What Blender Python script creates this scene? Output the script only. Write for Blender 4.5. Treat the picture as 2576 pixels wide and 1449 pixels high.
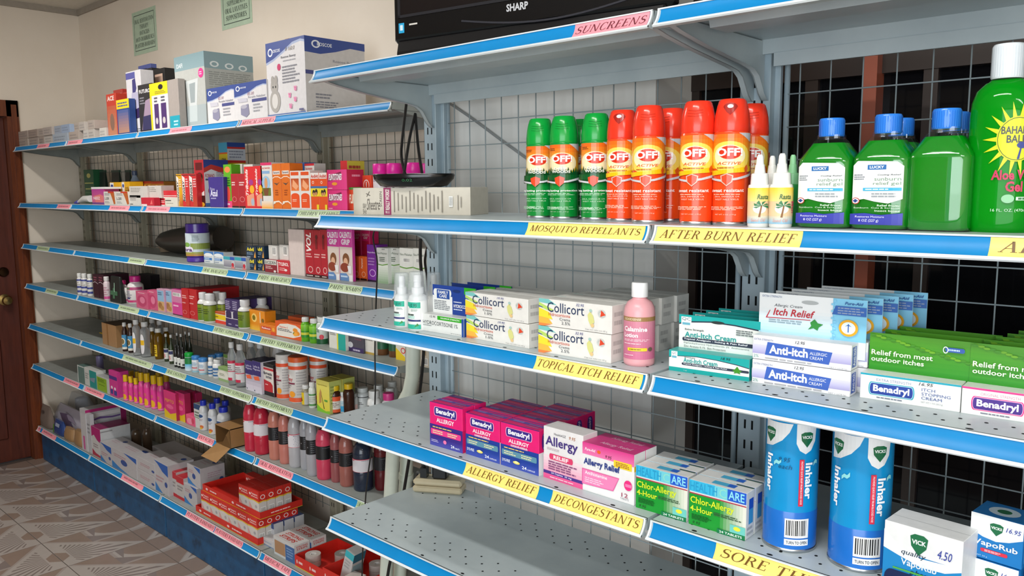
import bpy, bmesh, math, random
from mathutils import Vector, Matrix
random.seed(7)
SC = bpy.context.scene
COL = SC.collection
PI = math.pi
for _o in list(bpy.data.objects):
    bpy.data.objects.remove(_o)

# ---------------------------------------------------------------- camera, sky, light, exposure
_cam = bpy.data.cameras.new('camera')
_cam.sensor_width = 36.0
_cam.lens = 28.36
_cam.clip_start = 0.02
CAM = bpy.data.objects.new('camera', _cam)
COL.objects.link(CAM)
_R = Vector((0.73627, 0.67665, -0.00735)); _U = Vector((-0.07839, 0.09608, 0.99228)); _F = Vector((-0.67213, 0.73001, -0.12378))
_m = Matrix((_R, _U, -_F)).transposed().to_4x4()
_m.translation = Vector((1.6223, -1.4461, 1.6769))
CAM.matrix_world = _m
SC.camera = CAM
SC.view_settings.view_transform = 'Standard'
SC.view_settings.look = 'None'
SC.view_settings.exposure = -0.2
SC.view_settings.gamma = 1.0
SC.view_settings.use_curve_mapping = False

WORLD = bpy.data.worlds.new('overcast_sky')
SC.world = WORLD
WORLD.use_nodes = True
_bg = WORLD.node_tree.nodes['Background']
_bg.inputs[0].default_value = (0.78, 0.88, 1.0, 1)
_bg.inputs[1].default_value = 0.9

def area(name, loc, target, sx, sy, power, col):
    l = bpy.data.lights.new(name, 'AREA'); l.shape = 'RECTANGLE'; l.size = sx; l.size_y = sy
    l.energy = power; l.color = col
    o = bpy.data.objects.new(name, l); COL.objects.link(o)
    o.location = loc
    o.rotation_euler = (Vector(target) - Vector(loc)).to_track_quat('-Z', 'Y').to_euler()
    return o
# daylight falling in through the open shop front (behind and to the right of the camera)
area('shopfront_daylight', (2.6, -4.3, 1.55), (1.2, 0.0, 1.35), 3.4, 2.3, 135.0, (0.90, 0.96, 1.0))

# ---------------------------------------------------------------- materials
def lin(h):
    if not isinstance(h, str):
        return tuple(h)
    h = h.lstrip('#')
    v = [int(h[i:i + 2], 16) / 255.0 for i in (0, 2, 4)]
    return tuple(c / 12.92 if c <= 0.04045 else ((c + 0.055) / 1.055) ** 2.4 for c in v)
_MATS = {}
def mat(col, fin='card'):
    key = (col, fin)
    if key in _MATS:
        return _MATS[key]
    m = bpy.data.materials.new(fin + '_' + str(col).lstrip('#'))
    m.use_nodes = True
    nt = m.node_tree
    b = nt.nodes['Principled BSDF']
    c = lin(col)
    rough, spec, metal, trans, vary, scale = {
        'card': (0.42, 0.45, 0, 0, 0.05, 60), 'print': (0.42, 0.45, 0, 0, 0.0, 0), 'matte': (0.8, 0.2, 0, 0, 0.06, 40),
        'gloss': (0.18, 0.5, 0, 0, 0.03, 30), 'plastic': (0.30, 0.5, 0, 0, 0.04, 40), 'paint': (0.34, 0.5, 0, 0, 0.05, 14),
        'metal': (0.28, 0.5, 1, 0, 0.05, 50), 'liquid': (0.06, 0.5, 0, 0.55, 0.03, 20), 'glass': (0.05, 0.5, 0, 0.9, 0.0, 0),
        'film': (0.12, 0.6, 0, 0.0, 0.0, 0), 'cloudy': (0.12, 0.5, 0, 0.25, 0.03, 20), 'clear': (0.06, 0.7, 0, 0.0, 0.0, 0), 'dirty': (0.5, 0.4, 0, 0, 0.35, 9), 'strip': (0.40, 0.35, 0, 0, 0.05, 18)}[fin]
    b.inputs['Roughness'].default_value = rough
    b.inputs['Specular IOR Level'].default_value = spec
    b.inputs['Metallic'].default_value = metal
    b.inputs['Transmission Weight'].default_value = trans
    b.inputs['Base Color'].default_value = (*c, 1)
    if fin in ('liquid', 'glass'):
        b.inputs['IOR'].default_value = 1.33
    if vary > 0:
        n = nt.nodes.new('ShaderNodeTexNoise'); n.inputs['Scale'].default_value = scale; n.inputs['Detail'].default_value = 4
        tc = nt.nodes.new('ShaderNodeTexCoord')
        nt.links.new(tc.outputs['Object'], n.inputs['Vector'])
        r = nt.nodes.new('ShaderNodeValToRGB')
        r.color_ramp.elements[0].position = 0.3; r.color_ramp.elements[1].position = 0.7
        r.color_ramp.elements[0].color = (*[x * (1 - vary) for x in c], 1)
        r.color_ramp.elements[1].color = (*[min(1, x * (1 + vary * 0.5)) for x in c], 1)
        nt.links.new(n.outputs['Fac'], r.inputs['Fac'])
        nt.links.new(r.outputs['Color'], b.inputs['Base Color'])
    if fin in ('film', 'clear'):
        t = nt.nodes.new('ShaderNodeBsdfTransparent'); t.inputs[0].default_value = (0.97, 0.98, 0.99, 1)
        if fin == 'clear':
            b = nt.nodes.new('ShaderNodeBsdfGlossy'); b.inputs['Roughness'].default_value = 0.04
        mx = nt.nodes.new('ShaderNodeMixShader'); mx.inputs[0].default_value = 0.30 if fin == 'film' else 0.10
        nt.links.new(t.outputs[0], mx.inputs[1]); nt.links.new(b.outputs[0], mx.inputs[2])
        nt.links.new(mx.outputs[0], nt.nodes['Material Output'].inputs[0])
    m.diffuse_color = (*c, 1)
    _MATS[key] = m
    return m

# ---------------------------------------------------------------- mesh helpers
def obj(name, me, parent=None, loc=None, rz=0.0):
    o = bpy.data.objects.new(name, me)
    COL.objects.link(o)
    if parent is not None:
        o.parent = parent
    if loc is not None:
        o.location = loc
    if rz:
        o.rotation_euler = (0, 0, rz)
    return o
def tag(o, label, cat, group=None, kind=None):
    if label: o['label'] = label
    if cat: o['category'] = cat
    if group: o['group'] = group
    if kind: o['kind'] = kind
    return o
def empty(name, loc=(0, 0, 0), rz=0.0):
    o = bpy.data.objects.new(name, None); COL.objects.link(o); o.location = loc; o.rotation_euler = (0, 0, rz)
    o.empty_display_size = 0.05
    return o
class MB:
    """collects polygons with a material each, builds one mesh"""
    def __init__(s): s.v = []; s.f = []; s.m = []; s.mats = []; s.smooth = []
    def mi(s, m):
        if m not in s.mats: s.mats.append(m)
        return s.mats.index(m)
    def add(s, verts, faces, m, smooth=False):
        o = len(s.v); k = s.mi(m)
        s.v += [tuple(p) for p in verts]
        for f in faces:
            s.f.append([i + o for i in f]); s.m.append(k); s.smooth.append(smooth)
        return s
    def box(s, x0, y0, z0, x1, y1, z1, m, mf=None):
        v = [(x0, y0, z0), (x1, y0, z0), (x1, y1, z0), (x0, y1, z0), (x0, y0, z1), (x1, y0, z1), (x1, y1, z1), (x0, y1, z1)]
        F = {'b': (3, 2, 1, 0), 't': (4, 5, 6, 7), 'f': (0, 1, 5, 4), 'r': (1, 2, 6, 5), 'k': (2, 3, 7, 6), 'l': (3, 0, 4, 7)}
        for k, f in F.items():
            s.add([v[i] for i in f], [(0, 1, 2, 3)], (mf or {}).get(k, m))
        return s
    def hull(s, bot, top, m):
        n = len(bot)
        s.add(list(bot) + list(top), [tuple(range(n - 1, -1, -1)), tuple(range(n, 2 * n))] + [(i, (i + 1) % n, n + (i + 1) % n, n + i) for i in range(n)], m)
        return s
    def prism_x(s, pts, x0, x1, m, smooth=False):   # pts: (y,z) outline, extruded along x
        return s.hull([(x0, y, z) for y, z in pts], [(x1, y, z) for y, z in pts], m)
    def tube(s, path, r, m, n=10, cap=True):
        pts = [Vector(p) for p in path]; rings = []
        for i, p in enumerate(pts):
            d = (pts[min(i + 1, len(pts) - 1)] - pts[max(i - 1, 0)]).normalized()
            a = d.orthogonal().normalized() if i == 0 else (prev - d * prev.dot(d)).normalized()
            prev = a; b = d.cross(a)
            rr = r[i] if isinstance(r, (list, tuple)) else r
            rings.append([p + (a * math.cos(2 * PI * k / n) + b * math.sin(2 * PI * k / n)) * rr for k in range(n)])
        v = [q for ring in rings for q in ring]; f = []
        for i in range(len(pts) - 1):
            for k in range(n):
                f.append((i * n + k, i * n + (k + 1) % n, (i + 1) * n + (k + 1) % n, (i + 1) * n + k))
        s.add(v, f, m, True)
        if cap:
            s.add(rings[0], [tuple(range(n - 1, -1, -1))], m); s.add(rings[-1], [tuple(range(n))], m)
        return s
    def lathe(s, prof, m, n=24, sx=1.0, sy=1.0, cx=0.0, cy=0.0, sq=0.0):
        """profile of (r,z) from bottom to top; sq>0 squares the section"""
        v = []; f = []; L = len(prof)
        for r, z in prof:
            for k in range(n):
                a = 2 * PI * k / n; c, q = math.cos(a), math.sin(a)
                if sq:
                    g = 1.0 / max(1e-6, (abs(c) ** (2 + sq) + abs(q) ** (2 + sq))) ** (1.0 / (2 + sq))
                    c, q = c * g, q * g
                v.append((cx + r * c * sx, cy + r * q * sy, z))
        for i in range(L - 1):
            for k in range(n):
                f.append((i * n + k, i * n + (k + 1) % n, (i + 1) * n + (k + 1) % n, (i + 1) * n + k))
        s.add(v, f, m, True)
        if prof[0][0] > 1e-5: s.add(v[:n], [tuple(range(n - 1, -1, -1))], m)
        if prof[-1][0] > 1e-5: s.add(v[-n:], [tuple(range(n))], m)
        return s
    def mesh(s, name, bevel=0.0, sharp=None):
        me = bpy.data.meshes.new(name)
        me.from_pydata(s.v, [], s.f)
        for m in s.mats: me.materials.append(m)
        me.polygons.foreach_set('material_index', s.m)
        me.polygons.foreach_set('use_smooth', s.smooth)
        if bevel > 0:
            bm = bmesh.new(); bm.from_mesh(me)
            bmesh.ops.remove_doubles(bm, verts=bm.verts, dist=1e-6)
            bmesh.ops.bevel(bm, geom=list(bm.edges), offset=bevel, segments=1, affect='EDGES', clamp_overlap=True)
            bm.to_mesh(me); bm.free()
        elif any(s.smooth):
            bm = bmesh.new(); bm.from_mesh(me)
            bmesh.ops.remove_doubles(bm, verts=bm.verts, dist=1e-6)
            for e in bm.edges:
                if len(e.link_faces) == 2 and e.calc_face_angle(0) > 0.75: e.smooth = False
            bm.to_mesh(me); bm.free()
        me.update()
        return me
    def build(s, name, parent=None, loc=None, rz=0.0, bevel=0.0):
        return obj(name, s.mesh(name, bevel), parent, loc, rz)
def dup(root, loc, label=None, rz=None):
    c = root.copy(); COL.objects.link(c); c.location = loc
    if rz is not None: c.rotation_euler = (0, 0, rz)
    if label: c['label'] = label
    for ch in list(root.children):
        d = ch.copy(); COL.objects.link(d); d.parent = c
        for g in list(ch.children):
            e = g.copy(); COL.objects.link(e); e.parent = d
    return c

# ---------------------------------------------------------------- lettering
def arcpts(cx, cy, rx, ry, a0, a1, n=14):
    return [(cx + rx * math.cos(math.radians(a0 + (a1 - a0) * i / n)), cy + ry * math.sin(math.radians(a0 + (a1 - a0) * i / n))) for i in range(n + 1)]
T_, t_ = 0.125, 0.05
def _rect(x0, y0, x1, y1): return [(x0, y0), (x1, y0), (x1, y1), (x0, y1)]
def _stem(x, w=T_, top=True, bot=True, e=0.075):
    p = [_rect(x, 0, x + w, 1)]
    if bot: p.append(_rect(x - e, 0, x + w + e, 0.04))
    if top: p.append(_rect(x - e, 0.96, x + w + e, 1))
    return p
def _diag(x0, y0, x1, y1, w): return [[(x0, y0), (x0 + w, y0), (x1 + w, y1), (x1, y1)]]
def _ring(cx, cy, rx, ry, a0, a1, tx=T_, ty=t_):
    o = arcpts(cx, cy, rx, ry, a0, a1); i = arcpts(cx, cy, rx - tx, ry - ty, a0, a1)
    return [[o[k], o[k + 1], i[k + 1], i[k]] for k in range(len(o) - 1)]
def _sweep(pts, ws):
    out = []; n = len(pts); nor = []
    for k in range(n):
        a = pts[max(k - 1, 0)]; b = pts[min(k + 1, n - 1)]
        dx, dy = b[0] - a[0], b[1] - a[1]; l = math.hypot(dx, dy) or 1
        nor.append((-dy / l, dx / l))
    for k in range(n - 1):
        p, q = pts[k], pts[k + 1]; a, b = nor[k], nor[k + 1]; u, w = ws[k] / 2, ws[k + 1] / 2
        out.append([(p[0] - a[0] * u, p[1] - a[1] * u), (q[0] - b[0] * w, q[1] - b[1] * w), (q[0] + b[0] * w, q[1] + b[1] * w), (p[0] + a[0] * u, p[1] + a[1] * u)])
    return out
def _S():
    p = arcpts(0.33, 0.74, 0.21, 0.23, 35, 262, 12) + arcpts(0.32, 0.26, 0.24, 0.24, 82, -148, 12)
    n = len(p); w = [0.045 + 0.10 * math.sin(PI * i / (n - 1)) ** 2 for i in range(n)]
    return _sweep(p, w) + [_rect(0.47, 0.76, 0.51, 0.97), _rect(0.08, 0.02, 0.12, 0.26)]
def _bars(x, w, mid=True, bot=True):
    p = [_rect(x, 0.95, x + w, 1), _rect(x + w - 0.04, 0.80, x + w, 1)]
    if mid: p += [_rect(x, 0.49, x + w * 0.7, 0.535), _rect(x + w * 0.7 - 0.035, 0.41, x + w * 0.7, 0.61)]
    if bot: p += [_rect(x, 0, x + w, 0.05), _rect(x + w - 0.04, 0, x + w, 0.22)]
    return p
GLY = {
 'A': (0.80, _diag(0.07, 0, 0.385, 1, 0.05) + _diag(0.335, 1, 0.61, 0, 0.13) + [_rect(0.2, 0.32, 0.6, 0.365), _rect(0, 0, 0.22, 0.04), _rect(0.53, 0, 0.82, 0.04)]),
 'B': (0.70, _stem(0.11, e=0.07) + _ring(0.30, 0.755, 0.27, 0.245, 90, -90) + _ring(0.30, 0.265, 0.33, 0.265, 90, -90) + [_rect(0.2, 0.95, 0.31, 1), _rect(0.2, 0, 0.31, 0.05), _rect(0.2, 0.49, 0.31, 0.535)]),
 'C': (0.74, _ring(0.42, 0.5, 0.38, 0.52, 50, 310) + [_rect(0.63, 0.70, 0.67, 1.0), _rect(0.64, 0.06, 0.68, 0.26)]),
 'D': (0.82, _stem(0.11) + _ring(0.30, 0.5, 0.46, 0.5, 90, -90) + [_rect(0.2, 0.95, 0.31, 1), _rect(0.2, 0, 0.31, 0.05)]),
 'E': (0.66, _stem(0.11) + _bars(0.2, 0.38)),
 'F': (0.62, _stem(0.11) + _bars(0.2, 0.36, bot=False)),
 'G': (0.80, _ring(0.42, 0.5, 0.38, 0.52, 50, 325) + [_rect(0.63, 0.70, 0.67, 1.0), _rect(0.62, 0.05, 0.74, 0.42), _rect(0.54, 0.40, 0.82, 0.44)]),
 'H': (0.88, _stem(0.11) + _stem(0.64) + [_rect(0.2, 0.48, 0.66, 0.53)]),
 'I': (0.40, _stem(0.13)),
 'K': (0.78, _stem(0.11) + _diag(0.22, 0.42, 0.58, 1, 0.055) + _diag(0.34, 0.60, 0.62, 0, 0.13) + [_rect(0.50, 0.96, 0.74, 1), _rect(0.55, 0, 0.82, 0.04)]),
 'L': (0.64, _stem(0.11) + [_rect(0.2, 0, 0.58, 0.05), _rect(0.54, 0, 0.58, 0.24)]),
 'M': (1.0, _stem(0.10, 0.06, e=0.06) + _stem(0.78, 0.13, e=0.06) + _diag(0.10, 1, 0.40, 0, 0.13) + _diag(0.46, 0, 0.80, 1, 0.05)),
 'N': (0.88, _stem(0.10, 0.055, e=0.06) + _stem(0.70, 0.055, bot=False, e=0.07) + _diag(0.08, 1, 0.62, 0, 0.13)),
 'O': (0.84, _ring(0.42, 0.5, 0.39, 0.52, 0, 360)),
 'P': (0.66, _stem(0.11) + _ring(0.30, 0.73, 0.31, 0.27, 90, -90) + [_rect(0.2, 0.95, 0.31, 1), _rect(0.2, 0.46, 0.31, 0.51)]),
 'Q': (0.84, _ring(0.42, 0.5, 0.39, 0.52, 0, 360) + _diag(0.40, 0.04, 0.62, -0.22, 0.14)),
 'R': (0.74, _stem(0.11) + _ring(0.30, 0.745, 0.30, 0.255, 90, -90) + _diag(0.32, 0.5, 0.58, 0, 0.13) + [_rect(0.2, 0.95, 0.31, 1), _rect(0.2, 0.49, 0.36, 0.535), _rect(0.56, 0, 0.80, 0.04)]),
 'S': (0.62, _S()),
 'T': (0.74, _stem(0.31, top=False) + [_rect(0.04, 0.95, 0.71, 1), _rect(0.04, 0.76, 0.08, 1), _rect(0.67, 0.76, 0.71, 1)]),
 'U': (0.84, [_rect(0.12, 0.35, 0.245, 1), _rect(0.66, 0.35, 0.71, 1), _rect(0.04, 0.96, 0.33, 1), _rect(0.58, 0.96, 0.79, 1)] + _ring(0.415, 0.36, 0.295, 0.38, 180, 360, 0.10, 0.07)),
 'V': (0.80, _diag(0.38, 0, 0.06, 1, 0.13) + _diag(0.40, 0, 0.67, 1, 0.05) + [_rect(0, 0.96, 0.27, 1), _rect(0.58, 0.96, 0.80, 1)]),
 'X': (0.80, _diag(0.58, 0, 0.08, 1, 0.13) + _diag(0.10, 0, 0.60, 1, 0.05) + [_rect(0, 0.96, 0.28, 1), _rect(0.5, 0.96, 0.74, 1), _rect(0.02, 0, 0.24, 0.04), _rect(0.52, 0, 0.80, 0.04)]),
 'Y': (0.76, [_rect(0.32, 0, 0.445, 0.46), _rect(0.24, 0, 0.53, 0.04)] + _diag(0.32, 0.44, 0.04, 1, 0.125) + _diag(0.39, 0.44, 0.62, 1, 0.05) + [_rect(0, 0.96, 0.25, 1), _rect(0.53, 0.96, 0.75, 1)]),
 '.': (0.28, [_rect(0.08, 0, 0.2, 0.12)]), '-': (0.4, [_rect(0.06, 0.38, 0.34, 0.44)]), ' ': (0.34, [])}
_TXT = {}
def text2d(s, font):
    """-> (verts 2d scaled into the unit box, faces, width/height)"""
    key = (s, font)
    if key in _TXT: return _TXT[key]
    V = []; Fc = []
    if font in ('serif', 'serifi'):
        x = 0.0
        for ch in s:
            adv, polys = GLY.get(ch, GLY['.'])
            for p in polys:
                o = len(V); V += [(x + a + (0.22 * b if font == 'serifi' else 0), b) for a, b in p]
                Fc.append(tuple(range(o, o + len(p))))
            x += adv + 0.05
    else:
        cu = bpy.data.curves.new('lettering', 'FONT')
        cu.body = s; cu.resolution_u = 2; cu.fill_mode = 'FRONT'
        if 'b' in font: cu.offset = 0.018
        if 'h' in font: cu.offset = 0.032
        if 'i' in font: cu.shear = 0.25
        ob = bpy.data.objects.new('lettering', cu)
        me = ob.to_mesh()
        V = [(v.co.x, v.co.y) for v in me.vertices]; Fc = [tuple(p.vertices) for p in me.polygons]
        ob.to_mesh_clear(); bpy.data.objects.remove(ob); bpy.data.curves.remove(cu)
    if not V: V = [(0, 0), (1, 0), (1, 1)]; Fc = []
    x0 = min(v[0] for v in V); x1 = max(v[0] for v in V); y0 = min(v[1] for v in V); y1 = max(v[1] for v in V)
    V = [((a - x0) / max(1e-6, x1 - x0), (b - y0) / max(1e-6, y1 - y0)) for a, b in V]
    _TXT[key] = (V, Fc, (x1 - x0) / max(1e-6, y1 - y0))
    return _TXT[key]
def mixc(a, b, t):
    a, b = lin(a), lin(b)
    return tuple(round(x + (y - x) * t, 4) for x, y in zip(a, b))
_rb = random.Random(3)
def prim(op):
    """a print operation -> list of (verts, faces, colour), all in the unit square of the printed face"""
    k = op[0]
    if k == 'r':
        _, a, b, c, d, col = op; return [(_rect(a, b, c, d), [(0, 1, 2, 3)], col)]
    if k == 'rr':   # rounded bar
        _, a, b, c, d, col = op[:6]; asp = op[6] if len(op) > 6 else 1.0
        r = (d - b) / 2; ru = min(r * asp, (c - a) / 2)
        p = arcpts(a + ru, (b + d) / 2, ru, r, 90, 270, 8) + arcpts(c - ru, (b + d) / 2, ru, r, -90, 90, 8)
        return [(p, [tuple(range(len(p)))], col)]
    if k == 'e':
        _, a, b, ru, rv, col = op; p = arcpts(a, b, ru, rv, 0, 345, 23); return [(p, [tuple(range(len(p)))], col)]
    if k == 'o':    # ring
        _, a, b, ru, rv, th, col = op
        o = arcpts(a, b, ru, rv, 0, 360, 24); i = arcpts(a, b, ru * (1 - th), rv * (1 - th), 0, 360, 24)
        return [([o[j], o[j + 1], i[j + 1], i[j]], [(0, 1, 2, 3)], col) for j in range(24)]
    if k == 'p':
        return [(list(op[1]), [tuple(range(len(op[1])))], op[2])]
    if k == 'w':    # band between two curves given as lists of (u, v0, v1)
        L = op[1]; V = [(u, a) for u, a, b in L] + [(u, b) for u, a, b in L]; n = len(L)
        return [(V, [(i, i + 1, n + i + 1, n + i) for i in range(n - 1)], op[2])]
    if k == 'g':    # graded panel, across (h) or up (v)
        _, a, b, c, d, c0, c1, ax = op; n = 8; out = []
        for i in range(n):
            s0, s1 = i / n, (i + 1) / n; cc = mixc(c0, c1, (i + 0.5) / n)
            out.append((_rect(a + (c - a) * s0, b, a + (c - a) * s1, d) if ax == 'h' else _rect(a, b + (d - b) * s0, c, b + (d - b) * s1), [(0, 1, 2, 3)], cc))
        return out
    if k in ('t', 'tu'):
        _, s, a, b, c, d, col = op[:7]; font = op[7] if len(op) > 7 else ''
        V, Fc, asp = text2d(s, font)
        if k == 't': V = [(a + (c - a) * x, b + (d - b) * y) for x, y in V]
        else: V = [(c - (c - a) * y, b + (d - b) * x) for x, y in V]      # reads upwards
        return [(V, Fc, col)]
    if k == 'td':   # reads downwards
        _, s, a, b, c, d, col = op[:7]; font = op[7] if len(op) > 7 else ''
        V, Fc, asp = text2d(s, font)
        return [([(a + (c - a) * y, d - (d - b) * x) for x, y in V], Fc, col)]
    if k == 'l':    # n lines of fine print too small to read
        _, a, b, c, d, n, col = op; out = []; h = (d - b) / (n * 2 - 1)
        for i in range(n):
            y = d - (2 * i + 1) * h; x = a; e = a + (c - a) * (0.72 + 0.28 * _rb.random())
            while x < e:
                w = (c - a) * (0.08 + 0.16 * _rb.random()); out.append((_rect(x, y, min(e, x + w), y + h), [(0, 1, 2, 3)], col)); x += w + (c - a) * 0.025
        return out
    if k == 'bar':
        _, a, b, c, d = op; out = [(_rect(a, b, c, d), [(0, 1, 2, 3)], '#f2f2ee')]; x = a + (c - a) * 0.06
        while x < c - (c - a) * 0.1:
            w = (c - a) * (0.015 + 0.04 * _rb.random()); out.append((_rect(x, b + (d - b) * 0.12, x + w, d - (d - b) * 0.08), [(0, 1, 2, 3)], '#1c1c1e')); x += w + (c - a) * (0.015 + 0.035 * _rb.random())
        return out
    raise ValueError(k)
EPS = 0.00014
def printed(name, ops, surf, parent, cut=None, fin='print', base=1):
    """surf(u, v, off) -> 3d point; later operations lie a hair above earlier ones"""
    mb = MB()
    for li, op in enumerate(ops):
        for V, Fc, col in prim(op):
            m = mat(col, fin)
            if cut:
                V, Fc = cut2d(V, Fc, cut)
            mb.add([surf(u, v, EPS * (base + li)) for u, v in V], Fc, m)
    o = mb.build(name, parent)
    return o
def cut2d(V, Fc, step):
    """slice polygons into columns of width step so that they bend with a round surface"""
    bm = bmesh.new(); vs = [bm.verts.new((a, b, 0)) for a, b in V]
    for f in Fc:
        try: bm.faces.new([vs[i] for i in f])
        except ValueError: pass
    lo = min(a for a, b in V); hi = max(a for a, b in V); k = math.ceil(lo / step + 1e-6)
    while k * step < hi - 1e-6:
        bmesh.ops.bisect_plane(bm, geom=list(bm.verts) + list(bm.edges) + list(bm.faces), plane_co=(k * step, 0, 0), plane_no=(1, 0, 0)); k += 1
    bm.verts.index_update()
    R = [(v.co.x, v.co.y) for v in bm.verts]; F = [tuple(v.index for v in f.verts) for f in bm.faces]
    bm.free()
    return R, F
def faceframe(face, w, d, h):
    if face == 'f': return lambda u, v, e: (u * w, -e, v * h)
    if face == 'r': return lambda u, v, e: (w + e, u * d, v * h)
    if face == 'l': return lambda u, v, e: (-e, d - u * d, v * h)
    if face == 't': return lambda u, v, e: (u * w, v * d, h + e)
    if face == 'k': return lambda u, v, e: (w - u * w, d + e, v * h)

# ---------------------------------------------------------------- products
def carton(name, cat, label, X, Y, z, w, h, d, col, prints=None, rz=0.0, group=None, sides=None, fin='card', bevel=0.0007):
    """a folded carton; X,Y,z = its front left bottom corner"""
    mf = {k: mat(c, fin) for k, c in (sides or {}).items()}
    o = MB().box(0, 0, 0, w, d, h, mat(col, fin), mf).build(name, None, (X, Y, z), rz, bevel)
    for face, ops in (prints or {}).items():
        printed('printed_face', ops, faceframe(face, w, d, h), o)
    return tag(o, label, cat, group)
def back_row(root, n, d, labels, gap=0.001, dx=0.0, rz=None):
    """n more of the same standing behind it"""
    r = root.rotation_euler[2]; out = []
    for i in range(1, n + 1):
        p = Vector((dx * i, (d + gap) * i, 0)); p.rotate(Matrix.Rotation(r, 3, 'Z'))
        out.append(dup(root, root.location + p, labels[i - 1] if isinstance(labels, (list, tuple)) else labels))
    return out
PROF = {   # (radius/R, z/h) outlines of bottle bodies and where the cap sits (r, z0, z1)
 'pill': ([(0.94, 0), (1, 0.02), (1, 0.66), (0.96, 0.72), (0.80, 0.78), (0.66, 0.80), (0.66, 0.83)], (0.76, 0.82, 1.0)),
 'pillw': ([(0.94, 0), (1, 0.02), (1, 0.60), (0.95, 0.68), (0.72, 0.74), (0.60, 0.76), (0.60, 0.80)], (0.68, 0.79, 1.0)),
 'jar': ([(0.95, 0), (1, 0.02), (1, 0.74), (0.97, 0.77), (0.93, 0.79)], (1.0, 0.78, 1.0)),
 'syrup': ([(0.93, 0), (1, 0.02), (1, 0.62), (0.93, 0.70), (0.62, 0.80), (0.46, 0.85), (0.46, 0.88)], (0.58, 0.865, 1.0)),
 'oil': ([(0.93, 0), (1, 0.02), (1, 0.72), (0.9, 0.78), (0.55, 0.84), (0.52, 0.87), (0.52, 0.89)], (0.66, 0.87, 1.0)),
 'neck': ([(0.93, 0), (1, 0.02), (1, 0.50), (0.90, 0.58), (0.42, 0.70), (0.36, 0.80), (0.36, 0.93)], (0.46, 0.90, 1.0)),
 'wide': ([(0.95, 0), (1, 0.015), (1, 0.88), (0.98, 0.89)], (1.0, 0.885, 1.0)),
 'sport': ([(0.88, 0), (0.97, 0.02), (1, 0.06), (0.985, 0.20), (1, 0.21), (1, 0.40), (0.96, 0.42), (0.96, 0.62), (1, 0.64), (1, 0.76), (0.93, 0.84), (0.70, 0.93), (0.55, 0.96)], (0.42, 0.95, 1.06)),
 'antacid': ([(0.94, 0), (1, 0.015), (1, 0.58), (0.94, 0.66), (0.72, 0.72), (0.62, 0.74), (0.62, 0.76)], (0.78, 0.745, 1.0)),
 'milk': ([(0.90, 0), (0.98, 0.015), (1, 0.05), (1, 0.60), (0.92, 0.72), (0.66, 0.80), (0.56, 0.82), (0.56, 0.84)], (0.66, 0.83, 1.0)),
 'lotion': ([(0.90, 0), (0.98, 0.015), (1, 0.04), (1, 0.62), (0.95, 0.70), (0.78, 0.765), (0.50, 0.80), (0.44, 0.815), (0.44, 0.83)], (0.53, 0.825, 1.0)),
}
def rad_at(prof, t):
    for (r0, z0), (r1, z1) in zip(prof, prof[1:]):
        if z0 <= t <= z1: return r0 + (r1 - r0) * (t - z0) / max(1e-6, z1 - z0)
    return prof[-1][0]
def bottle(name, cat, label, X, Y, z, dia, h, kind, bcol, ccol, band=None, bfin='plastic', cfin='plastic', group=None, face=-62, sx=1.0, sy=1.0, ribs=True, n=24, sq=0.0, cap_name='cap'):
    """band = (v0, v1, span in degrees, ops) or a list of such; face = compass direction the label looks to"""
    prof, (cr, c0, c1) = PROF[kind]
    R = dia / 2
    o = MB().lathe([(r * R, t * h) for r, t in prof], mat(bcol, bfin), n, sx, sy, sq=sq).build(name, None, (X, Y, z))
    tag(o, label, cat, group)
    if ccol:
        cb = MB(); cR = cr * R * (min(sx, sy) if abs(sx - sy) > 0.05 else 1)
        cb.lathe([(cR * 0.97, c0 * h), (cR, c0 * h + 0.001), (cR, c1 * h - 0.0022), (cR * 0.93, c1 * h)], mat(ccol, cfin), n)
        if ribs and cR > 0.008:
            for k in range(36):
                a = 2 * PI * k / 36; c, s = math.cos(a), math.sin(a); q = 0.0009; e = cR + 0.0005
                cb.add([(e * c - q * s, e * s + q * c, c0 * h + 0.0015), (e * c + q * s, e * s - q * c, c0 * h + 0.0015), (e * c + q * s, e * s - q * c, c1 * h - 0.003), (e * c - q * s, e * s + q * c, c1 * h - 0.003)], [(0, 3, 2, 1)], mat(ccol, cfin))
        cb.build(cap_name, o)
    bands = band if isinstance(band, list) else ([band] if band else [])
    for v0, v1, span, ops in bands:
        sp = math.radians(span); ph = math.radians(face)
        def surf(u, v, e, v0=v0, v1=v1, sp=sp, ph=ph):
            t = v0 + (v1 - v0) * v; a = ph + (u - 0.5) * sp
            c, s = math.cos(a), math.sin(a)
            if sq:
                g = 1.0 / (abs(c) ** (2 + sq) + abs(s) ** (2 + sq)) ** (1.0 / (2 + sq)); c, s = c * g, s * g
            r = rad_at(prof, t) * R + e + 0.0004
            return (r * c * sx, r * s * sy, t * h)
        printed('printed_label', ops, surf, o, cut=max(0.03, math.radians(9) / sp))
    return o

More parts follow.
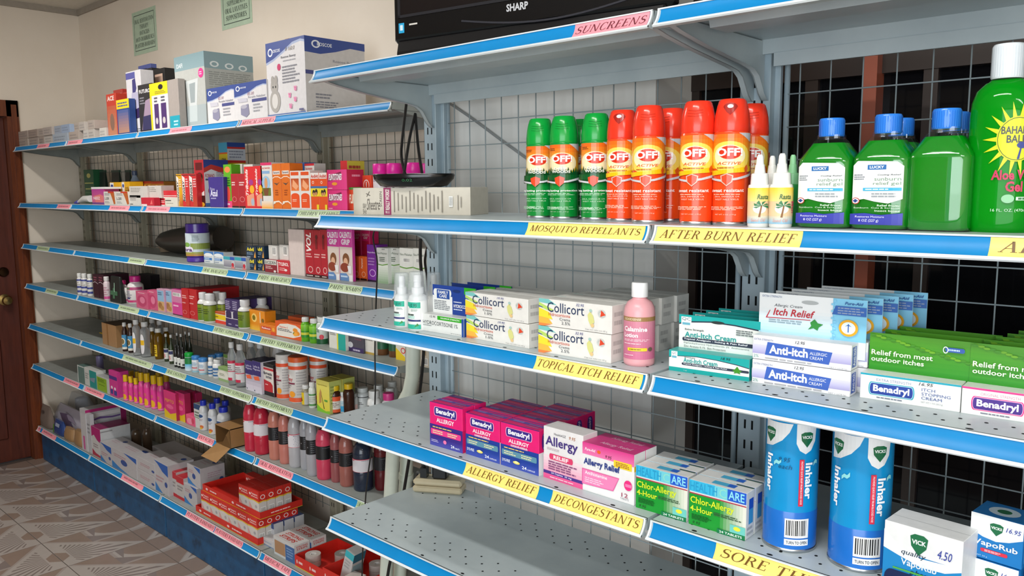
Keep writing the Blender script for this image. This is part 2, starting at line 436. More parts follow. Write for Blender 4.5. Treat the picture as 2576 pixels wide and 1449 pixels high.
# ================================================================ the room
TILE = 0.348
def shader(name, build):
    m = bpy.data.materials.new(name); m.use_nodes = True
    build(m.node_tree, m.node_tree.nodes['Principled BSDF']); return m
def ramp_noise(nt, scale, stops, detail=5, coord='Object', stretch=None, rough=0.6):
    tc = nt.nodes.new('ShaderNodeTexCoord'); n = nt.nodes.new('ShaderNodeTexNoise')
    n.inputs['Scale'].default_value = scale; n.inputs['Detail'].default_value = detail; n.inputs['Roughness'].default_value = rough
    src = tc.outputs[coord]
    if stretch:
        mp = nt.nodes.new('ShaderNodeMapping'); mp.inputs['Scale'].default_value = stretch
        nt.links.new(src, mp.inputs['Vector']); src = mp.outputs['Vector']
    nt.links.new(src, n.inputs['Vector'])
    r = nt.nodes.new('ShaderNodeValToRGB')
    while len(r.color_ramp.elements) < len(stops): r.color_ramp.elements.new(0.5)
    for e, (p, c) in zip(r.color_ramp.elements, stops):
        e.position = p; e.color = (*lin(c), 1)
    nt.links.new(n.outputs['Fac'], r.inputs['Fac'])
    return n, r
def _wall(nt, b):
    n, r = ramp_noise(nt, 2.2, [(0.25, '#e2d5c4'), (0.75, '#ece1d2')], 6)
    nt.links.new(r.outputs['Color'], b.inputs['Base Color']); b.inputs['Roughness'].default_value = 0.62
    n2, _ = ramp_noise(nt, 130, [(0, '#000000'), (1, '#ffffff')], 3)
    bp = nt.nodes.new('ShaderNodeBump'); bp.inputs['Strength'].default_value = 0.12; bp.inputs['Distance'].default_value = 0.002
    nt.links.new(n2.outputs['Fac'], bp.inputs['Height']); nt.links.new(bp.outputs['Normal'], b.inputs['Normal'])
WALL = shader('cream_wall_paint', _wall)
def _wallw(nt, b):
    n, r = ramp_noise(nt, 3.0, [(0.25, '#d6d5d0'), (0.75, '#e2e1dd')], 6)
    nt.links.new(r.outputs['Color'], b.inputs['Base Color']); b.inputs['Roughness'].default_value = 0.6
WALLW = shader('white_wall_paint', _wallw)
def _wood(nt, b):
    n, r = ramp_noise(nt, 6, [(0.25, '#4a2214'), (0.55, '#6b3419'), (0.8, '#7d4220')], 8, 'Object', (9, 9, 0.8))
    nt.links.new(r.outputs['Color'], b.inputs['Base Color']); b.inputs['Roughness'].default_value = 0.35
WOOD = shader('varnished_brown_wood', _wood)
def _woodd(nt, b):
    n, r = ramp_noise(nt, 6, [(0.25, '#431d12'), (0.55, '#54261a'), (0.8, '#622d1c')], 8, 'Object', (9, 9, 0.8))
    nt.links.new(r.outputs['Color'], b.inputs['Base Color']); b.inputs['Roughness'].default_value = 0.4
WOODD = shader('dark_brown_door_wood', _woodd)
def _steel(nt, b):
    n, r = ramp_noise(nt, 7, [(0.3, '#b3bfc3'), (0.7, '#c3ced0')], 4)
    nt.links.new(r.outputs['Color'], b.inputs['Base Color']); b.inputs['Roughness'].default_value = 0.33
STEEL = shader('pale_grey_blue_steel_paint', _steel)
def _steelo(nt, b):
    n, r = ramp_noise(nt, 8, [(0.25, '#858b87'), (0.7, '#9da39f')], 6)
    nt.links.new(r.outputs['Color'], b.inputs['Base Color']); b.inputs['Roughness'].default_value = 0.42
STEELO = shader('aged_dimmed_grey_steel_paint', _steelo)  # aged paint, also darkened in colour for the weaker light on the far run
def _post(nt, b):
    n, r = ramp_noise(nt, 9, [(0.3, '#9fb2bd'), (0.7, '#b3c4cc')], 4)
    nt.links.new(r.outputs['Color'], b.inputs['Base Color']); b.inputs['Roughness'].default_value = 0.36
POST = shader('blue_grey_post_paint', _post)
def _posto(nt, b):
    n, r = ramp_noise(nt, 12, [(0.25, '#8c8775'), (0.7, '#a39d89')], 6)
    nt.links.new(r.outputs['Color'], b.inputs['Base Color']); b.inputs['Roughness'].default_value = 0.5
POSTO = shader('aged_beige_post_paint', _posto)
def _kick(nt, b):
    n, r = ramp_noise(nt, 16, [(0.28, '#0e2a42'), (0.42, '#15486f'), (0.7, '#1b5886')], 7)
    nt.links.new(r.outputs['Color'], b.inputs['Base Color']); b.inputs['Roughness'].default_value = 0.45
KICK = shader('stained_blue_kick_paint', _kick)
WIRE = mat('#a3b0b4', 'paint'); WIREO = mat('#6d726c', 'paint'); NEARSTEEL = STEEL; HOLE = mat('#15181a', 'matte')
BLUE = mat('#0084c4', 'strip'); RIM = mat('#dfe6e8', 'paint')

def structure(o): o['kind'] = 'structure'; return o
# floor: a screed with glazed tiles laid on it, each tile an object of its own
fl = structure(MB().box(-4.2, -4.75, -0.05, 4.3, 0.70, -0.004, mat('#574b44', 'matte')).build('floor'))
def tile_mesh():
    mb = MB(); g = 0.0018; S = TILE - 2 * g
    C1, C2, C3, C4 = mat('#a0968f', 'gloss'), mat('#837873', 'gloss'), mat('#8f7d71', 'gloss'), mat('#aca49d', 'gloss')
    mb.box(0, 0, -0.004, S, S, 0.0, C1)
    z = 0.00012
    def P(pts, m, k=1): mb.add([(x * S, y * S, z * k) for x, y in pts], [tuple(range(len(pts)))], m)
    # one half holds a fan of rays that opens from the middle of an edge, the other half petals and facets
    P([(0, 0), (1, 0), (1, 1)], C4)
    cx, cy = 0.62, -0.03
    def reach(a):
        dx, dy = math.cos(a), math.sin(a); t = []
        if dx > 1e-3: t.append((0.955 - cx) / dx)
        if dy > dx + 1e-3: t.append((cx - 0.085 - cy) / (dy - dx))
        return min(q for q in t if q > 0)
    for i in range(19):
        a0 = math.radians(7 + i * 9.0); a1 = a0 + math.radians(3.6)
        r0, r1 = reach(a0), reach(a1); k = 0.17 / max(0.35, math.sin(a0 + 0.03))
        if min(r0, r1) < k + 0.03: continue
        P([(cx + k * math.cos(a0), cy + k * math.sin(a0)), (cx + r0 * math.cos(a0), cy + r0 * math.sin(a0)), (cx + r1 * math.cos(a1), cy + r1 * math.sin(a1)), (cx + k * math.cos(a1), cy + k * math.sin(a1))], C2, 2)
    P([(0.45, 0.002), (0.80, 0.002), (0.70, 0.12), (0.56, 0.12)], C3, 2.2)
    P([(0, 0.05), (0, 0.50), (0.46, 0.50)], C3, 1)
    P([(0.50, 0.54), (0.98, 1), (0.52, 1)], C3, 1)
    P([(0, 0.54), (0.46, 0.54), (0.46, 1), (0, 1)], C4, 1)
    P(arcpts(0.0, 1.0, 0.40, 0.40, 270, 360, 8) + [(0.0, 1.0)], C3, 2)
    P([(0.20, 0.50), (0.46, 0.50), (0.46, 0.80)], C2, 2)
    P([(0.0, 0.58), (0.30, 0.58), (0.0, 0.70)], C2, 2.5)
    return mb.mesh('floor_tile')
_tm = tile_mesh()
_tm2 = _tm.copy()
for v in _tm2.vertices: v.co.y = TILE - 0.0036 - v.co.y
_tm2.flip_normals()
for i in range(-6, 12):
    for j in range(-8, 3):
        x = -2.19 + TILE * i + 0.0018; y = 0.08 + TILE * j + 0.0018
        if y + TILE > 0.60 or x < -3.97 + 0.0 and x + TILE < -3.9: continue
        obj('floor_tile', _tm if j % 2 else _tm2, fl, (x, y, 0))
structure(MB().box(1.64, -4.6, -0.0038, 4.2, 0.2, 0.0, mat('#7d7067', 'gloss')).build('floor_plain_area'))

CEIL = 2.80
structure(MB().box(-4.2, -4.75, CEIL, 4.3, 0.7, CEIL + 0.05, mat('#d9d3c8', 'matte')).build('ceiling'))
def tube_lamp(label, x, y, ln=1.2, power=23.0):
    o = MB().box(-ln / 2, -0.05, CEIL - 0.055, ln / 2, 0.05, CEIL - 0.001, mat('#e8e8e4', 'paint')).build('tube_lamp', None, (x, y, 0), 0, 0.004)
    tag(o, label, 'ceiling lamp', 'ceiling tube lamps')
    em = bpy.data.materials.get('lit_tube') or shader('lit_tube', lambda nt, b: (b.inputs['Emission Color'].__setattr__('default_value', (1, 0.97, 0.92, 1)), b.inputs['Emission Strength'].__setattr__('default_value', 6.0)))
    for dy in (-0.025, 0.025):
        MB().tube([(-ln / 2 + 0.02, dy, CEIL - 0.07), (ln / 2 - 0.02, dy, CEIL - 0.07)], 0.013, em, 12).build('tube', o)
    l = bpy.data.lights.new('lamp_light', 'AREA'); l.shape = 'RECTANGLE'; l.size = ln - 0.04; l.size_y = 0.10; l.energy = power; l.color = (1.0, 0.97, 0.93)
    q = bpy.data.objects.new('lamp_light', l); COL.objects.link(q); q.parent = o; q.location = (0, 0, CEIL - 0.09)
tube_lamp('white twin tube lamp on the ceiling above the near shelves', 1.1, -1.45)
tube_lamp('white twin tube lamp on the ceiling toward the shop front', 2.9, -2.2)
tube_lamp('white twin tube lamp on the ceiling before the far shelves', -1.9, -0.70, 1.2, 36.0)
YW = 0.575      # wall behind the far run
structure(MB().box(-3.98, YW, 0, -0.05, YW + 0.1, CEIL, WALL).build('wall_back'))
XL = -3.93      # left wall with the door
DY0, DY1, DZ = -0.72, 0.138, 2.13
structure(MB().box(XL - 0.15, DY1, 0, XL, YW + 0.1, CEIL, WALL).box(XL - 0.15, DY0, DZ, XL, DY1, CEIL, WALL).box(XL - 0.15, -4.6, 0, XL, DY0, CEIL, WALL).build('wall_left'))
structure(MB().box(4.2, -4.6, 0, 4.3, 0.6, CEIL, WALL).build('wall_right'))
structure(MB().box(-3.98, -4.75, 0, 0.6, -4.6, CEIL, WALL).box(0.6, -4.75, 2.7, 4.3, -4.6, CEIL, WALL).build('wall_front'))
structure(MB().box(XL, YW - 0.012, CEIL - 0.035, -0.05, YW, CEIL, mat('#a39a8e', 'matte')).build('trim_1'))
structure(MB().box(XL, -4.6, CEIL - 0.035, XL + 0.012, YW, CEIL, mat('#a39a8e', 'matte')).build('trim_2'))
# door and its frame in the left wall
fr = MB()
fr.box(XL - 0.15, DY1 - 0.012, 0, XL + 0.018, DY1 + 0.052, DZ + 0.085, WOOD).box(XL - 0.15, DY0 - 0.05, 0, XL + 0.018, DY0 + 0.012, DZ + 0.085, WOOD).box(XL - 0.15, DY0 - 0.05, DZ - 0.01, XL + 0.018, DY1 + 0.052, DZ + 0.085, WOOD)
fr.box(XL + 0.018, DY1 + 0.012, 0, XL + 0.026, DY1 + 0.04, DZ + 0.06, WOOD)
structure(fr.build('trim_3'))
dr = structure(MB().box(XL - 0.09, DY0 + 0.012, 0.005, XL - 0.05, DY1 - 0.012, DZ - 0.012, WOODD).build('door_1', bevel=0.003))
for z0, z1 in ((0.15, 0.78), (1.02, 2.0)):
    for y0, y1 in ((DY0 + 0.10, DY0 + 0.39), (DY0 + 0.47, DY1 - 0.13)):
        MB().box(XL - 0.052, y0, z0, XL - 0.040, y1, z1, WOODD).build('door_panel', dr, bevel=0.01)
BRASS = mat('#a8905a', 'metal')
def turned(name, parent, x, y, z, prof, m):
    o = MB().lathe(prof, m, 20).build(name, parent, (x, y, z)); o.rotation_euler = (0, PI / 2, 0); return o
turned('door_knob', dr, XL - 0.05, 0.0498, 1.0173, [(0.034, 0), (0.034, 0.004), (0.013, 0.01), (0.013, 0.035), (0.026, 0.045), (0.030, 0.058), (0.024, 0.070), (0.004, 0.074)], BRASS)
turned('deadbolt', dr, XL - 0.05, 0.0561, 1.1874, [(0.03, 0), (0.03, 0.006), (0.024, 0.016), (0.004, 0.018)], mat('#4a3423', 'metal'))

# wall close behind the near run, with the window opening to its right
YN, XR = 0.075, 0.648
nw = structure(MB().box(-0.05, YN, 0, XR, YN + 0.5, CEIL, WALLW).build('wall_near'))
structure(MB().box(XR, 0.215, 0, 4.2, 0.30, 0.10, WALLW).box(XR, YN, 2.62, 4.2, 0.30, CEIL, WALLW).build('wall_window'))
def _pane(nt, b):
    b.inputs['Base Color'].default_value = (0.004, 0.004, 0.005, 1); b.inputs['Roughness'].default_value = 0.07; b.inputs['Specular IOR Level'].default_value = 0.18
PANE = shader('dark_window_glass', _pane)
win = structure(MB().box(XR, 0.235, 0.10, 4.2, 0.245, 2.62, PANE).build('window_1'))
RW = mat('#96503c', 'paint'); DW = mat('#2c211c', 'paint')
MB().box(1.0414, 0.195, 0.10, 1.0661, 0.236, 2.62, RW).build('window_bar', win)
for x0, x1 in ((0.9136, 0.9403), (1.1408, 1.1663), (XR, XR + 0.02), (1.9, 1.94), (2.6, 2.64)):
    MB().box(x0, 0.225, 0.10, x1, 0.238, 2.62, DW).build('window_stile', win)
MB().box(XR, 0.222, (0.9344, 0.2200, 1.9193)[2] - 0.028, 4.2, 0.238, (0.9334, 0.2200, 1.9455)[2], DW).build('window_rail', win)
MB().box(XR, 0.222, 0.55, 4.2, 0.238, 0.60, DW).build('window_rail', win)

# green paper notices on the back wall
def notice(label, x0, x1, z0, z1, lines):
    w, h = x1 - x0, z1 - z0
    o = MB().box(0, 0, 0, w, 0.0012, h, mat('#b9cdb4', 'matte')).build('paper_notice', None, (x0, YW - 0.0016, z0))
    tag(o, label, 'sign')
    k = '#3c4a44'
    ops = [('r', 0.07, 0.09, 0.93, 0.105, k), ('r', 0.07, 0.90, 0.93, 0.915, k), ('r', 0.07, 0.09, 0.08, 0.915, k), ('r', 0.92, 0.09, 0.93, 0.915, k)]
    n = len(lines)
    for i, s in enumerate(lines):
        L = min(0.80, 0.052 * len(s)); v = 0.86 - (i + 1) * 0.70 / n
        ops.append(('t', s, 0.5 - L / 2, v, 0.5 + L / 2, v + 0.095, '#2a3431', 'serif'))
    printed('lettering', ops, faceframe('f', w, 0.001, h), o)
notice('pale green notice listing oral rehydration therapy, on the wall near the corner', -3.1392, -2.8385, (-3.1295, 0.5740, 2.4316)[2], (-3.1198, 0.5740, 2.6656)[2], ['ORAL REHYDRATION', 'THERAPY', 'ANTACIDS', 'ANTI-DIARRHEALS', 'PLASTERS BANDAIDS'])
notice('pale green notice listing dietary supplements and suppositories, cut by the top of the picture', -2.1294, -1.8487, (-2.1115, 0.5740, 2.4391)[2], (-2.1115, 0.5740, 2.4391)[2] + 0.235, ['VITAMINS', 'DIETERY', 'SUPPLEMENTS', 'ORAL LAXATIVES', 'SUPPOSITORIES'])

# ================================================================ shelving
LIPH, LIPP = 0.0282, 0.0152
def lip_pt(t, off=0.0):
    """point on the hollow ticket rail: t=0 top, 1 bottom -> (dy, dz) with an offset outwards"""
    y = -LIPP * t * t * 0.95 - 0.0008 * 0 + 0.0; z = -LIPH * t
    ny, nz = -LIPH, LIPP * 1.9 * t; l = math.hypot(ny, nz)
    return y + off * ny / l, z + off * nz / l
BRK = [(0.012, -0.006), (0.012, -0.022), (0.05, -0.030), (0.124, -0.041), (0.20, -0.050), (0.262, -0.057), (0.292, -0.062), (0.310, -0.072), (0.322, -0.088), (0.332, -0.102), (0.345, -0.112), (0.352, -0.113), (0.352, -0.006)]
PINK, YEL, GRN = '#f59aa6', '#fbe07a', '#b9cca4'
def shelf(label, x0, x1, yf, z, tags=(), group=None, near=True, base=False, brackets=(1, 1), rail=False, strip=True, depth=0.345, perf=None):
    """one shelf: deck (root), ticket rail, blue strip, tags with lettering, brackets, stiffener"""
    g = 0.0045; a, b = x0 + g, x1 - g; L = b - a
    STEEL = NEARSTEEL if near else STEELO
    d = MB().box(0, 0.002, -0.004, L, depth, 0.0, STEEL)
    d.box(0, 0.002, -0.022, 0.002, depth, -0.004, STEEL).box(L - 0.002, 0.002, -0.022, L, depth, -0.004, STEEL).box(0, depth - 0.002, -0.03, L, depth, -0.004, STEEL)
    o = d.build('shelf', None, (a, yf, z)); tag(o, label, 'shelf', group)
    n = 8
    out = [lip_pt(t / n) for t in range(n + 1)]
    inn = [(y + 0.004 + (0.010 if k > n - 2 else 0), q) for k, (y, q) in enumerate(out)]
    mb = MB()
    mb.prism_x([(0.004, 0)] + [out[0]] + out[1:] + [(out[-1][0] + 0.014, out[-1][1] - 0.001), (out[-1][0] + 0.014, out[-1][1] + 0.003)] + inn[::-1][2:-1], 0, L, STEEL)
    # rolled rims along the top and bottom of the rail
    for t0, t1, e in ((-0.02, 0.06, 0.0022), (0.91, 1.04, 0.0030)):
        p = [lip_pt(t0), lip_pt(t0, e), lip_pt(t1, e), lip_pt(t1)]
        mb.prism_x([p[3], p[2], p[1], p[0]], 0, L, RIM)
    for xa, xb in ((0, 0.0035), (L - 0.0035, L)):
        mb.prism_x([lip_pt(t / n, 0.0022) for t in range(n, -1, -1)] + [lip_pt(t / n) for t in range(n + 1)], xa, xb, RIM)
    mb.build('ticket_rail', o)
    def band(xa, xb, off, m, slant=0.0):
        k = MB(); V = []; F = []
        for i in range(n + 1):
            t = 0.07 + 0.84 * i / n; y, q = lip_pt(t, off); s = slant * (0.5 - i / n)
            V += [(xa + s, y, q), (xb + s, y, q)]
        for i in range(n): F.append((2 * i, 2 * i + 2, 2 * i + 3, 2 * i + 1))
        k.add(V, F, m, True); return k
    if strip: band(0.005, L - 0.005, 0.0006, BLUE).build('blue_strip', o)
    for tg in tags:
        xa, xb, txt, col = tg[:4]
        xa = max(0.005, xa - a); xb = min(L - 0.005, xb - a)
        t = band(xa, xb, 0.0012, mat(col, 'card'), 0.0).build('shelf_tag', o)
        if txt:
            ink = {'#fbe07a': '#6b4a10', '#f59aa6': '#6a2a35', '#b9cca4': '#1c2a1a'}.get(col, '#333333')
            s0 = tg[4] if len(tg) > 4 else 0.03; s1 = tg[5] if len(tg) > 5 else 0.97
            def surf(u, v, e, xa=xa, xb=xb):
                tt = 0.91 - 0.84 * v; y, q = lip_pt(tt, 0.0014 + e); return (xa + (xb - xa) * u, y, q)
            if txt == '~': printed('lettering', [('l', 0.10, 0.38, 0.90, 0.66, 1, mixc(col, ink, 0.55))], surf, t)
            else: printed('lettering', [('t', txt, s0, 0.24, s1, 0.80, ink, 'serifi')], surf, t)
    for k, on in enumerate(brackets):
        if not on: continue
        bx = 0.004 if k == 0 else L - 0.0065
        mb = MB().prism_x(BRK[::-1], bx, bx + 0.0025, STEEL)
        fl0, fl1 = (bx, bx + 0.013) if k == 0 else (bx - 0.0105, bx + 0.0025)
        P = BRK[1:12]
        V = [(x, y, q) for y, q in P for x in (fl0, fl1)]
        mb.add(V, [(2 * i, 2 * i + 2, 2 * i + 3, 2 * i + 1) for i in range(len(P) - 1)], STEEL, True)
        mb.build('bracket', o)
    MB().prism_x([(0.10, -0.004), (0.105, -0.018), (0.165, -0.018), (0.17, -0.004)][::-1], 0.03, L - 0.03, STEEL).build('stiffener', o)
    if rail:
        MB().box(0.03, depth - 0.006, -0.054, L - 0.03, depth, -0.03, STEEL).build('back_rail', o)
    if perf:
        k = MB(); y_list, pitch = perf
        for r, yy in enumerate(y_list):
            x = 0.03 + (pitch / 2 if r % 2 else 0)
            while x < L - 0.02:
                k.add([(x + 0.0026 * math.cos(q * PI / 4), yy + 0.0026 * math.sin(q * PI / 4), 0.0003) for q in range(8)], [tuple(range(8))], HOLE); x += pitch
        for i in range(7):
            x = 0.075 + i * (L - 0.15) / 6
            k.add([(x + 0.005 * math.cos(q * PI / 4), 0.010 + 0.0028 * math.sin(q * PI / 4), 0.0003) for q in range(8)], [tuple(range(8))], HOLE)
        for p in range(1):
            q = k.build('perforations', o); q['kind'] = 'stuff'
    if base:
        kb = MB().box(0.0, 0.012, -z, L, 0.028, -0.030, KICK); kb.build('kick_plate', o, bevel=0.004)
    return o
def upright(label, x, y, zt, m, w=0.046, dp=0.032, slots=True):
    o = MB().box(-w / 2, 0, 0, w / 2, dp, zt, m).box(-w / 2 - 0.010, dp - 0.012, 0, w / 2 + 0.010, dp, zt, m).build('shelf_upright', None, (x, y, 0), 0, 0.0015)
    tag(o, label, 'shelf post')
    if slots:
        k = MB(); z = 0.30
        while z < zt - 0.02:
            for s in (-0.0075, 0.0075):
                k.add([(s - 0.0021, -0.0003, z), (s + 0.0021, -0.0003, z), (s + 0.0021, -0.0003, z + 0.018), (s - 0.0021, -0.0003, z + 0.018)], [(0, 1, 2, 3)], HOLE)
            z += 0.041
        k.build('slots', o)['kind'] = 'stuff'
    return o
_wires = {}
def wire_mesh(kind, ln, m, r=0.0014):
    key = (kind, round(ln, 3), m.name)
    if key not in _wires:
        p = ((0, 0, 0), (0, 0, ln)) if kind == 'v' else ((0, 0, 0), (ln, 0, 0))
        _wires[key] = MB().tube(p, r, m, 6).mesh('wire')
    return _wires[key]
def wire_panel(label, x0, x1, y, z0, z1, m, px, pz, frame=None):
    o = empty('wire_panel', (x0, y, z0)); tag(o, label, 'wire panel', 'wire back panels of the shelving')
    L = x1 - x0; H = z1 - z0; i = 0
    x = px * 0.5
    while x < L:
        obj('wire', wire_mesh('v', H, m), o, (x, 0, 0)); x += px
    z = pz * 0.4
    while z < H:
        obj('wire', wire_mesh('h', L, m), o, (0, -0.003, z)); z += pz
    if frame:
        for xx in (0.004, L - 0.004): MB().tube([(xx, 0, 0), (xx, 0, H)], 0.0055, frame, 8).build('side_rod', o)
    return o

# ---------------------------------------------------------------- near run: two bays
NF = -0.353
NX = [0.0, 0.92, 1.84]
ZT, Z1, Z2, Z3, Z4_ = 1.946, 1.616, 1.374, 1.129, 0.877
PERF_F = [0.045, 0.068]
PERF_ALL = ([0.045, 0.068, 0.092, 0.25, 0.275, 0.30], 0.05)
PERF_L = ([0.030, 0.052], 0.03)
shelf('top steel shelf under the television, blue strip ending in a pink SUNCREENS tag', NX[0], NX[1], NF, ZT, [(0.7646, 0.9106, 'SUNCREENS', PINK)], rail=True)
shelf('top steel shelf right of the television shelf, plain blue strip, nothing on it', NX[1], NX[2], NF, ZT, rail=True, perf=None)
shelf('steel shelf with a yellow MOSQUITO REPELLANTS tag, carrying the spray cans', NX[0], NX[1], NF, Z1, [(0.6584, 0.9076, 'MOSQUITO REPELLANTS', YEL)])
shelf('steel shelf with a yellow AFTER BURN RELIEF tag, carrying the green gel bottles', NX[1], NX[2], NF, Z1, [(0.9290, 1.1640, 'AFTER BURN RELIEF', YEL), (1.3920, 1.3920 + 0.31, 'AFTER BURN RELIEF', YEL)])
shelf('steel shelf with a yellow TOPICAL ITCH RELIEF tag', NX[0], NX[1], NF, Z2, [(0.6770, 0.9067, 'TOPICAL ITCH RELIEF', YEL)], perf=PERF_ALL)
shelf('steel shelf with plain blue strip carrying the itch cream cartons with header cards', NX[1], NX[2], NF, Z2, perf=PERF_L)
shelf('steel shelf with yellow ALLERGY RELIEF and DECONGESTANTS tags', NX[0], NX[1], NF, Z3, [(0.4879, 0.6826, 'ALLERGY RELIEF', YEL), (0.7152, 0.9141, 'DECONGESTANTS', YEL)], perf=PERF_ALL)
shelf('steel shelf with a yellow SORE THROAT tag carrying two tall blue inhaler tins', NX[1], NX[2], NF, Z3, [(1.0447, 1.0447 + 0.33, 'SORE THROAT MEDS', YEL)], perf=PERF_L)
shelf('empty perforated steel shelf at the bottom with only the power strip on it', NX[0], NX[1], NF, Z4_, perf=PERF_ALL)
shelf('steel shelf low at the right edge, below the inhaler tins', NX[1], NX[2], NF, Z4_, perf=PERF_L)
shelf('blue-kicked base shelf of the bay with the power strip', NX[0], NX[1], NF, 0.22, base=True)
shelf('blue-kicked base shelf of the bay with the inhaler tins', NX[1], NX[2], NF, 0.22, base=True)
for i, x in enumerate(NX):
    upright(['blue-grey slotted steel post beside the hanging cables', 'blue-grey slotted steel post between the spray cans and the green bottles', 'blue-grey slotted steel post outside the picture on the right'][i], x, 0.0, ZT + 0.004, POST)
for i in range(2):
    wire_panel(['grey wire grid behind the spray cans', 'grey wire grid in front of the dark window'][i], NX[i] + 0.040, NX[i + 1] - 0.040, 0.026, 0.26, ZT - 0.03, WIRE, 0.056, 0.060, POST)

# ---------------------------------------------------------------- far run: four bays
FF = 0.150
FX = [-3.885, -3.04, -2.15, -1.245, -0.335]
def LXF(px_x): return px_x
FS = {
 1: (1.938, [[(-3.4868, -3.2939, '~', PINK)], [(-3.0181, -2.8124, '~', PINK)], [(-1.8268, -1.6272, '~', PINK)], [(-1.2263, -0.9894, 'MEDICAL SUPPLIES', PINK)]]),
 2: (1.605, [[(-3.2419, -3.0168, '~', PINK)], [(-2.5253, -2.2910, '~', PINK)], [(-2.1081, -1.8706, '~', PINK)], [(-0.8683, -0.6197, 'CHILDREN VITAMINS', GRN)]]),
 3: (1.359, [[(-3.6274, -3.4211, '~', GRN)], [(-2.3390, -2.1318, '~', GRN)], [(-1.5984, -1.3889, 'ORAL ANALGESICS', GRN)], [(-1.1583, -0.9279, 'PAEDS. ANALGESICS', GRN), (-0.6937, -0.5091, 'PAEDS. NSAIDS', GRN)]]),
 4: (1.116, [[(-3.5358, -3.3409, '~', GRN)], [(-2.4965, -2.2597, '~', GRN)], [(-1.5298, -1.2881, 'DIETERY SUPPLEMENTS', GRN)], [(-1.1571, -0.8789, 'DIETERY SUPPLEMENTS', GRN)]]),
 5: (0.867, [[], [(-2.4838, -2.1255, '~', GRN)], [(-2.0000, -1.8075, 'ORAL LAXATIVES', GRN), (-1.5002, -1.2509, 'DIETERY SUPPLEMENTS', GRN)], [(-1.2152, -0.9550, 'DIETERY SUPPLEMENTS', GRN)]]),
 6: (0.616, [[(-3.3431, -3.1126, '~', PINK)], [(-3.0259, -2.7668, '~', PINK)], [(-1.7242, -1.5839, 'ANTACIDS', PINK)], [(-1.2150, -0.9725, 'ORAL REHYDRATION', PINK), (-0.5752, -0.5752 + 0.14, 'ORAL REHYDRATION', GRN)]]),
 7: (0.220, [[(-4.0828, -3.8259, '~', PINK), (-3.7989, -3.5616, '~', PINK)], [(-2.6026, -2.3458, '~', PINK)], [(-1.8830, -1.6193, 'PLASTERS BANDAIDS', PINK), (-1.6130, -1.3785, 'PLASTERS BANDAIDS', PINK)], [(-1.2095, -1.0143, 'MEDICAL TAPE', PINK)]]),
}
ROW = {1: 'top', 2: 'second', 3: 'third', 4: 'fourth', 5: 'fifth', 6: 'sixth', 7: 'lowest'}
BAY = ['in the bay by the brown door', 'in the second bay from the brown door', 'in the third bay from the brown door', 'in the bay nearest the hanging cables']
for k, (z, tgs) in FS.items():
    for b in range(4):
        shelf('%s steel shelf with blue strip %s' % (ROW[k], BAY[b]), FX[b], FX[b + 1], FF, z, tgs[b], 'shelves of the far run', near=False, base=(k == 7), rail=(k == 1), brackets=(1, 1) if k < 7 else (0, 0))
for i, x in enumerate(FX):
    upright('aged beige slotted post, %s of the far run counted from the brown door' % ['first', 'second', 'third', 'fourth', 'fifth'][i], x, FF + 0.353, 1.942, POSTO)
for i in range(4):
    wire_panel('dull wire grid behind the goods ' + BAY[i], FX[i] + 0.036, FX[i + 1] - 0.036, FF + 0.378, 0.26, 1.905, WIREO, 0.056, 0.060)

# ---------------------------------------------------------------- television, cables, box, tray, pipe, power strip
BLK = mat('#0c0c0e', 'gloss'); BLK2 = mat('#111113', 'plastic')
tv = empty('television', (0.158, -0.25, ZT), math.radians(8.6)); tag(tv, 'black flat television on the top shelf, cut by the top of the picture', 'television')
W, H0 = 0.672, 0.050
mb = MB(); mb.box(0, 0, H0, W, 0.045, H0 + 0.43, BLK); mb.build('bezel', tv, bevel=0.012)
MB().box(0.03, 0.040, H0 + 0.02, W - 0.03, 0.085, H0 + 0.40, BLK2).build('back_shell', tv, bevel=0.015)
MB().box(0.028, -0.0006, H0 + 0.062, W - 0.028, 0.002, H0 + 0.405, mat('#150f10', 'gloss')).build('screen', tv)
fr = MB()
for a in ((0.022, H0 + 0.056, 0.028, H0 + 0.41), (W - 0.028, H0 + 0.056, W - 0.022, H0 + 0.41), (0.022, H0 + 0.056, W - 0.022, H0 + 0.062)):
    fr.box(a[0], -0.0022, a[1], a[2], 0.002, a[3], mat('#2a2a2e', 'gloss'))
fr.build('screen_frame', tv)
ch = MB(); cv = [(0.012, 0.0), (0.012, 0.004), (W - 0.012, 0.004)]
ch.prism_x([(0.004, 0.0), (0.075, 0.0), (0.075, H0 + 0.01), (0.004, H0 + 0.01), (-0.003, 0.03)][::-1], 0.014, W - 0.014, BLK2); ch.build('foot_panel', tv, bevel=0.004)
sw = MB(); L = []
for i in range(17):
    t = i / 16; x = 0.20 + 0.42 * t; L.append((x, -0.0008, H0 + 0.03 - 0.022 * math.sin(PI * t)))
sw.tube(L, 0.0022, mat('#3a3a40', 'gloss'), 6); sw.build('trim_line', tv)
printed('lettering', [('t', 'SHARP', 0.467, 0.080, 0.545, 0.115, '#c9c9cc', 'h')], lambda u, v, e: (u * W, -0.0004 - e, H0 + v * 0.43), tv)
printed('sticker', [('r', 0.034, 0.055, 0.058, 0.105, '#2aa6d8'), ('r', 0.040, 0.068, 0.052, 0.095, '#d8eef6'), ('r', 0.080, 0.088, 0.115, 0.096, '#d9d4cc')], lambda u, v, e: (u * W, -0.0004 - e, H0 + v * 0.43), tv)

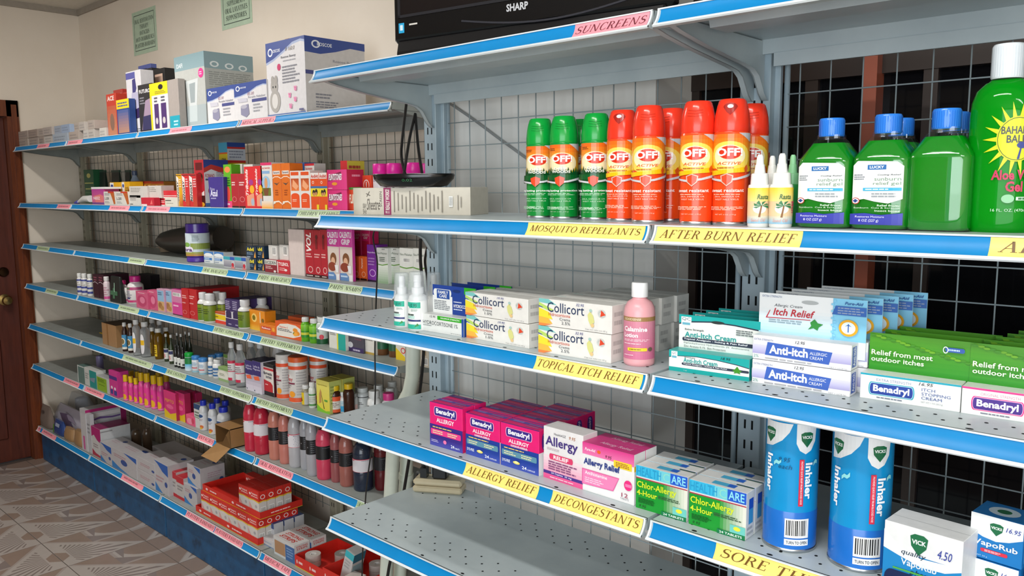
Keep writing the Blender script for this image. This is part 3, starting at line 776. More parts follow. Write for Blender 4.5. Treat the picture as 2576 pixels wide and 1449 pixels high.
# old beige carton with the black set-top tray on it
ops = [('g', 0.0, 0.0, 0.07, 1.0, '#b9b1a0', '#cfc8ba', 'h'), ('r', 0.27, 0.0, 0.335, 1.0, '#9c3f68'), ('tu', 'IT REALLY WORKS!', 0.285, 0.06, 0.322, 0.94, '#e8dcd6', 'h'),
       ('tu', 'SCREEN', 0.235, 0.30, 0.255, 0.86, '#5c5650', ''), ('t', 'Sheetre', 0.12, 0.18, 0.235, 0.60, '#5c5650', 'i'), ('tu', 'DEET FREE!', 0.085, 0.04, 0.115, 0.42, '#6a645c', ''), ('p', [(0.115, 0.78), (0.15, 0.70), (0.155, 0.72), (0.12, 0.80)], '#6a645c'), ('p', [(0.12, 0.68), (0.125, 0.67), (0.15, 0.86), (0.145, 0.87)], '#6a645c')]
for i in range(13):
    x = 0.36 + i * 0.034
    ops.append(('r', x, 0.10 + 0.06 * (i % 3), x + 0.009, 0.88 - 0.07 * ((i * 5) % 4), '#8e887e'))
ops += [('bar', 0.83, 0.30, 0.862, 0.68), ('r', 0.90, 0.2, 0.907, 0.72, '#9a948a'), ('r', 0.925, 0.28, 0.932, 0.66, '#9a948a')]
bxl = carton('old_carton', 'box', 'worn beige carton lying flat with a magenta band, under the black tray', 0.0605, -0.2965, 1.6160, 0.3009, 0.0622, 0.10, '#d3ccbd', {'f': ops}, rz=0.367)
TX, TY = 1.7286, -1.5362
TX, TY = 0.190, -0.222
tr = MB().lathe([(0.066, 0), (0.082, 0.003), (0.097, 0.018), (0.1, 0.027), (0.098, 0.030), (0.09, 0.0285), (0.0, 0.0275)], BLK, 40, 1.0, 0.52).build('set_top_box', None, (TX, TY, Z1 + 0.0632), 0.45)
tag(tr, 'oval black set-top tray with green digits resting on the beige carton', 'set-top box')
printed('display', [('t', '0:02', 0.47, 0.35, 0.60, 0.60, '#1f6b3a', '')], lambda u, v, e: ((u - 0.5) * 0.19, -0.0505 - e - 0.003 * v + 0.012 * abs(u - 0.5), 0.004 + v * 0.024), tr)
def cable(label, pts, r, col='#1b1918', name='cable'):
    P = [Vector(p) for p in pts]; out = []
    for i in range(len(P) - 1):
        p0, p1, p2, p3 = P[max(i - 1, 0)], P[i], P[i + 1], P[min(i + 2, len(P) - 1)]
        for k in range(6):
            t = k / 6
            out.append(0.5 * ((2 * p1) + (p2 - p0) * t + (2 * p0 - 5 * p1 + 4 * p2 - p3) * t * t + (3 * p1 - p0 - 3 * p2 + p3) * t ** 3))
    out.append(P[-1])
    o = MB().tube(out, r, mat(col, 'plastic'), 8).build(name)
    return tag(o, label, 'cable')
cable('flat black cable hanging in front of the far top shelf, left strand', [(0.0616, -0.1300, 1.8819), (0.0553, -0.1400, 1.7971), (0.0626, -0.1500, 1.7530), (0.0894, -0.1600, 1.7031)], 0.0036)
cable('black cable crossing down to the tray, middle strand', [(0.0835, -0.1200, 1.8590), (0.0824, -0.1400, 1.7958), (0.0804, -0.1600, 1.7033)], 0.0036)
cable('black cable falling to the tray beside the slotted post, right strand', [(0.0834, -0.1200, 1.8562), (0.1027, -0.1300, 1.7762), (0.1280, -0.1400, 1.7046)], 0.0036)
cable('thin black wire dangling down in front of the far shelves', [(0.12, -0.20, Z1 + 0.068), (0.05, -0.17, Z1 + 0.060), (0.002, -0.13, Z1 + 0.006), (-0.1211, -0.1000, 1.5591), (-0.1350, -0.0800, 1.4763), (-0.1711, -0.0600, 1.3612), (-0.1958, -0.0500, 1.2206), (-0.1995, -0.0500, 1.0982), (-0.2170, -0.0500, 0.9592), (-0.2475, -0.0500, 0.8319), (-0.2629, -0.0500, 0.7507), (-0.2852, -0.0500, 0.5732), (-0.3192, -0.0500, 0.1722)], 0.0022)
cable('black cable behind the white spray bottles, left of the slotted post', [(-0.0457, 0.0000, 1.5407), (-0.0478, 0.0000, 1.4755), (-0.0365, 0.0000, 1.3669), (-0.0423, 0.0000, 1.2332), (-0.0669, 0.0000, 1.0938), (-0.1146, 0.0000, 0.9098), (-0.1522, -0.0200, 0.6902), (-0.2049, -0.0200, 0.5268), (-0.2657, -0.0200, 0.2334)], 0.0045)
cable('short black cable loop touching the slotted post', [(-0.0171, 0.0000, 1.5203), (-0.0524, 0.0200, 1.4792), (-0.0457, 0.0200, 1.4302), (-0.0444, 0.0200, 1.3639)], 0.0036)
cable('thin grey cable slanting down the wall behind the wire grid', [(0.0011, 0.0680, 1.9042), (0.0942, 0.0680, 1.8544), (0.1936, 0.0680, 1.7968), (0.3006, 0.0680, 1.7361), (0.4011, 0.0680, 1.6772)], 0.0035, '#8d9090')
PVC = mat('#cfd6c8', 'plastic')
pp = MB().tube([(-0.1479, 0.0600, 1.3733), (-0.1563, 0.0600, 1.2324), (-0.1633, 0.0600, 1.1308), (-0.1794, 0.0600, 1.0802), (-0.2141, 0.0600, 1.0318), (-0.2422, 0.0600, 0.9773), (-0.2599, 0.0600, 0.9115), (-0.2712, 0.0600, 0.8209), (-0.2949, 0.0600, 0.6222), (-0.3321, 0.0600, 0.3049)], 0.021, PVC, 16).build('drain_pipe')
tag(pp, 'pale bent plastic pipe standing between the two shelf runs', 'pipe')
p2 = MB().tube([(-0.2357, 0.1200, 0.9652), (-0.2698, 0.1200, 0.8565), (-0.2837, 0.1200, 0.7368), (-0.3140, 0.1200, 0.5034), (-0.3387, 0.1200, 0.2772)], 0.021, PVC, 16).build('straight_pipe')
tag(p2, 'second pale plastic pipe just right of the bent one', 'pipe')
MB().tube([(-0.2760, 0.1200, 0.7907), (-0.2786, 0.1200, 0.7706)], 0.0235, PVC, 16).build('pipe_collar', p2)
# power strip with two plugs on the empty shelf
sx, sy = 0.0314, -0.1182
ps = empty('power_strip', (sx, sy + 0.004, Z4_), 0.535); tag(ps, 'beige power strip with two black plugs on the empty shelf', 'power strip')
CRE = mat('#cdbf9f', 'plastic')
MB().box(0, 0, 0, 0.135, 0.05, 0.017, CRE).build('lower_shell', ps, bevel=0.004)
MB().box(0.0006, 0.0006, 0.0178, 0.1344, 0.0494, 0.036, CRE).build('upper_shell', ps, bevel=0.006)
MB().box(0.018, 0.012, 0.036, 0.036, 0.034, 0.062, BLK2).tube([(0.027, 0.022, 0.06), (0.026, 0.018, 0.078), (0.02, 0.05, 0.085)], 0.004, BLK2, 8).build('plug', ps)
MB().box(0.052, 0.008, 0.036, 0.092, 0.042, 0.088, BLK2).build('adapter_plug', ps, bevel=0.004)
cable('thin dark cord running from the power strip to the floor behind the pipes', [(sx + 0.01, sy + 0.03, Z4_ + 0.02), (sx - 0.02, sy + 0.05, Z4_ + 0.03), (-0.06, -0.02, Z4_ - 0.02), (-0.09, 0.03, Z4_ - 0.3), (-0.10, 0.05, 0.02)], 0.0035)

# ================================================================ goods on the near run
def can(label, kind, X, Y, z, _d, _h, face=-66, nozzle=False):
    R, h = 0.0268, 0.192
    root = empty('spray_can', (X, Y, z)); tag(root, label, 'spray can', 'insect repellent cans on the near shelf')
    body = '#ef4a17' if kind == 'a' else '#0d8f38'
    cap = '#f03a22' if kind == 'a' else '#0aa03c'
    b = MB().lathe([(R * 0.95, 0), (R, 0.002), (R, 0.005), (R * 0.97, 0.006)], mat('#c9ccd0', 'metal'), 28); b.build('base_rim', root)
    MB().lathe([(R, 0.006), (R, h * 0.735), (R * 0.97, h * 0.745)], mat(body, 'gloss'), 28).build('can_body', root)
    MB().lathe([(R * 0.99, h * 0.742), (R * 1.01, h * 0.748), (R * 1.0, h * 0.81), (R * 0.95, h * 0.885), (R * 0.86, h * 0.945), (R * 0.77, h * 0.987), (R * 0.68, h)], mat(cap, 'gloss'), 28).build('cap', root)
    fa = math.radians(face)
    def wrap(v0, v1, sp, off=0.0003, prof=None):
        sp = math.radians(sp)
        def s(u, v, e):
            t = v0 + (v1 - v0) * v; a = fa + (u - 0.5) * sp; r = (prof(t) if prof else R) + off + e
            return (r * math.cos(a), r * math.sin(a), t * h)
        return s
    if kind == 'a':
        ops = [('g', 0, 0.60, 1, 0.98, '#f8c21a', '#f26a1c', 'v'), ('e', 0.5, 0.73, 0.30, 0.17, '#fbd95a'), ('e', 0.5, 0.74, 0.22, 0.12, '#fdeebd'),
               ('p', [(0.62, 0.99), (1, 0.99), (1, 0.885), (0.80, 0.90)], '#c9c9cb'), ('e', 0.51, 0.775, 0.15, 0.075, '#d9371c'),
               ('t', 'OFF!', 0.335, 0.735, 0.675, 0.825, '#ffffff', 'h'), ('t', 'ACTIVE', 0.34, 0.64, 0.66, 0.672, '#e0661a', 'bi'), ('l', 0.34, 0.60, 0.64, 0.612, 1, '#b9641c'),
               ('w', [(0, 0.54, 0.60), (0.25, 0.52, 0.575), (0.5, 0.545, 0.585), (0.75, 0.56, 0.62), (1, 0.58, 0.63)], '#f9c414'), ('p', [(0.70, 0.60), (0.74, 0.64), (0.77, 0.60), (0.75, 0.56), (0.71, 0.56)], '#d85a1a'),
               ('w', [(0, 0.525, 0.545), (0.2, 0.48, 0.50), (0.42, 0.45, 0.475), (0.6, 0.47, 0.495), (0.8, 0.51, 0.54), (1, 0.56, 0.585)], '#cfcfd2'),
               ('p', [(0.40, 0.52), (0.48, 0.545), (0.56, 0.52), (0.55, 0.45), (0.48, 0.40), (0.41, 0.45)], '#d9b8a4'), ('p', [(0.415, 0.512), (0.48, 0.535), (0.545, 0.512), (0.535, 0.455), (0.48, 0.412), (0.425, 0.455)], '#e84a24'),
               ('t', 'sweat resistant', 0.26, 0.335, 0.70, 0.372, '#fff4ea', 'b'), ('l', 0.30, 0.305, 0.68, 0.315, 1, '#f7b79a'), ('t', 'ZIKA, DENGUE OR', 0.32, 0.275, 0.64, 0.293, '#fbd2bd', ''), ('t', 'WEST NILE VIRUS', 0.33, 0.245, 0.63, 0.262, '#fbd2bd', ''),
               ('l', 0.24, 0.135, 0.70, 0.172, 3, '#f9c3a8'), ('t', 'NET WT. 6 OZ. (170 g)', 0.34, 0.075, 0.60, 0.09, '#fbd2bd', ''), ('r', 0.92, 0.10, 0.99, 0.80, '#d43c14')]
    else:
        g = []
        for i in range(24):
            u = i / 24; g.append(('p', [(u - 0.02, 0.55), (u + 0.06, 0.55), (u + 0.02, 0.645 + 0.05 * ((i * 7) % 5) / 5)], '#0b4d22'))
        ops = [('g', 0, 0.56, 1, 0.98, '#fbd23c', '#f0641c', 'v'), ('e', 0.5, 0.73, 0.26, 0.14, '#fdeebd'), ('p', [(0.62, 0.99), (1, 0.99), (1, 0.885), (0.80, 0.90)], '#c9c9cb'), ('l', 0.26, 0.90, 0.42, 0.93, 2, '#7a3510'),
               ('e', 0.51, 0.785, 0.15, 0.075, '#d9371c'), ('t', 'OFF!', 0.335, 0.745, 0.675, 0.835, '#ffffff', 'h')] + g + [('r', 0, 0.48, 1, 0.57, '#0b5a26'),
               ('t', 'DEEP', 0.40, 0.638, 0.59, 0.672, '#eef3e6', 'h'), ('t', 'WOODS', 0.36, 0.595, 0.63, 0.632, '#eef3e6', 'h'), ('r', 0, 0.46, 1, 0.50, '#0d3c1d'),
               ('w', [(0, 0.525, 0.545), (0.2, 0.48, 0.50), (0.42, 0.45, 0.475), (0.6, 0.47, 0.495), (0.8, 0.51, 0.54), (1, 0.56, 0.585)], '#cfcfd2'),
               ('p', [(0.41, 0.53), (0.48, 0.555), (0.55, 0.53), (0.54, 0.46), (0.48, 0.41), (0.42, 0.46)], '#e84a24'), ('t', 'long lasting protection', 0.22, 0.335, 0.74, 0.372, '#f2f7ee', 'b'), ('l', 0.26, 0.295, 0.70, 0.32, 2, '#a9d4b0'),
               ('t', 'ZIKA, DENGUE OR', 0.32, 0.235, 0.64, 0.253, '#bfe0c4', ''), ('t', 'WEST NILE VIRUS', 0.33, 0.205, 0.63, 0.222, '#bfe0c4', ''), ('l', 0.24, 0.10, 0.70, 0.137, 3, '#a9d4b0'), ('t', 'CAUTION:', 0.36, 0.112, 0.47, 0.128, '#eef7ea', 'b'), ('t', 'NET WT. 6 OZ. (170 g)', 0.34, 0.06, 0.60, 0.075, '#bfe0c4', '')]
    printed('printed_label', ops, wrap(0.03, 0.738, 250), root, cut=0.04, fin='gloss')
    def capr(t):
        P = [(1.0, 0.81), (0.95, 0.885), (0.86, 0.945), (0.77, 0.987), (0.68, 1.0)]
        for (r0, a0), (r1, a1) in zip(P, P[1:]):
            if a0 <= t <= a1: return R * (r0 + (r1 - r0) * (t - a0) / (a1 - a0))
        return R
    if nozzle:
        printed('nozzle', [('p', arcpts(0.5, 0.62, 0.42, 0.30, 0, 180, 8) + [(0.30, 0.25), (0.5, 0.02), (0.70, 0.25)], '#a01c10'), ('e', 0.5, 0.66, 0.17, 0.14, '#f4f4f4')], wrap(0.87, 0.975, 62, 0.0008, capr), root, cut=0.1, fin='gloss')
    else:
        printed('ridge_shading', [('w', [(0.1, 0.2 + 0.25 * k, 0.24 + 0.25 * k), (0.5, 0.12 + 0.25 * k, 0.16 + 0.25 * k), (0.9, 0.2 + 0.25 * k, 0.24 + 0.25 * k)], '#c2301a' if kind == 'a' else '#07802f') for k in range(3)], wrap(0.86, 0.95, 70, 0.0006, capr), root, cut=0.1, fin='gloss')  # darker arcs on the cap: the slight shading of its ridges, put into colour
    return root
can('green spray can at the left end of the row', 'd', 0.5843, -0.2350, 1.6160, 0.0521, 0.1875, face=-62)
can('second green spray can from the left', 'd', 0.6526, -0.2450, 1.6160, 0.0527, 0.1864, face=-62)
can('third green spray can, touching the first red can', 'd', 0.7275, -0.2450, 1.6160, 0.0503, 0.1851, face=-58)
can('green spray can standing behind the second green can', 'd', 0.6305, -0.1650, 1.6160, 0.0502, 0.1890, face=-80)
can('first red spray can, nozzle showing, beside the green cans', 'a', 0.7970, -0.2620, 1.6160, 0.0464, 0.1842, face=-70, nozzle=True)
can('large red spray can in the middle of the row, handwritten price on it', 'a', 0.8729, -0.2950, 1.6160, 0.0540, 0.1823, face=-62)
can('red spray can in shadow behind the middle red can', 'a', 0.8727, -0.2250, 1.6160, 0.0466, 0.1815, face=-95)
can('red spray can left of the one whose nozzle faces the front', 'a', 0.9651, -0.2970, 1.6160, 0.0541, 0.1856, face=-72)
can('red spray can at the right with its white nozzle facing the front', 'a', 1.0169, -0.2850, 1.6160, 0.0530, 0.1863, face=-70, nozzle=True)
can('red spray can behind the small white dropper bottles', 'a', 1.0052, -0.1950, 1.6160, 0.0497, 0.1873, face=-68)

def dropper(label, X, Y, z, d, h, pic=True, green=False):
    R = d / 2
    c = '#f2f2ee' if not green else '#8fd09a'
    o = MB().lathe([(R * 0.94, 0), (R, 0.002), (R, h * 0.56), (R * 0.96, h * 0.58), (R * 0.62, h * 0.60)], mat('#f4f2ec' if not green else '#2f9a4a', 'plastic'), 22).build('dropper_bottle', None, (X, Y, z))
    tag(o, label, 'bottle', 'small dropper bottles')
    MB().lathe([(R * 0.80, h * 0.585), (R * 0.82, h * 0.60), (R * 0.76, h * 0.735), (R * 0.55, h * 0.745)], mat(c, 'plastic'), 22).build('collar', o)
    MB().lathe([(R * 0.52, h * 0.74), (R * 0.42, h * 0.86), (R * 0.36, h * 0.865), (R * 0.30, h * 0.97), (R * 0.20, h)], mat(c, 'plastic'), 18).build('cone_tip', o)
    if pic:
        ops = [('g', 0, 0, 1, 0.22, '#8fc8e6', '#e6d3b0', 'v'), ('r', 0, 0.22, 1, 0.62, '#f0cda0'), ('g', 0, 0.62, 1, 1, '#f3e08a', '#f6d23c', 'v'), ('e', 0.5, 0.42, 0.20, 0.14, '#fbf3e4'),
               ('p', [(0.46, 0.18), (0.52, 0.18), (0.57, 0.50), (0.53, 0.50)], '#8a5a2a')] + [('p', [(0.55, 0.50), (0.55 + 0.24 * math.cos(a), 0.50 + 0.16 * math.sin(a)), (0.55 + 0.20 * math.cos(a + 0.5), 0.50 + 0.10 * math.sin(a + 0.5))], '#2f7a4a') for a in (0.2, 1.0, 1.9, 2.7, 3.4, -0.5)] + [
               ('t', 'Rasta', 0.42, 0.68, 0.74, 0.82, '#3f6b3c', 'bi'), ('td', 'Men', 0.78, 0.30, 0.88, 0.62, '#c23a5a', 'b'), ('t', 'Seed Oil', 0.25, 0.05, 0.66, 0.14, '#e8a090', 'i')]
        ph = math.radians(-60); sp = math.radians(170)
        printed('printed_label', ops, lambda u, v, e: ((R + 0.0004 + e) * math.cos(ph + (u - 0.5) * sp), (R + 0.0004 + e) * math.sin(ph + (u - 0.5) * sp), h * (0.05 + 0.49 * v)), o, cut=0.06)
    return o
dropper('small white dropper bottle with palm picture, left of its pair', 1.0742, -0.3050, 1.6160, 0.0321, 0.1065)
dropper('small white dropper bottle with palm picture, right of its pair', 1.1084, -0.3050, 1.6160, 0.0324, 0.1070)
dropper('small white dropper bottle half hidden behind the left palm bottle', 1.0702, -0.2550, 1.6160, 0.0284, 0.1059, pic=False)
dropper('small dropper bottle of green liquid behind the right palm bottle', 1.1058, -0.2620, 1.6160, 0.0274, 0.1062, pic=False, green=True)

PROF['gel'] = ([(0.90, 0), (0.97, 0.008), (1, 0.03), (1, 0.60), (0.97, 0.635), (0.52, 0.80), (0.45, 0.815), (0.45, 0.85)], (0.52, 0.835, 1.0))
PROF['gel_in'] = ([(0.88, 0.01), (0.96, 0.03), (0.96, 0.60), (0.93, 0.635), (0.56, 0.775)], (0, 0, 0))
GEL = shader('green_gel', lambda nt, b: (b.inputs['Base Color'].__setattr__('default_value', (0.002, 0.36, 0.010, 1)), b.inputs['Roughness'].__setattr__('default_value', 0.06), b.inputs['Transmission Weight'].__setattr__('default_value', 0.35), b.inputs['IOR'].__setattr__('default_value', 1.30)))
_MATS[('gelgreen', 'liquid')] = GEL
def gel_bottle(label, X, Y, z, _d, h, lab=True, R=0.040):
    band = None
    if lab:
        band = (0.045, 0.605, 92, [('p', [(0.02, 0.36), (0.02, 0.92), (0.12, 0.99), (0.84, 0.97), (0.95, 0.90), (0.95, 0.40), (0.72, 0.33), (0.45, 0.36), (0.25, 0.40)], '#eef0ec'),
              ('r', 0.30, 0.85, 0.66, 0.925, '#2f6fb0'), ('t', 'LUCKY', 0.34, 0.868, 0.62, 0.91, '#ffffff', 'h'), ('l', 0.06, 0.70, 0.26, 0.78, 3, '#8a8f96'), ('t', 'Cooling Relief', 0.50, 0.755, 0.91, 0.78, '#4a5058', 'bi'),
              ('t', 'sunburn', 0.44, 0.68, 0.91, 0.735, '#7d9a82', ''), ('t', 'relief gel', 0.42, 0.60, 0.91, 0.665, '#7d9a82', ''), ('r', 0.24, 0.525, 0.92, 0.572, '#3fb0d8'), ('l', 0.28, 0.54, 0.88, 0.558, 1, '#d8f0f8'), ('l', 0.40, 0.43, 0.90, 0.49, 2, '#9aa0a6'),
              ('e', 0.12, 0.37, 0.075, 0.05, '#c23a3a'), ('e', 0.12, 0.37, 0.06, 0.04, '#f2f2f0'), ('r', 0.10, 0.345, 0.14, 0.395, '#2a3f8a'), ('r', 0.075, 0.36, 0.165, 0.38, '#2a3f8a'),
              ('t', 'Relief from:', 0.52, 0.285, 0.90, 0.315, '#dff3dc', 'b'), ('t', 'Sunburn  Cuts & Scrapes', 0.10, 0.245, 0.90, 0.275, '#dff3dc', ''), ('t', 'Insect bites', 0.48, 0.205, 0.90, 0.232, '#dff3dc', 'b'),
              ('p', [(0.03, 0.0), (0.03, 0.165), (0.3, 0.18), (0.6, 0.155), (0.95, 0.185), (0.95, 0.0)], '#3a3fa8'), ('t', 'Restores Moisture', 0.14, 0.11, 0.66, 0.14, '#e4e6fa', ''), ('t', '8 OZ (227 g)', 0.20, 0.035, 0.56, 0.085, '#f4f4ff', '')])
    o = bottle('gel_bottle', 'bottle', label, X, Y, z, 2 * R, h, 'gel', 'gelgreen', '#2f7fe0', band, 'liquid', 'gloss', 'sunburn gel bottles', face=-90, sx=1.0, sy=0.82, sq=2.2, n=32)
    o.data.materials[0] = mat('#dfeee4', 'clear')
    MB().lathe([(r * R, t * h) for r, t in PROF['gel_in'][0]], GEL, 32, 1.0, 0.82, sq=2.2).build('gel', o)
    return o
gel_bottle('green gel bottle with blue cap, first of the labelled pair', 1.1669, -0.2750, 1.6160, 0.0822, 0.1548)
gel_bottle('green gel bottle with blue cap, second of the labelled pair', 1.2438, -0.2750, 1.6160, 0.0777, 0.1554)
gel_bottle('green gel bottle showing no label, beside the big sun bottle', 1.3159, -0.2750, 1.6160, 0.0777, 0.1580, lab=False)
gel_bottle('green gel bottle mostly hidden behind the second labelled one', 1.2295, -0.1750, 1.6160, 0.0545, 0.1566, lab=False)
gel_bottle('green gel bottle right behind the unlabelled one', 1.3042, -0.1850, 1.6160, 0.0568, 0.1599, lab=False)
gel_bottle('green gel bottle farthest back on the sunburn shelf', 1.2877, -0.0850, 1.6160, 0.0451, 0.1631, lab=False)
# tall bottle with the yellow sun
PROF['balm'] = ([(0.92, 0), (0.98, 0.01), (1, 0.03), (1, 0.62), (0.96, 0.70), (0.84, 0.76), (0.60, 0.80), (0.52, 0.805), (0.46, 0.815)], (0.66, 0.82, 1.0))
rays = []
for i in range(18):
    a = 2 * PI * i / 18
    rays.append(('p', [(0.5 + 0.25 * math.cos(a - 0.13), 0.66 + 0.165 * math.sin(a - 0.13)), (0.5 + 0.46 * math.cos(a), 0.66 + 0.30 * math.sin(a)), (0.5 + 0.25 * math.cos(a + 0.13), 0.66 + 0.165 * math.sin(a + 0.13))], '#d3d81c'))
bottle('balm_bottle', 'bottle', 'tall green bottle with a yellow sun and clear cap, cut by the right edge', 1.3796, -0.2650, 1.6160, 0.0777, 0.2328, 'balm', 'gelgreen', '#dfe6ea',
       (0.06, 0.72, 120, rays + [('e', 0.5, 0.66, 0.27, 0.18, '#d3d81c'), ('o', 0.5, 0.66, 0.255, 0.17, 0.03, '#4a5a1a'), ('t', 'BAHAMA', 0.29, 0.70, 0.71, 0.76, '#4a4a52', 'b'), ('t', 'BALM', 0.36, 0.63, 0.64, 0.69, '#4a4a52', 'b'), ('p', [(0.50, 0.50), (0.53, 0.50), (0.56, 0.60), (0.54, 0.60)], '#2f3f8a'), ('e', 0.56, 0.61, 0.07, 0.025, '#2f3f8a'),
        ('t', 'Aloe Vera', 0.20, 0.335, 0.80, 0.415, '#c8325a', 'h'), ('t', 'Gel', 0.38, 0.24, 0.60, 0.325, '#c8325a', 'h'), ('e', 0.42, 0.185, 0.08, 0.035, '#8fc89a'), ('r', 0.52, 0.172, 0.92, 0.20, '#cfe8d2'), ('l', 0.55, 0.178, 0.90, 0.194, 1, '#3f7a4a'), ('t', '16 FL. OZ. (470mL)', 0.22, 0.075, 0.72, 0.105, '#cfe8d2', '')]), 'liquid', 'gloss', face=-60, sx=1.0, sy=0.7, n=32)

# ---------------------------------------------------------------- topical itch relief shelf
def spray_white(label, X, Y, z, d, h, lab=True):
    R = d / 2
    o = MB().lathe([(R * 0.86, 0), (R * 0.92, 0.003), (R * 0.92, h * 0.50), (R * 0.80, h * 0.585), (R * 0.52, h * 0.615), (R * 0.50, h * 0.64)], mat('#f3f5f3', 'plastic'), 24).build('spray_bottle', None, (X, Y, z))
    tag(o, label, 'bottle', 'white spray bottles with clear covers')
    MB().lathe([(R * 0.56, h * 0.63), (R * 0.56, h * 0.73), (R * 0.36, h * 0.74), (R * 0.33, h * 0.82), (R * 0.38, h * 0.83), (R * 0.36, h * 0.93), (R * 0.30, h * 0.945)], mat('#f6f7f6', 'plastic'), 20).build('pump_head', o)
    MB().lathe([(R * 1.0, h * 0.52), (R * 0.98, h * 0.56), (R * 0.80, h * 0.97), (R * 0.74, h), (0.0, h)], mat('#e8eef0', 'film'), 24).build('clear_cover', o)
    if lab:
        ph = math.radians(-75); sp = math.radians(95); r = R * 0.92
        ops = [('r', 0, 0, 1, 1, '#f2f5f2'), ('r', 0, 0.78, 1, 1, '#2fb59a'), ('t', '10.95', 0.30, 0.82, 0.80, 0.95, '#14332c', 'i'), ('e', 0.14, 0.78, 0.13, 0.06, '#f2f5f2'), ('l', 0.40, 0.66, 0.90, 0.74, 3, '#8aa39a'), ('l', 0.06, 0.50, 0.80, 0.56, 1, '#3f4f4a'), ('l', 0.06, 0.40, 0.85, 0.48, 2, '#8ad0bf'), ('r', 0, 0.28, 1, 0.35, '#3a3f7a'), ('r', 0, 0.0, 1, 0.17, '#2fb59a'), ('p', [(0.6, 0.06), (0.9, 0.14), (0.8, 0.22)], '#2f8a3a')]
        printed('printed_label', ops, lambda u, v, e: ((r + 0.0004 + e) * math.cos(ph + (u - 0.5) * sp), (r + 0.0004 + e) * math.sin(ph + (u - 0.5) * sp), h * (0.03 + 0.46 * v)), o, cut=0.1)
    return o
spray_white('white pump spray bottle under a clear cover, at the left end of its shelf', 0.2500, -0.3132, 1.3740, 0.0392, 0.1186)
spray_white('white pump spray bottle under a clear cover, beside the blue carton', 0.3068, -0.3171, 1.3740, 0.0457, 0.1251)
spray_white('white pump spray bottle standing behind the other two', 0.2279, -0.2000, 1.3740, 0.0376, 0.1091, lab=False)

def header_carton(name, label, geo, d, rz, col, prints, hcol, hops, hh, h0=0.0, group=None, sides=None, inset=0.0, hd=0.0012, hw=None):
    """a small carton whose back panel runs up as a hang-tab header card"""
    X, Y, z, w, h = geo
    o = carton(name, 'carton', label, X, Y, z + h0, w, h, d, col, prints, rz, group, sides)
    c = MB().box(inset, d - hd, h * 0.3, w + (hw or 0) - inset, d, h + hh, mat(hcol, 'card')).build('header_card', o)
    printed('printed_face', hops, lambda u, v, e: (inset + u * (w + (hw or 0) - 2 * inset), d - hd - e, h + v * hh), c)
    return o
hyd = header_carton('cream_carton', 'white and green carton, in front of the blue cards, left on its shelf', (0.3247, -0.3221, 1.3740, 0.1285, 0.0375), 0.030, 0.003, '#e6e8e4',
    {'f': [('r', 0.38, 0.76, 0.96, 0.98, '#2fa81e'), ('t', 'MAXIMUM STRENGTH', 0.46, 0.83, 0.90, 0.92, '#e8f6e4', 'b'), ('t', 'HYDROCORTISONE 1%', 0.03, 0.42, 0.86, 0.64, '#3c4346', ''), ('l', 0.03, 0.34, 0.24, 0.38, 1, '#8a9092'), ('t', '12.95', 0.20, 0.84, 0.34, 0.96, '#333333', 'i'), ('t', 'NET WT. 0.5 OZ (14 g)', 0.70, 0.06, 0.94, 0.13, '#6a7072', ''), ('r', 0.955, 0.0, 1.0, 1.0, '#1f4a9a')], 'r': [('r', 0, 0, 1, 1, '#1f4a9a')]},
    '#1b3f94', [('r', 0.0, 0.0, 0.46, 0.62, '#e6e8e6'), ('rr', 0.02, 0.60, 0.44, 0.86, '#e6e8e6', 0.3), ('r', 0.10, 0.52, 0.40, 0.84, '#1f4a9a'), ('t', 'FAMILY', 0.13, 0.69, 0.37, 0.80, '#f0f0f0', 'b'), ('t', 'CARE', 0.16, 0.56, 0.34, 0.67, '#f0f0f0', 'b'), ('l', 0.04, 0.12, 0.42, 0.45, 6, '#7a8084'), ('e', 0.56, 0.84, 0.09, 0.05, '#14306e'), ('r', 0.74, 0.76, 1, 1, '#2fa81e'), ('l', 0.50, 0.44, 0.72, 0.48, 1, '#c8d0e4'), ('t', 'HYDROCORTISONE', 0.50, 0.26, 0.99, 0.38, '#f2f4f8', 'b'), ('l', 0.50, 0.18, 0.72, 0.22, 1, '#c8d0e4')], 0.060, group='hydrocortisone cartons with blue header cards', inset=0.004, hw=0.012)
for i, (dy, dx) in enumerate(((0.045, 0.012), (0.075, 0.03))):
    q = dup(hyd, hyd.location + Vector((dx, dy, 0.006 * (i + 1))), ['blue header card carton second from the front, behind the white and green carton', 'blue header card carton farthest back, showing a green corner'][i]); q.location.z = hyd.location.z

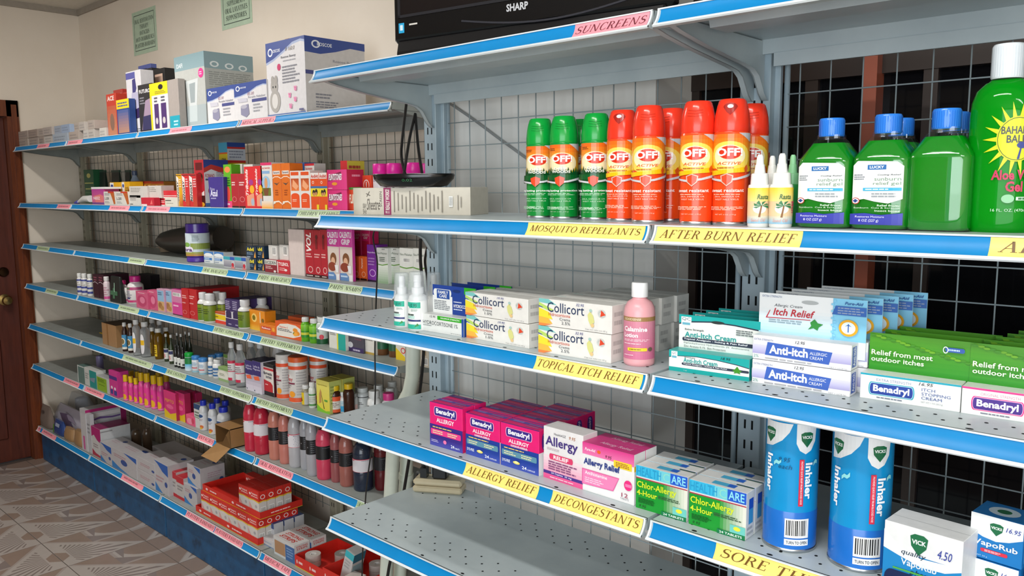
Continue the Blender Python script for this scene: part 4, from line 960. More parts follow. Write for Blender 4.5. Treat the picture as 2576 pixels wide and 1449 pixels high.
def collicort(label, geo, d, rz, pct, price, z0=0.0, group='cream cartons with a yellow corner'):
    X, Y, z, w, h = geo
    f = [('p', [(0, 1), (0.14, 1), (0.26, 0.80), (0.0, 0.86)], '#7cc4c0'), ('p', [(0, 0.86), (0.22, 0.62), (0.16, 0.56), (0, 0.70)], '#b9d86a'), ('p', [(0, 0.66), (0.15, 0.52), (0.20, 0.26), (0.0, 0.34)], '#f0de3a'), ('p', [(0.0, 0.34), (0.14, 0.30), (0.20, 0.10), (0.0, 0.08)], '#f6b94a'), ('p', [(0, 0.10), (0.19, 0.08), (0.08, 0.0), (0, 0)], '#ee8a4a'), ('p', [(0, 0.74), (0.06, 0.69), (0.06, 0.67), (0, 0.70)], '#3a4a9a'),
         ('t', 'Collicort', 0.125, 0.54, 0.64, 0.90, '#24365c', ''), ('t', 'Hidrocortisona', 0.145, 0.40, 0.45, 0.52, '#d0542e', ''), ('t', 'Crema', 0.30, 0.27, 0.45, 0.37, '#4a5058', ''), ('t', pct, 0.33, 0.13, 0.45, 0.235, '#4a5058', ''), ('t', price, 0.53, 0.86, 0.64, 0.95, '#2a3a8a', 'i'),
         ('p', [(0.72, 0.72), (0.76, 0.60), (0.78, 0.36), (0.73, 0.22), (0.70, 0.40), (0.69, 0.60)], '#d9d88a'), ('e', 0.73, 0.76, 0.02, 0.05, '#a8c8c0'), ('e', 0.755, 0.24, 0.022, 0.07, '#e6c48a'), ('o', 0.875, 0.70, 0.05, 0.13, 0.35, '#c8ccc8'), ('p', [(0.87, 0.82), (0.93, 0.66), (0.86, 0.58)], '#dc4a2e'), ('t', 'Caja con tubo con 60 g', 0.66, 0.055, 0.95, 0.115, '#7a7f84', '')]
    return carton('cream_carton', 'carton', label, X, Y, z + z0, w, h, d, '#e9e7e1', {'f': f, 'r': [('l', 0.15, 0.30, 0.85, 0.75, 2, '#c2c0bc')], 't': [('l', 0.1, 0.35, 0.6, 0.65, 1, '#cfccc6')]}, rz, group)
cl = collicort('white carton of one percent cream with yellow corner, lower front of its stack', (0.4555, -0.3165, 1.3740, 0.1757, 0.0464), 0.045, -0.041, '1.0%', '19.95')
hC = cl.dimensions.z
back_row(cl, 2, 0.045, ['white one percent cream carton, lower middle of its stack', 'white one percent cream carton, lower rear of its stack'])
q = dup(cl, cl.location + Vector((-0.002, 0.0, hC + 0.001)), 'white carton of one percent cream with yellow corner, upper front of its stack')
for i in range(2): dup(cl, cl.location + Vector((0.002 * i, 0.046 * (i + 1), hC + 0.001)), ['white one percent cream carton, upper middle of its stack', 'white one percent cream carton, upper rear of its stack'][i])
c2 = collicort('white carton of stronger cream beside the pink lotion, lower front of its stack', (0.6617, -0.3313, 1.3740, 0.1615, 0.0498), 0.045, 0.02, '2.5%', '32.95')
hC2 = c2.dimensions.z
for i in range(4): dup(c2, c2.location + Vector((0.004 * i, 0.046 * (i + 1), 0)), 'white stronger cream carton in the lower row, number %s behind the front one' % ['one', 'two', 'three', 'four'][i])
for i in range(5): dup(c2, c2.location + Vector((0.004 * i + 0.0015, 0.046 * i, hC2 + 0.001)), 'white stronger cream carton in the upper row, ' + ['at the very front', 'second from the front', 'third from the front', 'fourth from the front', 'at the rear'][i])
# pink lotion
bottle('lotion_bottle', 'bottle', 'pink lotion bottle with white flip cap beside the cream cartons', 0.8596, -0.2963, 1.3740, 0.0533, 0.1413, 'lotion', '#e8a8ae', '#f2f2f2',
       (0.09, 0.60, 150, [('g', 0, 0, 1, 1, '#cf6f92', '#d58a9c', 'v'), ('r', 0, 0.90, 1, 1.0, '#a07a4a'), ('t', 'GOODSENSE', 0.10, 0.92, 0.55, 0.975, '#e8d8b8', 'b'), ('t', 'Calamine', 0.10, 0.66, 0.70, 0.775, '#fff2f4', 'h'), ('t', 'Lotion', 0.10, 0.52, 0.48, 0.62, '#fff2f4', 'h'), ('l', 0.10, 0.43, 0.86, 0.475, 2, '#f3d0d8'), ('l', 0.10, 0.36, 0.60, 0.38, 1, '#f3d0d8'), ('rr', 0.22, 0.20, 0.70, 0.275, '#f3d436', 0.5), ('l', 0.27, 0.228, 0.60, 0.248, 1, '#7a5a1a'), ('e', 0.78, 0.24, 0.06, 0.05, '#6a5a4a'), ('l', 0.12, 0.09, 0.42, 0.11, 1, '#f3d0d8')]), 'plastic', 'plastic', face=-58, ribs=False, n=32)

# ---------------------------------------------------------------- itch cream cartons with header cards
TEAL, NAVY = '#12a6a2', '#2a3448'
qf = [('r', 0, 0, 1, 1, '#eef0ec'), ('r', 0, 0.0, 1, 0.20, TEAL), ('w', [(0, 0.64, 1), (0.12, 0.74, 1), (0.35, 0.80, 1), (0.6, 0.76, 1), (0.85, 0.66, 1), (1, 0.56, 1)], NAVY), ('w', [(0, 0.67, 1), (0.12, 0.77, 1), (0.35, 0.83, 1), (0.6, 0.79, 1), (0.85, 0.70, 1), (1, 0.60, 1)], TEAL), ('r', 0.03, 0.60, 0.11, 0.96, '#f2f4f2'), ('t', 'QC', 0.04, 0.80, 0.10, 0.92, '#3a6a78', ''), ('r', 0.04, 0.64, 0.10, 0.74, '#6ab0c4'),
      ('l', 0.20, 0.72, 0.36, 0.75, 1, '#6a7274'), ('t', 'Anti-Itch Cream', 0.19, 0.49, 0.62, 0.71, '#1d9c98', 'b'), ('rr', 0.17, 0.36, 1.0, 0.47, NAVY, 0.25), ('t', 'Topical Analgesic - Itching & Pain Relief', 0.19, 0.385, 0.74, 0.45, '#eef0f4', 'b'), ('p', [(0.86, 0.62), (0.89, 0.46), (0.92, 0.42), (0.89, 0.36), (0.90, 0.28), (0.86, 0.32), (0.82, 0.28), (0.83, 0.36), (0.80, 0.42), (0.83, 0.46)], '#3f8f1e'), ('t', '1 oz', 0.20, 0.08, 0.24, 0.14, '#d8f0ee', ''), ('t', '18.95', 0.66, 0.84, 0.78, 0.95, '#20282a', 'i')]
qh = [('r', 0, 0, 1, 1, '#e9ece6'), ('w', [(0, 0.70, 1), (0.15, 0.78, 1), (0.4, 0.83, 1), (0.7, 0.80, 1), (1, 0.72, 1)], NAVY), ('w', [(0, 0.74, 1), (0.15, 0.82, 1), (0.4, 0.87, 1), (0.7, 0.84, 1), (1, 0.76, 1)], TEAL), ('e', 0.49, 0.85, 0.085, 0.045, '#2a3436'), ('r', 0.03, 0.68, 0.16, 0.94, '#f2f4f2'), ('t', 'QC', 0.04, 0.82, 0.15, 0.92, '#3a6a78', ''), ('r', 0.045, 0.70, 0.145, 0.77, '#6ab0c4'), ('t', 'Extra Strength', 0.08, 0.53, 0.32, 0.60, '#5a6264', 'b'), ('t', 'Anti-Itch Cream', 0.08, 0.34, 0.72, 0.50, '#1d9c98', 'b'), ('rr', 0.05, 0.22, 1.0, 0.33, NAVY, 0.3), ('t', 'Topical Analgesic - Itching & Pain Relief', 0.07, 0.245, 0.86, 0.31, '#eef0f4', 'b'), ('t', 'Diphenhydramine Hydrochloride 2%  Antihistamine', 0.07, 0.13, 0.88, 0.19, '#5a6264', ''), ('t', 'Zinc Acetate 0.1%  Skin Protectant', 0.07, 0.04, 0.60, 0.10, '#5a6264', ''), ('l', 0.72, 0.55, 0.96, 0.70, 3, '#6a7274')]
qc = header_carton('itch_cream_carton', 'teal and white itch cream carton with header card, frontmost', (0.9244, -0.3047, 1.3740, 0.1370, 0.0347), 0.030, 0.087, '#eef0ec', {'f': qf, 'r': [('r', 0, 0, 1, 1, TEAL), ('r', 0.3, 0.25, 0.7, 0.60, '#cfe8e6')], 't': [('r', 0, 0, 1, 1, '#4fb8b2')]}, TEAL, qh, 0.056, group='teal itch cream cartons', sides={'t': TEAL, 'r': TEAL}, inset=0.003, hw=0.008)
for i in range(3): dup(qc, qc.location + Vector((0.006 * (i + 1), 0.034 * (i + 1), 0)), 'teal itch cream carton, %s behind the frontmost' % ['first', 'second', 'third'][i])
LAV = '#b9b4dc'
pf = [('r', 0, 0.24, 1, 0.62, LAV), ('g', 0, 0.24, 1, 0.62, '#a9a4d2', '#d8d6ec', 'v'), ('p', [(0.135, 0.22), (0.79, 0.14), (0.82, 0.64), (0.16, 0.76)], '#3d63bb'), ('t', 'Anti-itch', 0.18, 0.30, 0.58, 0.66, '#ffffff', 'h'), ('t', 'ALLERGIC', 0.60, 0.45, 0.77, 0.57, '#f2f4fa', ''), ('t', 'CREAM', 0.60, 0.27, 0.73, 0.39, '#f2f4fa', ''), ('t', 'EXTRA STRENGTH', 0.02, 0.80, 0.22, 0.88, '#7a83a8', ''), ('t', '2%', 0.015, 0.08, 0.07, 0.20, '#6fa89a', ''), ('l', 0.14, 0.07, 0.74, 0.12, 1, '#b0b0b4'), ('t', 'NET 1 oz(28.3g)', 0.80, 0.02, 0.97, 0.09, '#a8a8ac', ''), ('t', '12.95', 0.45, 0.82, 0.55, 0.94, '#2a2a30', 'i')]
ph_ = [('r', 0, 0, 1, 1, '#eceeee'), ('g', 0, 0.0, 0.72, 0.62, '#a9d8ec', '#eceeee', 'v'), ('r', 0.70, 0, 1, 1, '#84c9e8'), ('t', 'EXTRA STRENGTH', 0.03, 0.90, 0.22, 0.95, '#5a6a94', ''), ('e', 0.49, 0.84, 0.08, 0.05, '#b0b4b4'), ('t', 'Allergic Cream', 0.15, 0.66, 0.42, 0.75, '#3a3c44', 'i'), ('t', 'Itch Relief', 0.14, 0.46, 0.54, 0.64, '#c02838', 'bi'), ('p', [(0.08, 0.40), (0.50, 0.42), (0.50, 0.405), (0.075, 0.38)], '#c02838'), ('p', [(0.08, 0.38), (0.115, 0.58), (0.108, 0.58), (0.068, 0.38)], '#c02838'), ('l', 0.10, 0.28, 0.48, 0.36, 2, '#8aa0aa'), ('p', [(0.50, 0.36), (0.54, 0.45), (0.57, 0.36), (0.62, 0.34), (0.58, 0.26), (0.57, 0.18), (0.53, 0.23), (0.48, 0.18), (0.51, 0.28)], '#2f8a3a')] + [('r', 0.69 + 0.02 * (k % 2), k / 12, 0.715 + 0.02 * (k % 2), k / 12 + 0.05, '#84c9e8') for k in range(12)] + [
      ('t', 'Pure-Aid', 0.81, 0.87, 0.97, 0.94, '#1f4f94', 'bi'), ('p', [(0.70, 0.62), (1, 0.62), (1, 0.83), (0.73, 0.83)], '#2f62b0'), ('l', 0.75, 0.65, 0.98, 0.80, 3, '#8a9ab8'), ('e', 0.85, 0.32, 0.085, 0.20, '#e8a81e'), ('e', 0.85, 0.32, 0.062, 0.145, '#dff0f8'), ('r', 0.845, 0.22, 0.855, 0.42, '#2f62b0'), ('p', [(0.82, 0.36), (0.85, 0.41), (0.88, 0.36), (0.85, 0.38)], '#2f62b0')]
geoA = (1.0661, -0.2945, 1.3740, 0.1468, 0.0372); rzA = 0.05
pa = carton('itch_cream_carton', 'carton', 'lavender striped itch cream carton lying at the bottom front of its stack', *geoA, 0.032, '#eeeef0', {'f': pf, 'r': [('r', 0.15, 0.1, 0.75, 0.9, '#3d63bb'), ('tu', 'Anti-itch', 0.28, 0.14, 0.62, 0.86, '#f2f4fa', 'b')]}, rzA, 'lavender itch cream cartons')
pb = header_carton('itch_cream_carton', 'lavender itch cream carton with tall pale blue header card, top front', geoA, 0.032, rzA, '#eeeef0', {'f': pf, 'r': [('r', 0.15, 0.1, 0.75, 0.9, '#3d63bb'), ('tu', 'Anti-itch', 0.28, 0.14, 0.62, 0.86, '#f2f4fa', 'b')]}, '#dfe8ec', ph_, 0.062, h0=geoA[4] + 0.001, group='lavender itch cream cartons', inset=-0.004, hw=0.006)
for i in range(4): dup(pb, pb.location + Vector((0.010 * (i + 1), 0.036 * (i + 1), 0)), 'pale blue header card itch carton, %s behind the top front one' % ['first', 'second', 'third', 'fourth'][i])
for i in range(4): dup(pa, pa.location + Vector((0.010 * (i + 1), 0.036 * (i + 1), 0)), 'lavender striped itch cream carton, bottom layer, %s behind the front' % ['first', 'second', 'third', 'fourth'][i])
def bena_cream(label, geo, rz, main, dark, title, group):
    f = [('r', 0, 0.93, 1, 1, main), ('t', title, 0.17, 0.75, 0.52, 0.85, mixc(dark, '#ffffff', 0.25), ''), ('rr', 0.09, 0.20, 0.56, 0.70, main, 0.10), ('rr', 0.10, 0.225, 0.55, 0.675, '#bfe8f4' if main != '#e83a8c' else '#f8b8dc', 0.10), ('rr', 0.105, 0.245, 0.545, 0.655, '#1f3f9a' if main != '#e83a8c' else '#4a2a8a', 0.10), ('t', 'Benadryl', 0.14, 0.27, 0.51, 0.60, '#ffffff', 'h'), ('l', 0.18, 0.10, 0.46, 0.14, 1, '#7a8090'), ('t', 'ITCH', 0.63, 0.60, 0.76, 0.71, '#4a5c98', ''), ('t', 'STOPPING', 0.63, 0.44, 0.91, 0.55, '#4a5c98', ''), ('t', 'CREAM', 0.63, 0.29, 0.83, 0.40, '#4a5c98', ''), ('t', 'NET WT 1 OZ (28.3 g)', 0.63, 0.15, 0.84, 0.22, '#a0a4a8', ''), ('t', '16.95', 0.60, 0.80, 0.74, 0.92, '#2a2a30', 'i')]
    hp = [('g', 0, 0, 1, 1, '#1f8a10', '#4f9a12', 'v')]
    for k in range(26):
        u, v = (k * 0.381) % 1, 0.45 + 0.55 * ((k * 0.617) % 1); hp.append(('e', min(0.96, max(0.04, u)), min(0.95, v), 0.03, 0.03, ['#6aa818', '#3f8a12'][k % 2]))
    hp += [('t', 'Relief from most', 0.03, 0.42, 0.63, 0.56, '#e6f4d8', 'b'), ('t', 'outdoor itches', 0.03, 0.25, 0.55, 0.38, '#e6f4d8', 'b'), ('rr', 0.74, 0.70, 0.92, 0.82, '#2f5aa8', 0.3), ('l', 0.77, 0.74, 0.89, 0.78, 1, '#b8d0f0'), ('o', 0.745, 0.75, 0.025, 0.09, 0.3, '#dfeef0')]
    return header_carton('itch_cream_carton', label, geo, 0.032, rz, '#eff0ee', {'f': f}, '#2f8f12', hp, 0.054, group=group, inset=0.002, hw=0.010)
b1 = bena_cream('white carton with turquoise logo and green header card, frontmost', (1.2236, -0.2783, 1.3740, 0.1280, 0.0371), 0.056, '#17a2b8', '#2a4a8a', 'EXTRA STRENGTH', 'green header card itch cartons')
for i in range(2): dup(b1, b1.location + Vector((0.008 * (i + 1), 0.040 * (i + 1), 0)), 'green header card itch carton, %s behind the turquoise logo one' % ['first', 'second'][i])
gB = (1.2236, -0.2783, 1.3740, 0.1280, 0.0371)
b2 = bena_cream('white carton with pink logo and green header card, cut by the right edge', (1.3529, -0.2725, gB[2], gB[3], gB[4]), 0.05, '#e83a8c', '#c03a7a', 'ORIGINAL STRENGTH', 'green header card itch cartons')
for i in range(5): dup(b2, b2.location + Vector((0.007 * (i + 1), 0.036 * (i + 1), 0)), 'green header card itch carton, %s behind the pink logo one' % ['first', 'second', 'third', 'fourth', 'fifth'][i])

# ---------------------------------------------------------------- allergy shelf
MAG = '#ea1f76'
def bena_box(label, geo, rz, liqui, d=0.036):
    low = '#1f3f9a' if liqui else '#3a2a86'
    f = [('r', 0, 0, 1, 0.50, low), ('g', 0, 0, 1, 0.2, mixc(low, '#5a6ad0', 0.5), low, 'v'), ('rr', 0.14, 0.71, 0.84, 0.92, '#f8b8d8', 0.35), ('rr', 0.155, 0.72, 0.825, 0.91, '#3a2a86', 0.35), ('t', 'Benadryl', 0.21, 0.735, 0.77, 0.885, '#ffffff', 'h'),
         ('t', 'ALLERGY', 0.22, 0.575 if liqui else 0.565, 0.76, 0.665, '#ffe6f0', 'h'), ('l', 0.10, 0.43, 0.80, 0.455, 1, '#e8c86a'), ('rr', 0.04, 0.27 if liqui else 0.27, 0.96, 0.40, '#5f93a8' if liqui else '#ee3f8c', 0.25), ('l', 0.10, 0.30, 0.42, 0.37, 2, '#e8e0b0'), ('l', 0.56, 0.30, 0.86, 0.37, 2, '#e8e0b0'), ('t', '24', 0.58 if liqui else 0.66, 0.055, 0.70 if liqui else 0.76, 0.125, '#f0f4ff', 'b'), ('t', 'CAPSULES' if liqui else 'TABLETS', 0.72 if liqui else 0.77, 0.055, 0.92, 0.09, '#e0e6fa', 'b')]
    if liqui: f += [('r', 0.28, 0.50, 0.74, 0.545, '#e07aaa'), ('t', 'LIQUI-GELS', 0.30, 0.505, 0.72, 0.555, '#dfe0e4', 'h'), ('t', 'DYE-FREE', 0.06, 0.12, 0.27, 0.185, '#e8eefc', 'b'), ('e', 0.44, 0.16, 0.09, 0.035, '#e8d86a'), ('e', 0.44, 0.175, 0.05, 0.025, '#f6f0a8')]
    else: f += [('e', 0.48, 0.145, 0.05, 0.045, '#f07ab0'), ('l', 0.06, 0.10, 0.28, 0.15, 2, '#c8c0ec')]
    t = [('r', 0, 0.0, 1, 0.10, '#5a3a9a'), ('r', 0.0, 0.55, 0.97, 0.90, '#6a4aa4'), ('l', 0.12, 0.62, 0.44, 0.84, 1, '#9a7ac4'), ('l', 0.55, 0.3, 0.9, 0.75, 2, '#b06aa0')]
    return carton('allergy_carton', 'carton', label, *geo, d, MAG, {'f': f, 't': t, 'r': [('r', 0, 0, 1, 0.50, '#f2f2f4' if liqui else '#d0206a'), ('rr', 0.25, 0.55, 0.75, 0.92, '#4a2a8a', 0.8), ('tu', 'Benadryl', 0.38, 0.58, 0.62, 0.89, '#f0e6f4', 'b')]}, rz, 'magenta allergy cartons')
g1 = (0.3501, -0.3281, 1.1290, 0.0979, 0.0946); g2 = (0.4530, -0.3209, 1.1290, 0.0971, 0.0884); g3 = (0.5529, -0.3211, 1.1290, 0.0995, 0.0877)
x = bena_box('magenta tablet carton, leftmost of the allergy row', g1, 0.03, False); back_row(x, 1, 0.036, ['magenta tablet carton behind the leftmost one'])
x = bena_box('magenta and blue capsule carton in the second stack from the left, front', (g2[0], g2[1], g2[2], g2[3], g3[4]), 0.0, True); back_row(x, 3, 0.036, ['magenta capsule carton in the second stack, %s behind the front' % s for s in ('first', 'second', 'third')], dx=-0.001)
x = bena_box('magenta and blue capsule carton beside the white allergy box, front', g3, 0.0, True); back_row(x, 4, 0.036, ['magenta capsule carton beside the white box, %s behind the front' % s for s in ('first', 'second', 'third', 'fourth')], dx=-0.001)
carton('allergy_carton', 'carton', 'white to pink allergy carton with purple lettering', 0.6611, -0.3169, 1.1290, 0.0963, 0.1008, 0.042, '#e9e7e6', {'f': [('g', 0, 0.0, 1, 0.46, '#ee7aa8', '#f0dfe4', 'v'), ('r', 0, 0.095, 1, 0.155, '#4a2f86'), ('t', '24 Caplets  25 mg', 0.20, 0.105, 0.72, 0.145, '#e8e2f4', 'b'), ('r', 0, 0, 1, 0.095, '#e85a94'), ('t', 'HealthA2Z', 0.28, 0.87, 0.58, 0.915, '#5a5a62', ''), ('t', '9.95', 0.66, 0.86, 0.82, 0.92, '#b0662a', 'i'), ('t', 'Allergy', 0.06, 0.60, 0.88, 0.83, '#46347e', 'b'), ('l', 0.10, 0.57, 0.45, 0.61, 2, '#c8b8c0'), ('rr', 0.16, 0.395, 0.76, 0.505, '#e0416e', 0.6), ('t', 'RELIEF', 0.27, 0.415, 0.65, 0.485, '#fdf2f4', 'h'), ('l', 0.14, 0.20, 0.86, 0.36, 4, '#8a4a7a'), ('l', 0.18, 0.04, 0.80, 0.06, 1, '#f8c8da')], 'r': [('r', 0.1, 0.05, 0.2, 0.9, '#d8d4d6')]}, -0.03)
x = carton('allergy_carton', 'carton', 'pink and white antihistamine carton with a yellow flash, front one', 0.7568, -0.3205, 1.1290, 0.1129, 0.0908, 0.034, '#ecebea', {'f': [('r', 0, 0.76, 1, 1, '#e04a94'), ('g', 0, 0.76, 1, 1, '#ee7ab0', '#dc3a8a', 'v'), ('t', 'Pure-Aid', 0.05, 0.84, 0.26, 0.90, '#fdeaf2', 'bi'), ('e', 0.33, 0.87, 0.035, 0.035, '#e8641e'), ('r', 0.62, 0.66, 0.96, 0.80, '#f3d436'), ('l', 0.66, 0.69, 0.93, 0.77, 3, '#a05a2a'), ('t', '9.95', 0.46, 0.79, 0.58, 0.85, '#5a2a3a', 'i'), ('t', 'Allergy Relief', 0.03, 0.52, 0.74, 0.69, '#2f3f86', 'h'), ('p', [(0.0, 0.14), (0.62, 0.17), (0.73, 0.46), (0.0, 0.46)], '#e85a9e'), ('p', [(0.015, 0.155), (0.61, 0.185), (0.715, 0.445), (0.015, 0.445)], '#ee86b8'), ('t', 'Antihistamine', 0.06, 0.36, 0.50, 0.43, '#fdf0f6', 'b'), ('l', 0.06, 0.20, 0.46, 0.30, 3, '#f8d0e4'), ('e', 0.90, 0.37, 0.075, 0.10, '#ea2f80'), ('r', 0.85, 0.34, 0.97, 0.40, '#f07ab0'), ('t', '12', 0.78, 0.12, 0.90, 0.20, '#a02a50', ''), ('t', 'TABLETS', 0.76, 0.07, 0.92, 0.105, '#7a7a80', '')], 't': [('r', 0, 0, 1, 1, '#d83a86'), ('t', 'Allergy Relief', 0.25, 0.3, 0.85, 0.7, '#f4b8d4', 'b')], 'r': [('r', 0, 0.66, 1, 0.76, '#f3d436')]}, -0.015, 'pink antihistamine cartons')
back_row(x, 1, 0.034, ['pink antihistamine carton, the one behind'])
def chlor(label, geo, rz, d=0.030):
    f = [('g', 0, 0, 1, 0.70, '#12902e', '#e4e6d4', 'h'), ('r', 0, 0, 0.56, 0.70, '#15962f'), ('g', 0.56, 0, 1, 0.70, '#15962f', '#e9e8dc', 'h'), ('r', 0, 0.70, 1, 0.725, '#b0344a'), ('r', 0, 0.755, 0.68, 1, '#35b4dc'), ('r', 0.68, 0.755, 1, 1, '#1f5ac8'), ('r', 0.46, 0.755, 0.68, 1, '#6fcbd8'), ('t', 'HEALTH', 0.02, 0.78, 0.50, 0.97, '#2498c8', ''), ('t', 'C', 0.54, 0.78, 0.66, 0.97, '#8fd8c8', ''), ('t', 'ARE', 0.70, 0.79, 0.97, 0.97, '#8fdcf4', 'b'),
         ('t', 'Chlor-Allergy', 0.03, 0.46, 0.80, 0.65, '#d8e830', 'b'), ('t', '4-Hour', 0.03, 0.32, 0.43, 0.45, '#d8e830', 'b'), ('l', 0.45, 0.36, 0.96, 0.42, 2, '#3a5a3c'), ('l', 0.06, 0.15, 0.42, 0.26, 4, '#0c5a1e'), ('t', '9.95', 0.08, 0.05, 0.22, 0.11, '#1a3a1e', 'i'), ('r', 0.74, 0.10, 1, 0.27, '#6fc8bc'), ('e', 0.86, 0.20, 0.06, 0.045, '#e8e23a'), ('r', 0.52, 0.0, 1, 0.10, '#0f7a48'), ('t', '24 TABLETS', 0.56, 0.025, 0.95, 0.075, '#e8f4ea', 'b')]
    return carton('allergy_carton', 'carton', label, *geo, d, '#e8eae8', {'f': f, 'r': [('r', 0.30, 0.30, 0.80, 0.84, '#3fa0d8'), ('r', 0.30, 0.62, 0.80, 0.84, '#1f5ac8'), ('l', 0.1, 0.08, 0.9, 0.24, 2, '#b8bcc0')], 't': [('r', 0.35, 0.25, 0.75, 0.70, '#4fb4dc'), ('r', 0.62, 0.25, 0.75, 0.70, '#2f6ad0'), ('r', 0.70, 0.80, 1.0, 0.95, '#3f5f54')]}, rz, 'green allergy cartons')
gc1 = (0.8752, -0.3239, 1.1290, 0.0979, 0.0742); gc2 = (0.9783, -0.3240, 1.1290, 0.0988, 0.0759)
x = chlor('green allergy carton at the joint of the two shelves, front of its stack', (gc1[0], gc1[1], gc1[2], gc1[3], gc2[4]), 0.03); back_row(x, 2, 0.030, ['green allergy carton in the left stack, middle', 'green allergy carton in the left stack, rear'])
x = chlor('green allergy carton beside the blue tin, front of its stack', gc2, 0.02); back_row(x, 2, 0.030, ['green allergy carton in the right stack, middle', 'green allergy carton in the right stack, rear'])

# ---------------------------------------------------------------- tall blue tins, lozenges, rub
def tin(label, X, Y, z, d, h, face, price):
    R = d / 2; H = 0.212
    o = empty('inhaler_tin', (X, Y, z)); tag(o, label, 'tin', 'tall blue inhaler tins')
    MB().lathe([(R * 0.97, 0), (R * 1.01, 0.002), (R * 1.01, 0.005), (R * 0.99, 0.006)], mat('#b8bcc0', 'metal'), 36).build('base_rim', o)
    MB().lathe([(R * 0.99, 0.006), (R * 0.99, 0.062), (R * 0.975, 0.064)], mat('#1f6fc8', 'gloss'), 36).build('lower_cup', o)
    MB().lathe([(R * 0.98, 0.0635), (R * 0.98, H - 0.012), (R * 0.99, H - 0.011), (R * 0.99, H)], mat('#1492cf', 'gloss'), 36).build('upper_tube', o)
    ph = math.radians(face)
    def s(v0, v1, r): return lambda u, v, e: ((r + e + 0.0002) * math.cos(ph + (u - 0.5) * 2.7 * 1.2), (r + e + 0.0002) * math.sin(ph + (u - 0.5) * 2.7 * 1.2), v0 + (v1 - v0) * v)
    def shield(cu, cv, k): return [('p', [(cu - 0.085 * k, cv + 0.045), (cu - 0.04 * k, cv + 0.065), (cu + 0.04 * k, cv + 0.065), (cu + 0.085 * k, cv + 0.045), (cu + 0.075 * k, cv - 0.03), (cu, cv - 0.11), (cu - 0.075 * k, cv - 0.03)], '#1d6b44'), ('t', 'VICKS', cu - 0.068 * k, cv - 0.01, cu + 0.068 * k, cv + 0.025, '#f2f6f2', 'h')]
    ops = [('p', [(0.52, 1), (0.52, 0.78), (0.56, 0.70), (0.63, 0.66), (0.70, 0.70), (0.76, 0.80), (0.78, 1)], '#eceeee')] + shield(0.645, 0.845, 0.9) + [('p', [(0.12, 1), (0.48, 1), (0.44, 0.90), (0.36, 0.80), (0.24, 0.72), (0.12, 0.70)], '#eceeee')] + shield(0.20, 0.86, 0.9) + [
           ('r', 0.56, 0.06, 0.615, 0.60, '#d8304a'), ('td', 'PROVIDES QUICK RELIEF FROM BLOCKED NOSE', 0.575, 0.08, 0.60, 0.58, '#f6d8dc', 'b'), ('td', 'Inhaler', 0.63, 0.14, 0.72, 0.56, '#f4f8fa', 'h'), ('td', 'Inhaler', 0.17, 0.18, 0.25, 0.62, '#f4f8fa', 'h'), ('w', [(0.27, 0.50, 0.54), (0.30, 0.53, 0.57), (0.33, 0.52, 0.56), (0.36, 0.55, 0.60)], '#8fd8dc'), ('w', [(0.73, 0.52, 0.56), (0.76, 0.55, 0.59), (0.79, 0.54, 0.58)], '#8fd8dc')]
    if price: ops += [('t', '9.95', 0.33, 0.56, 0.46, 0.61, '#14507a', 'i'), ('t', 'each', 0.33, 0.48, 0.48, 0.53, '#14507a', 'i')]
    printed('printed_label', ops, s(0.066, H - 0.013, R * 0.98), o, cut=0.04, fin='gloss')
    printed('printed_base', [('bar', 0.42, 0.30, 0.70, 0.86), ('r', 0.42, 0.08, 0.70, 0.26, '#f0f2f2'), ('t', 'TURN TO OPEN', 0.44, 0.12, 0.68, 0.21, '#2a3a4a', 'b')], s(0.008, 0.061, R * 0.99), o, cut=0.04, fin='gloss')
tin('tall blue inhaler tin with a handwritten price, left of the two', 1.1294, -0.2830, 1.1290, 0.0797, 0.2042, -62, True)
tin('tall blue inhaler tin without handwriting, right of the two', 1.2308, -0.2752, 1.1290, 0.0844, 0.2019, -66, False)
def shieldop(cu, cv, su, sv, txt):
    return [('p', [(cu - su, cv + sv * 0.5), (cu - su * 0.5, cv + sv * 0.72), (cu + su * 0.5, cv + sv * 0.72), (cu + su, cv + sv * 0.5), (cu + su * 0.85, cv - sv * 0.3), (cu, cv - sv), (cu - su * 0.85, cv - sv * 0.3)], '#1d6b44'), ('t', txt, cu - su * 0.8, cv - sv * 0.10, cu + su * 0.8, cv + sv * 0.28, '#f2f6f2', 'h')]
gL = (1.2849, -0.3383, 1.1290, 0.0976, 0.0983)
lz = carton('lozenge_carton', 'carton', 'blue and white open carton with handwriting, blue jars showing through', *gL, 0.058, '#e6e8e8', {'f': [('r', 0, 0, 1, 0.62, '#1a84c4'), ('w', [(0, 0.62, 0.88), (0.2, 0.56, 0.7), (0.5, 0.48, 0.60), (0.8, 0.50, 0.62), (1, 0.58, 0.80)], '#e9ebeb')] + shieldop(0.46, 0.80, 0.115, 0.17, 'VICK') + [('t', 'VapoRub', 0.24, 0.42, 0.70, 0.54, '#dfe6ea', 'b'), ('t', 'quality', 0.24, 0.58, 0.56, 0.67, '#16324a', 'i'), ('t', 'pharmacy', 0.36, 0.32, 0.86, 0.42, '#122a3e', 'i'), ('t', '4.50', 0.70, 0.68, 0.88, 0.80, '#2a3a9a', 'i'), ('r', 0.14, 0.36, 0.84, 0.385, '#4fa84a'), ('rr', 0.03, 0.06, 0.48, 0.34, '#12234e', 0.7), ('rr', 0.52, 0.04, 0.97, 0.30, '#12234e', 0.7)], 't': [('r', 0, 0.45, 1, 0.47, '#b8bcbe')]}, -0.073, None)
for k, u in enumerate((0.026, 0.073)):
    MB().lathe([(0.0185, 0), (0.0195, 0.002), (0.0195, 0.016), (0.0175, 0.018), (0.0175, 0.022)], mat('#22409c', 'gloss'), 24).build('jar', lz, (u, 0.0172, 0.001))
gR = (1.3770, -0.2892, 1.1290, 0.0612, 0.0597)
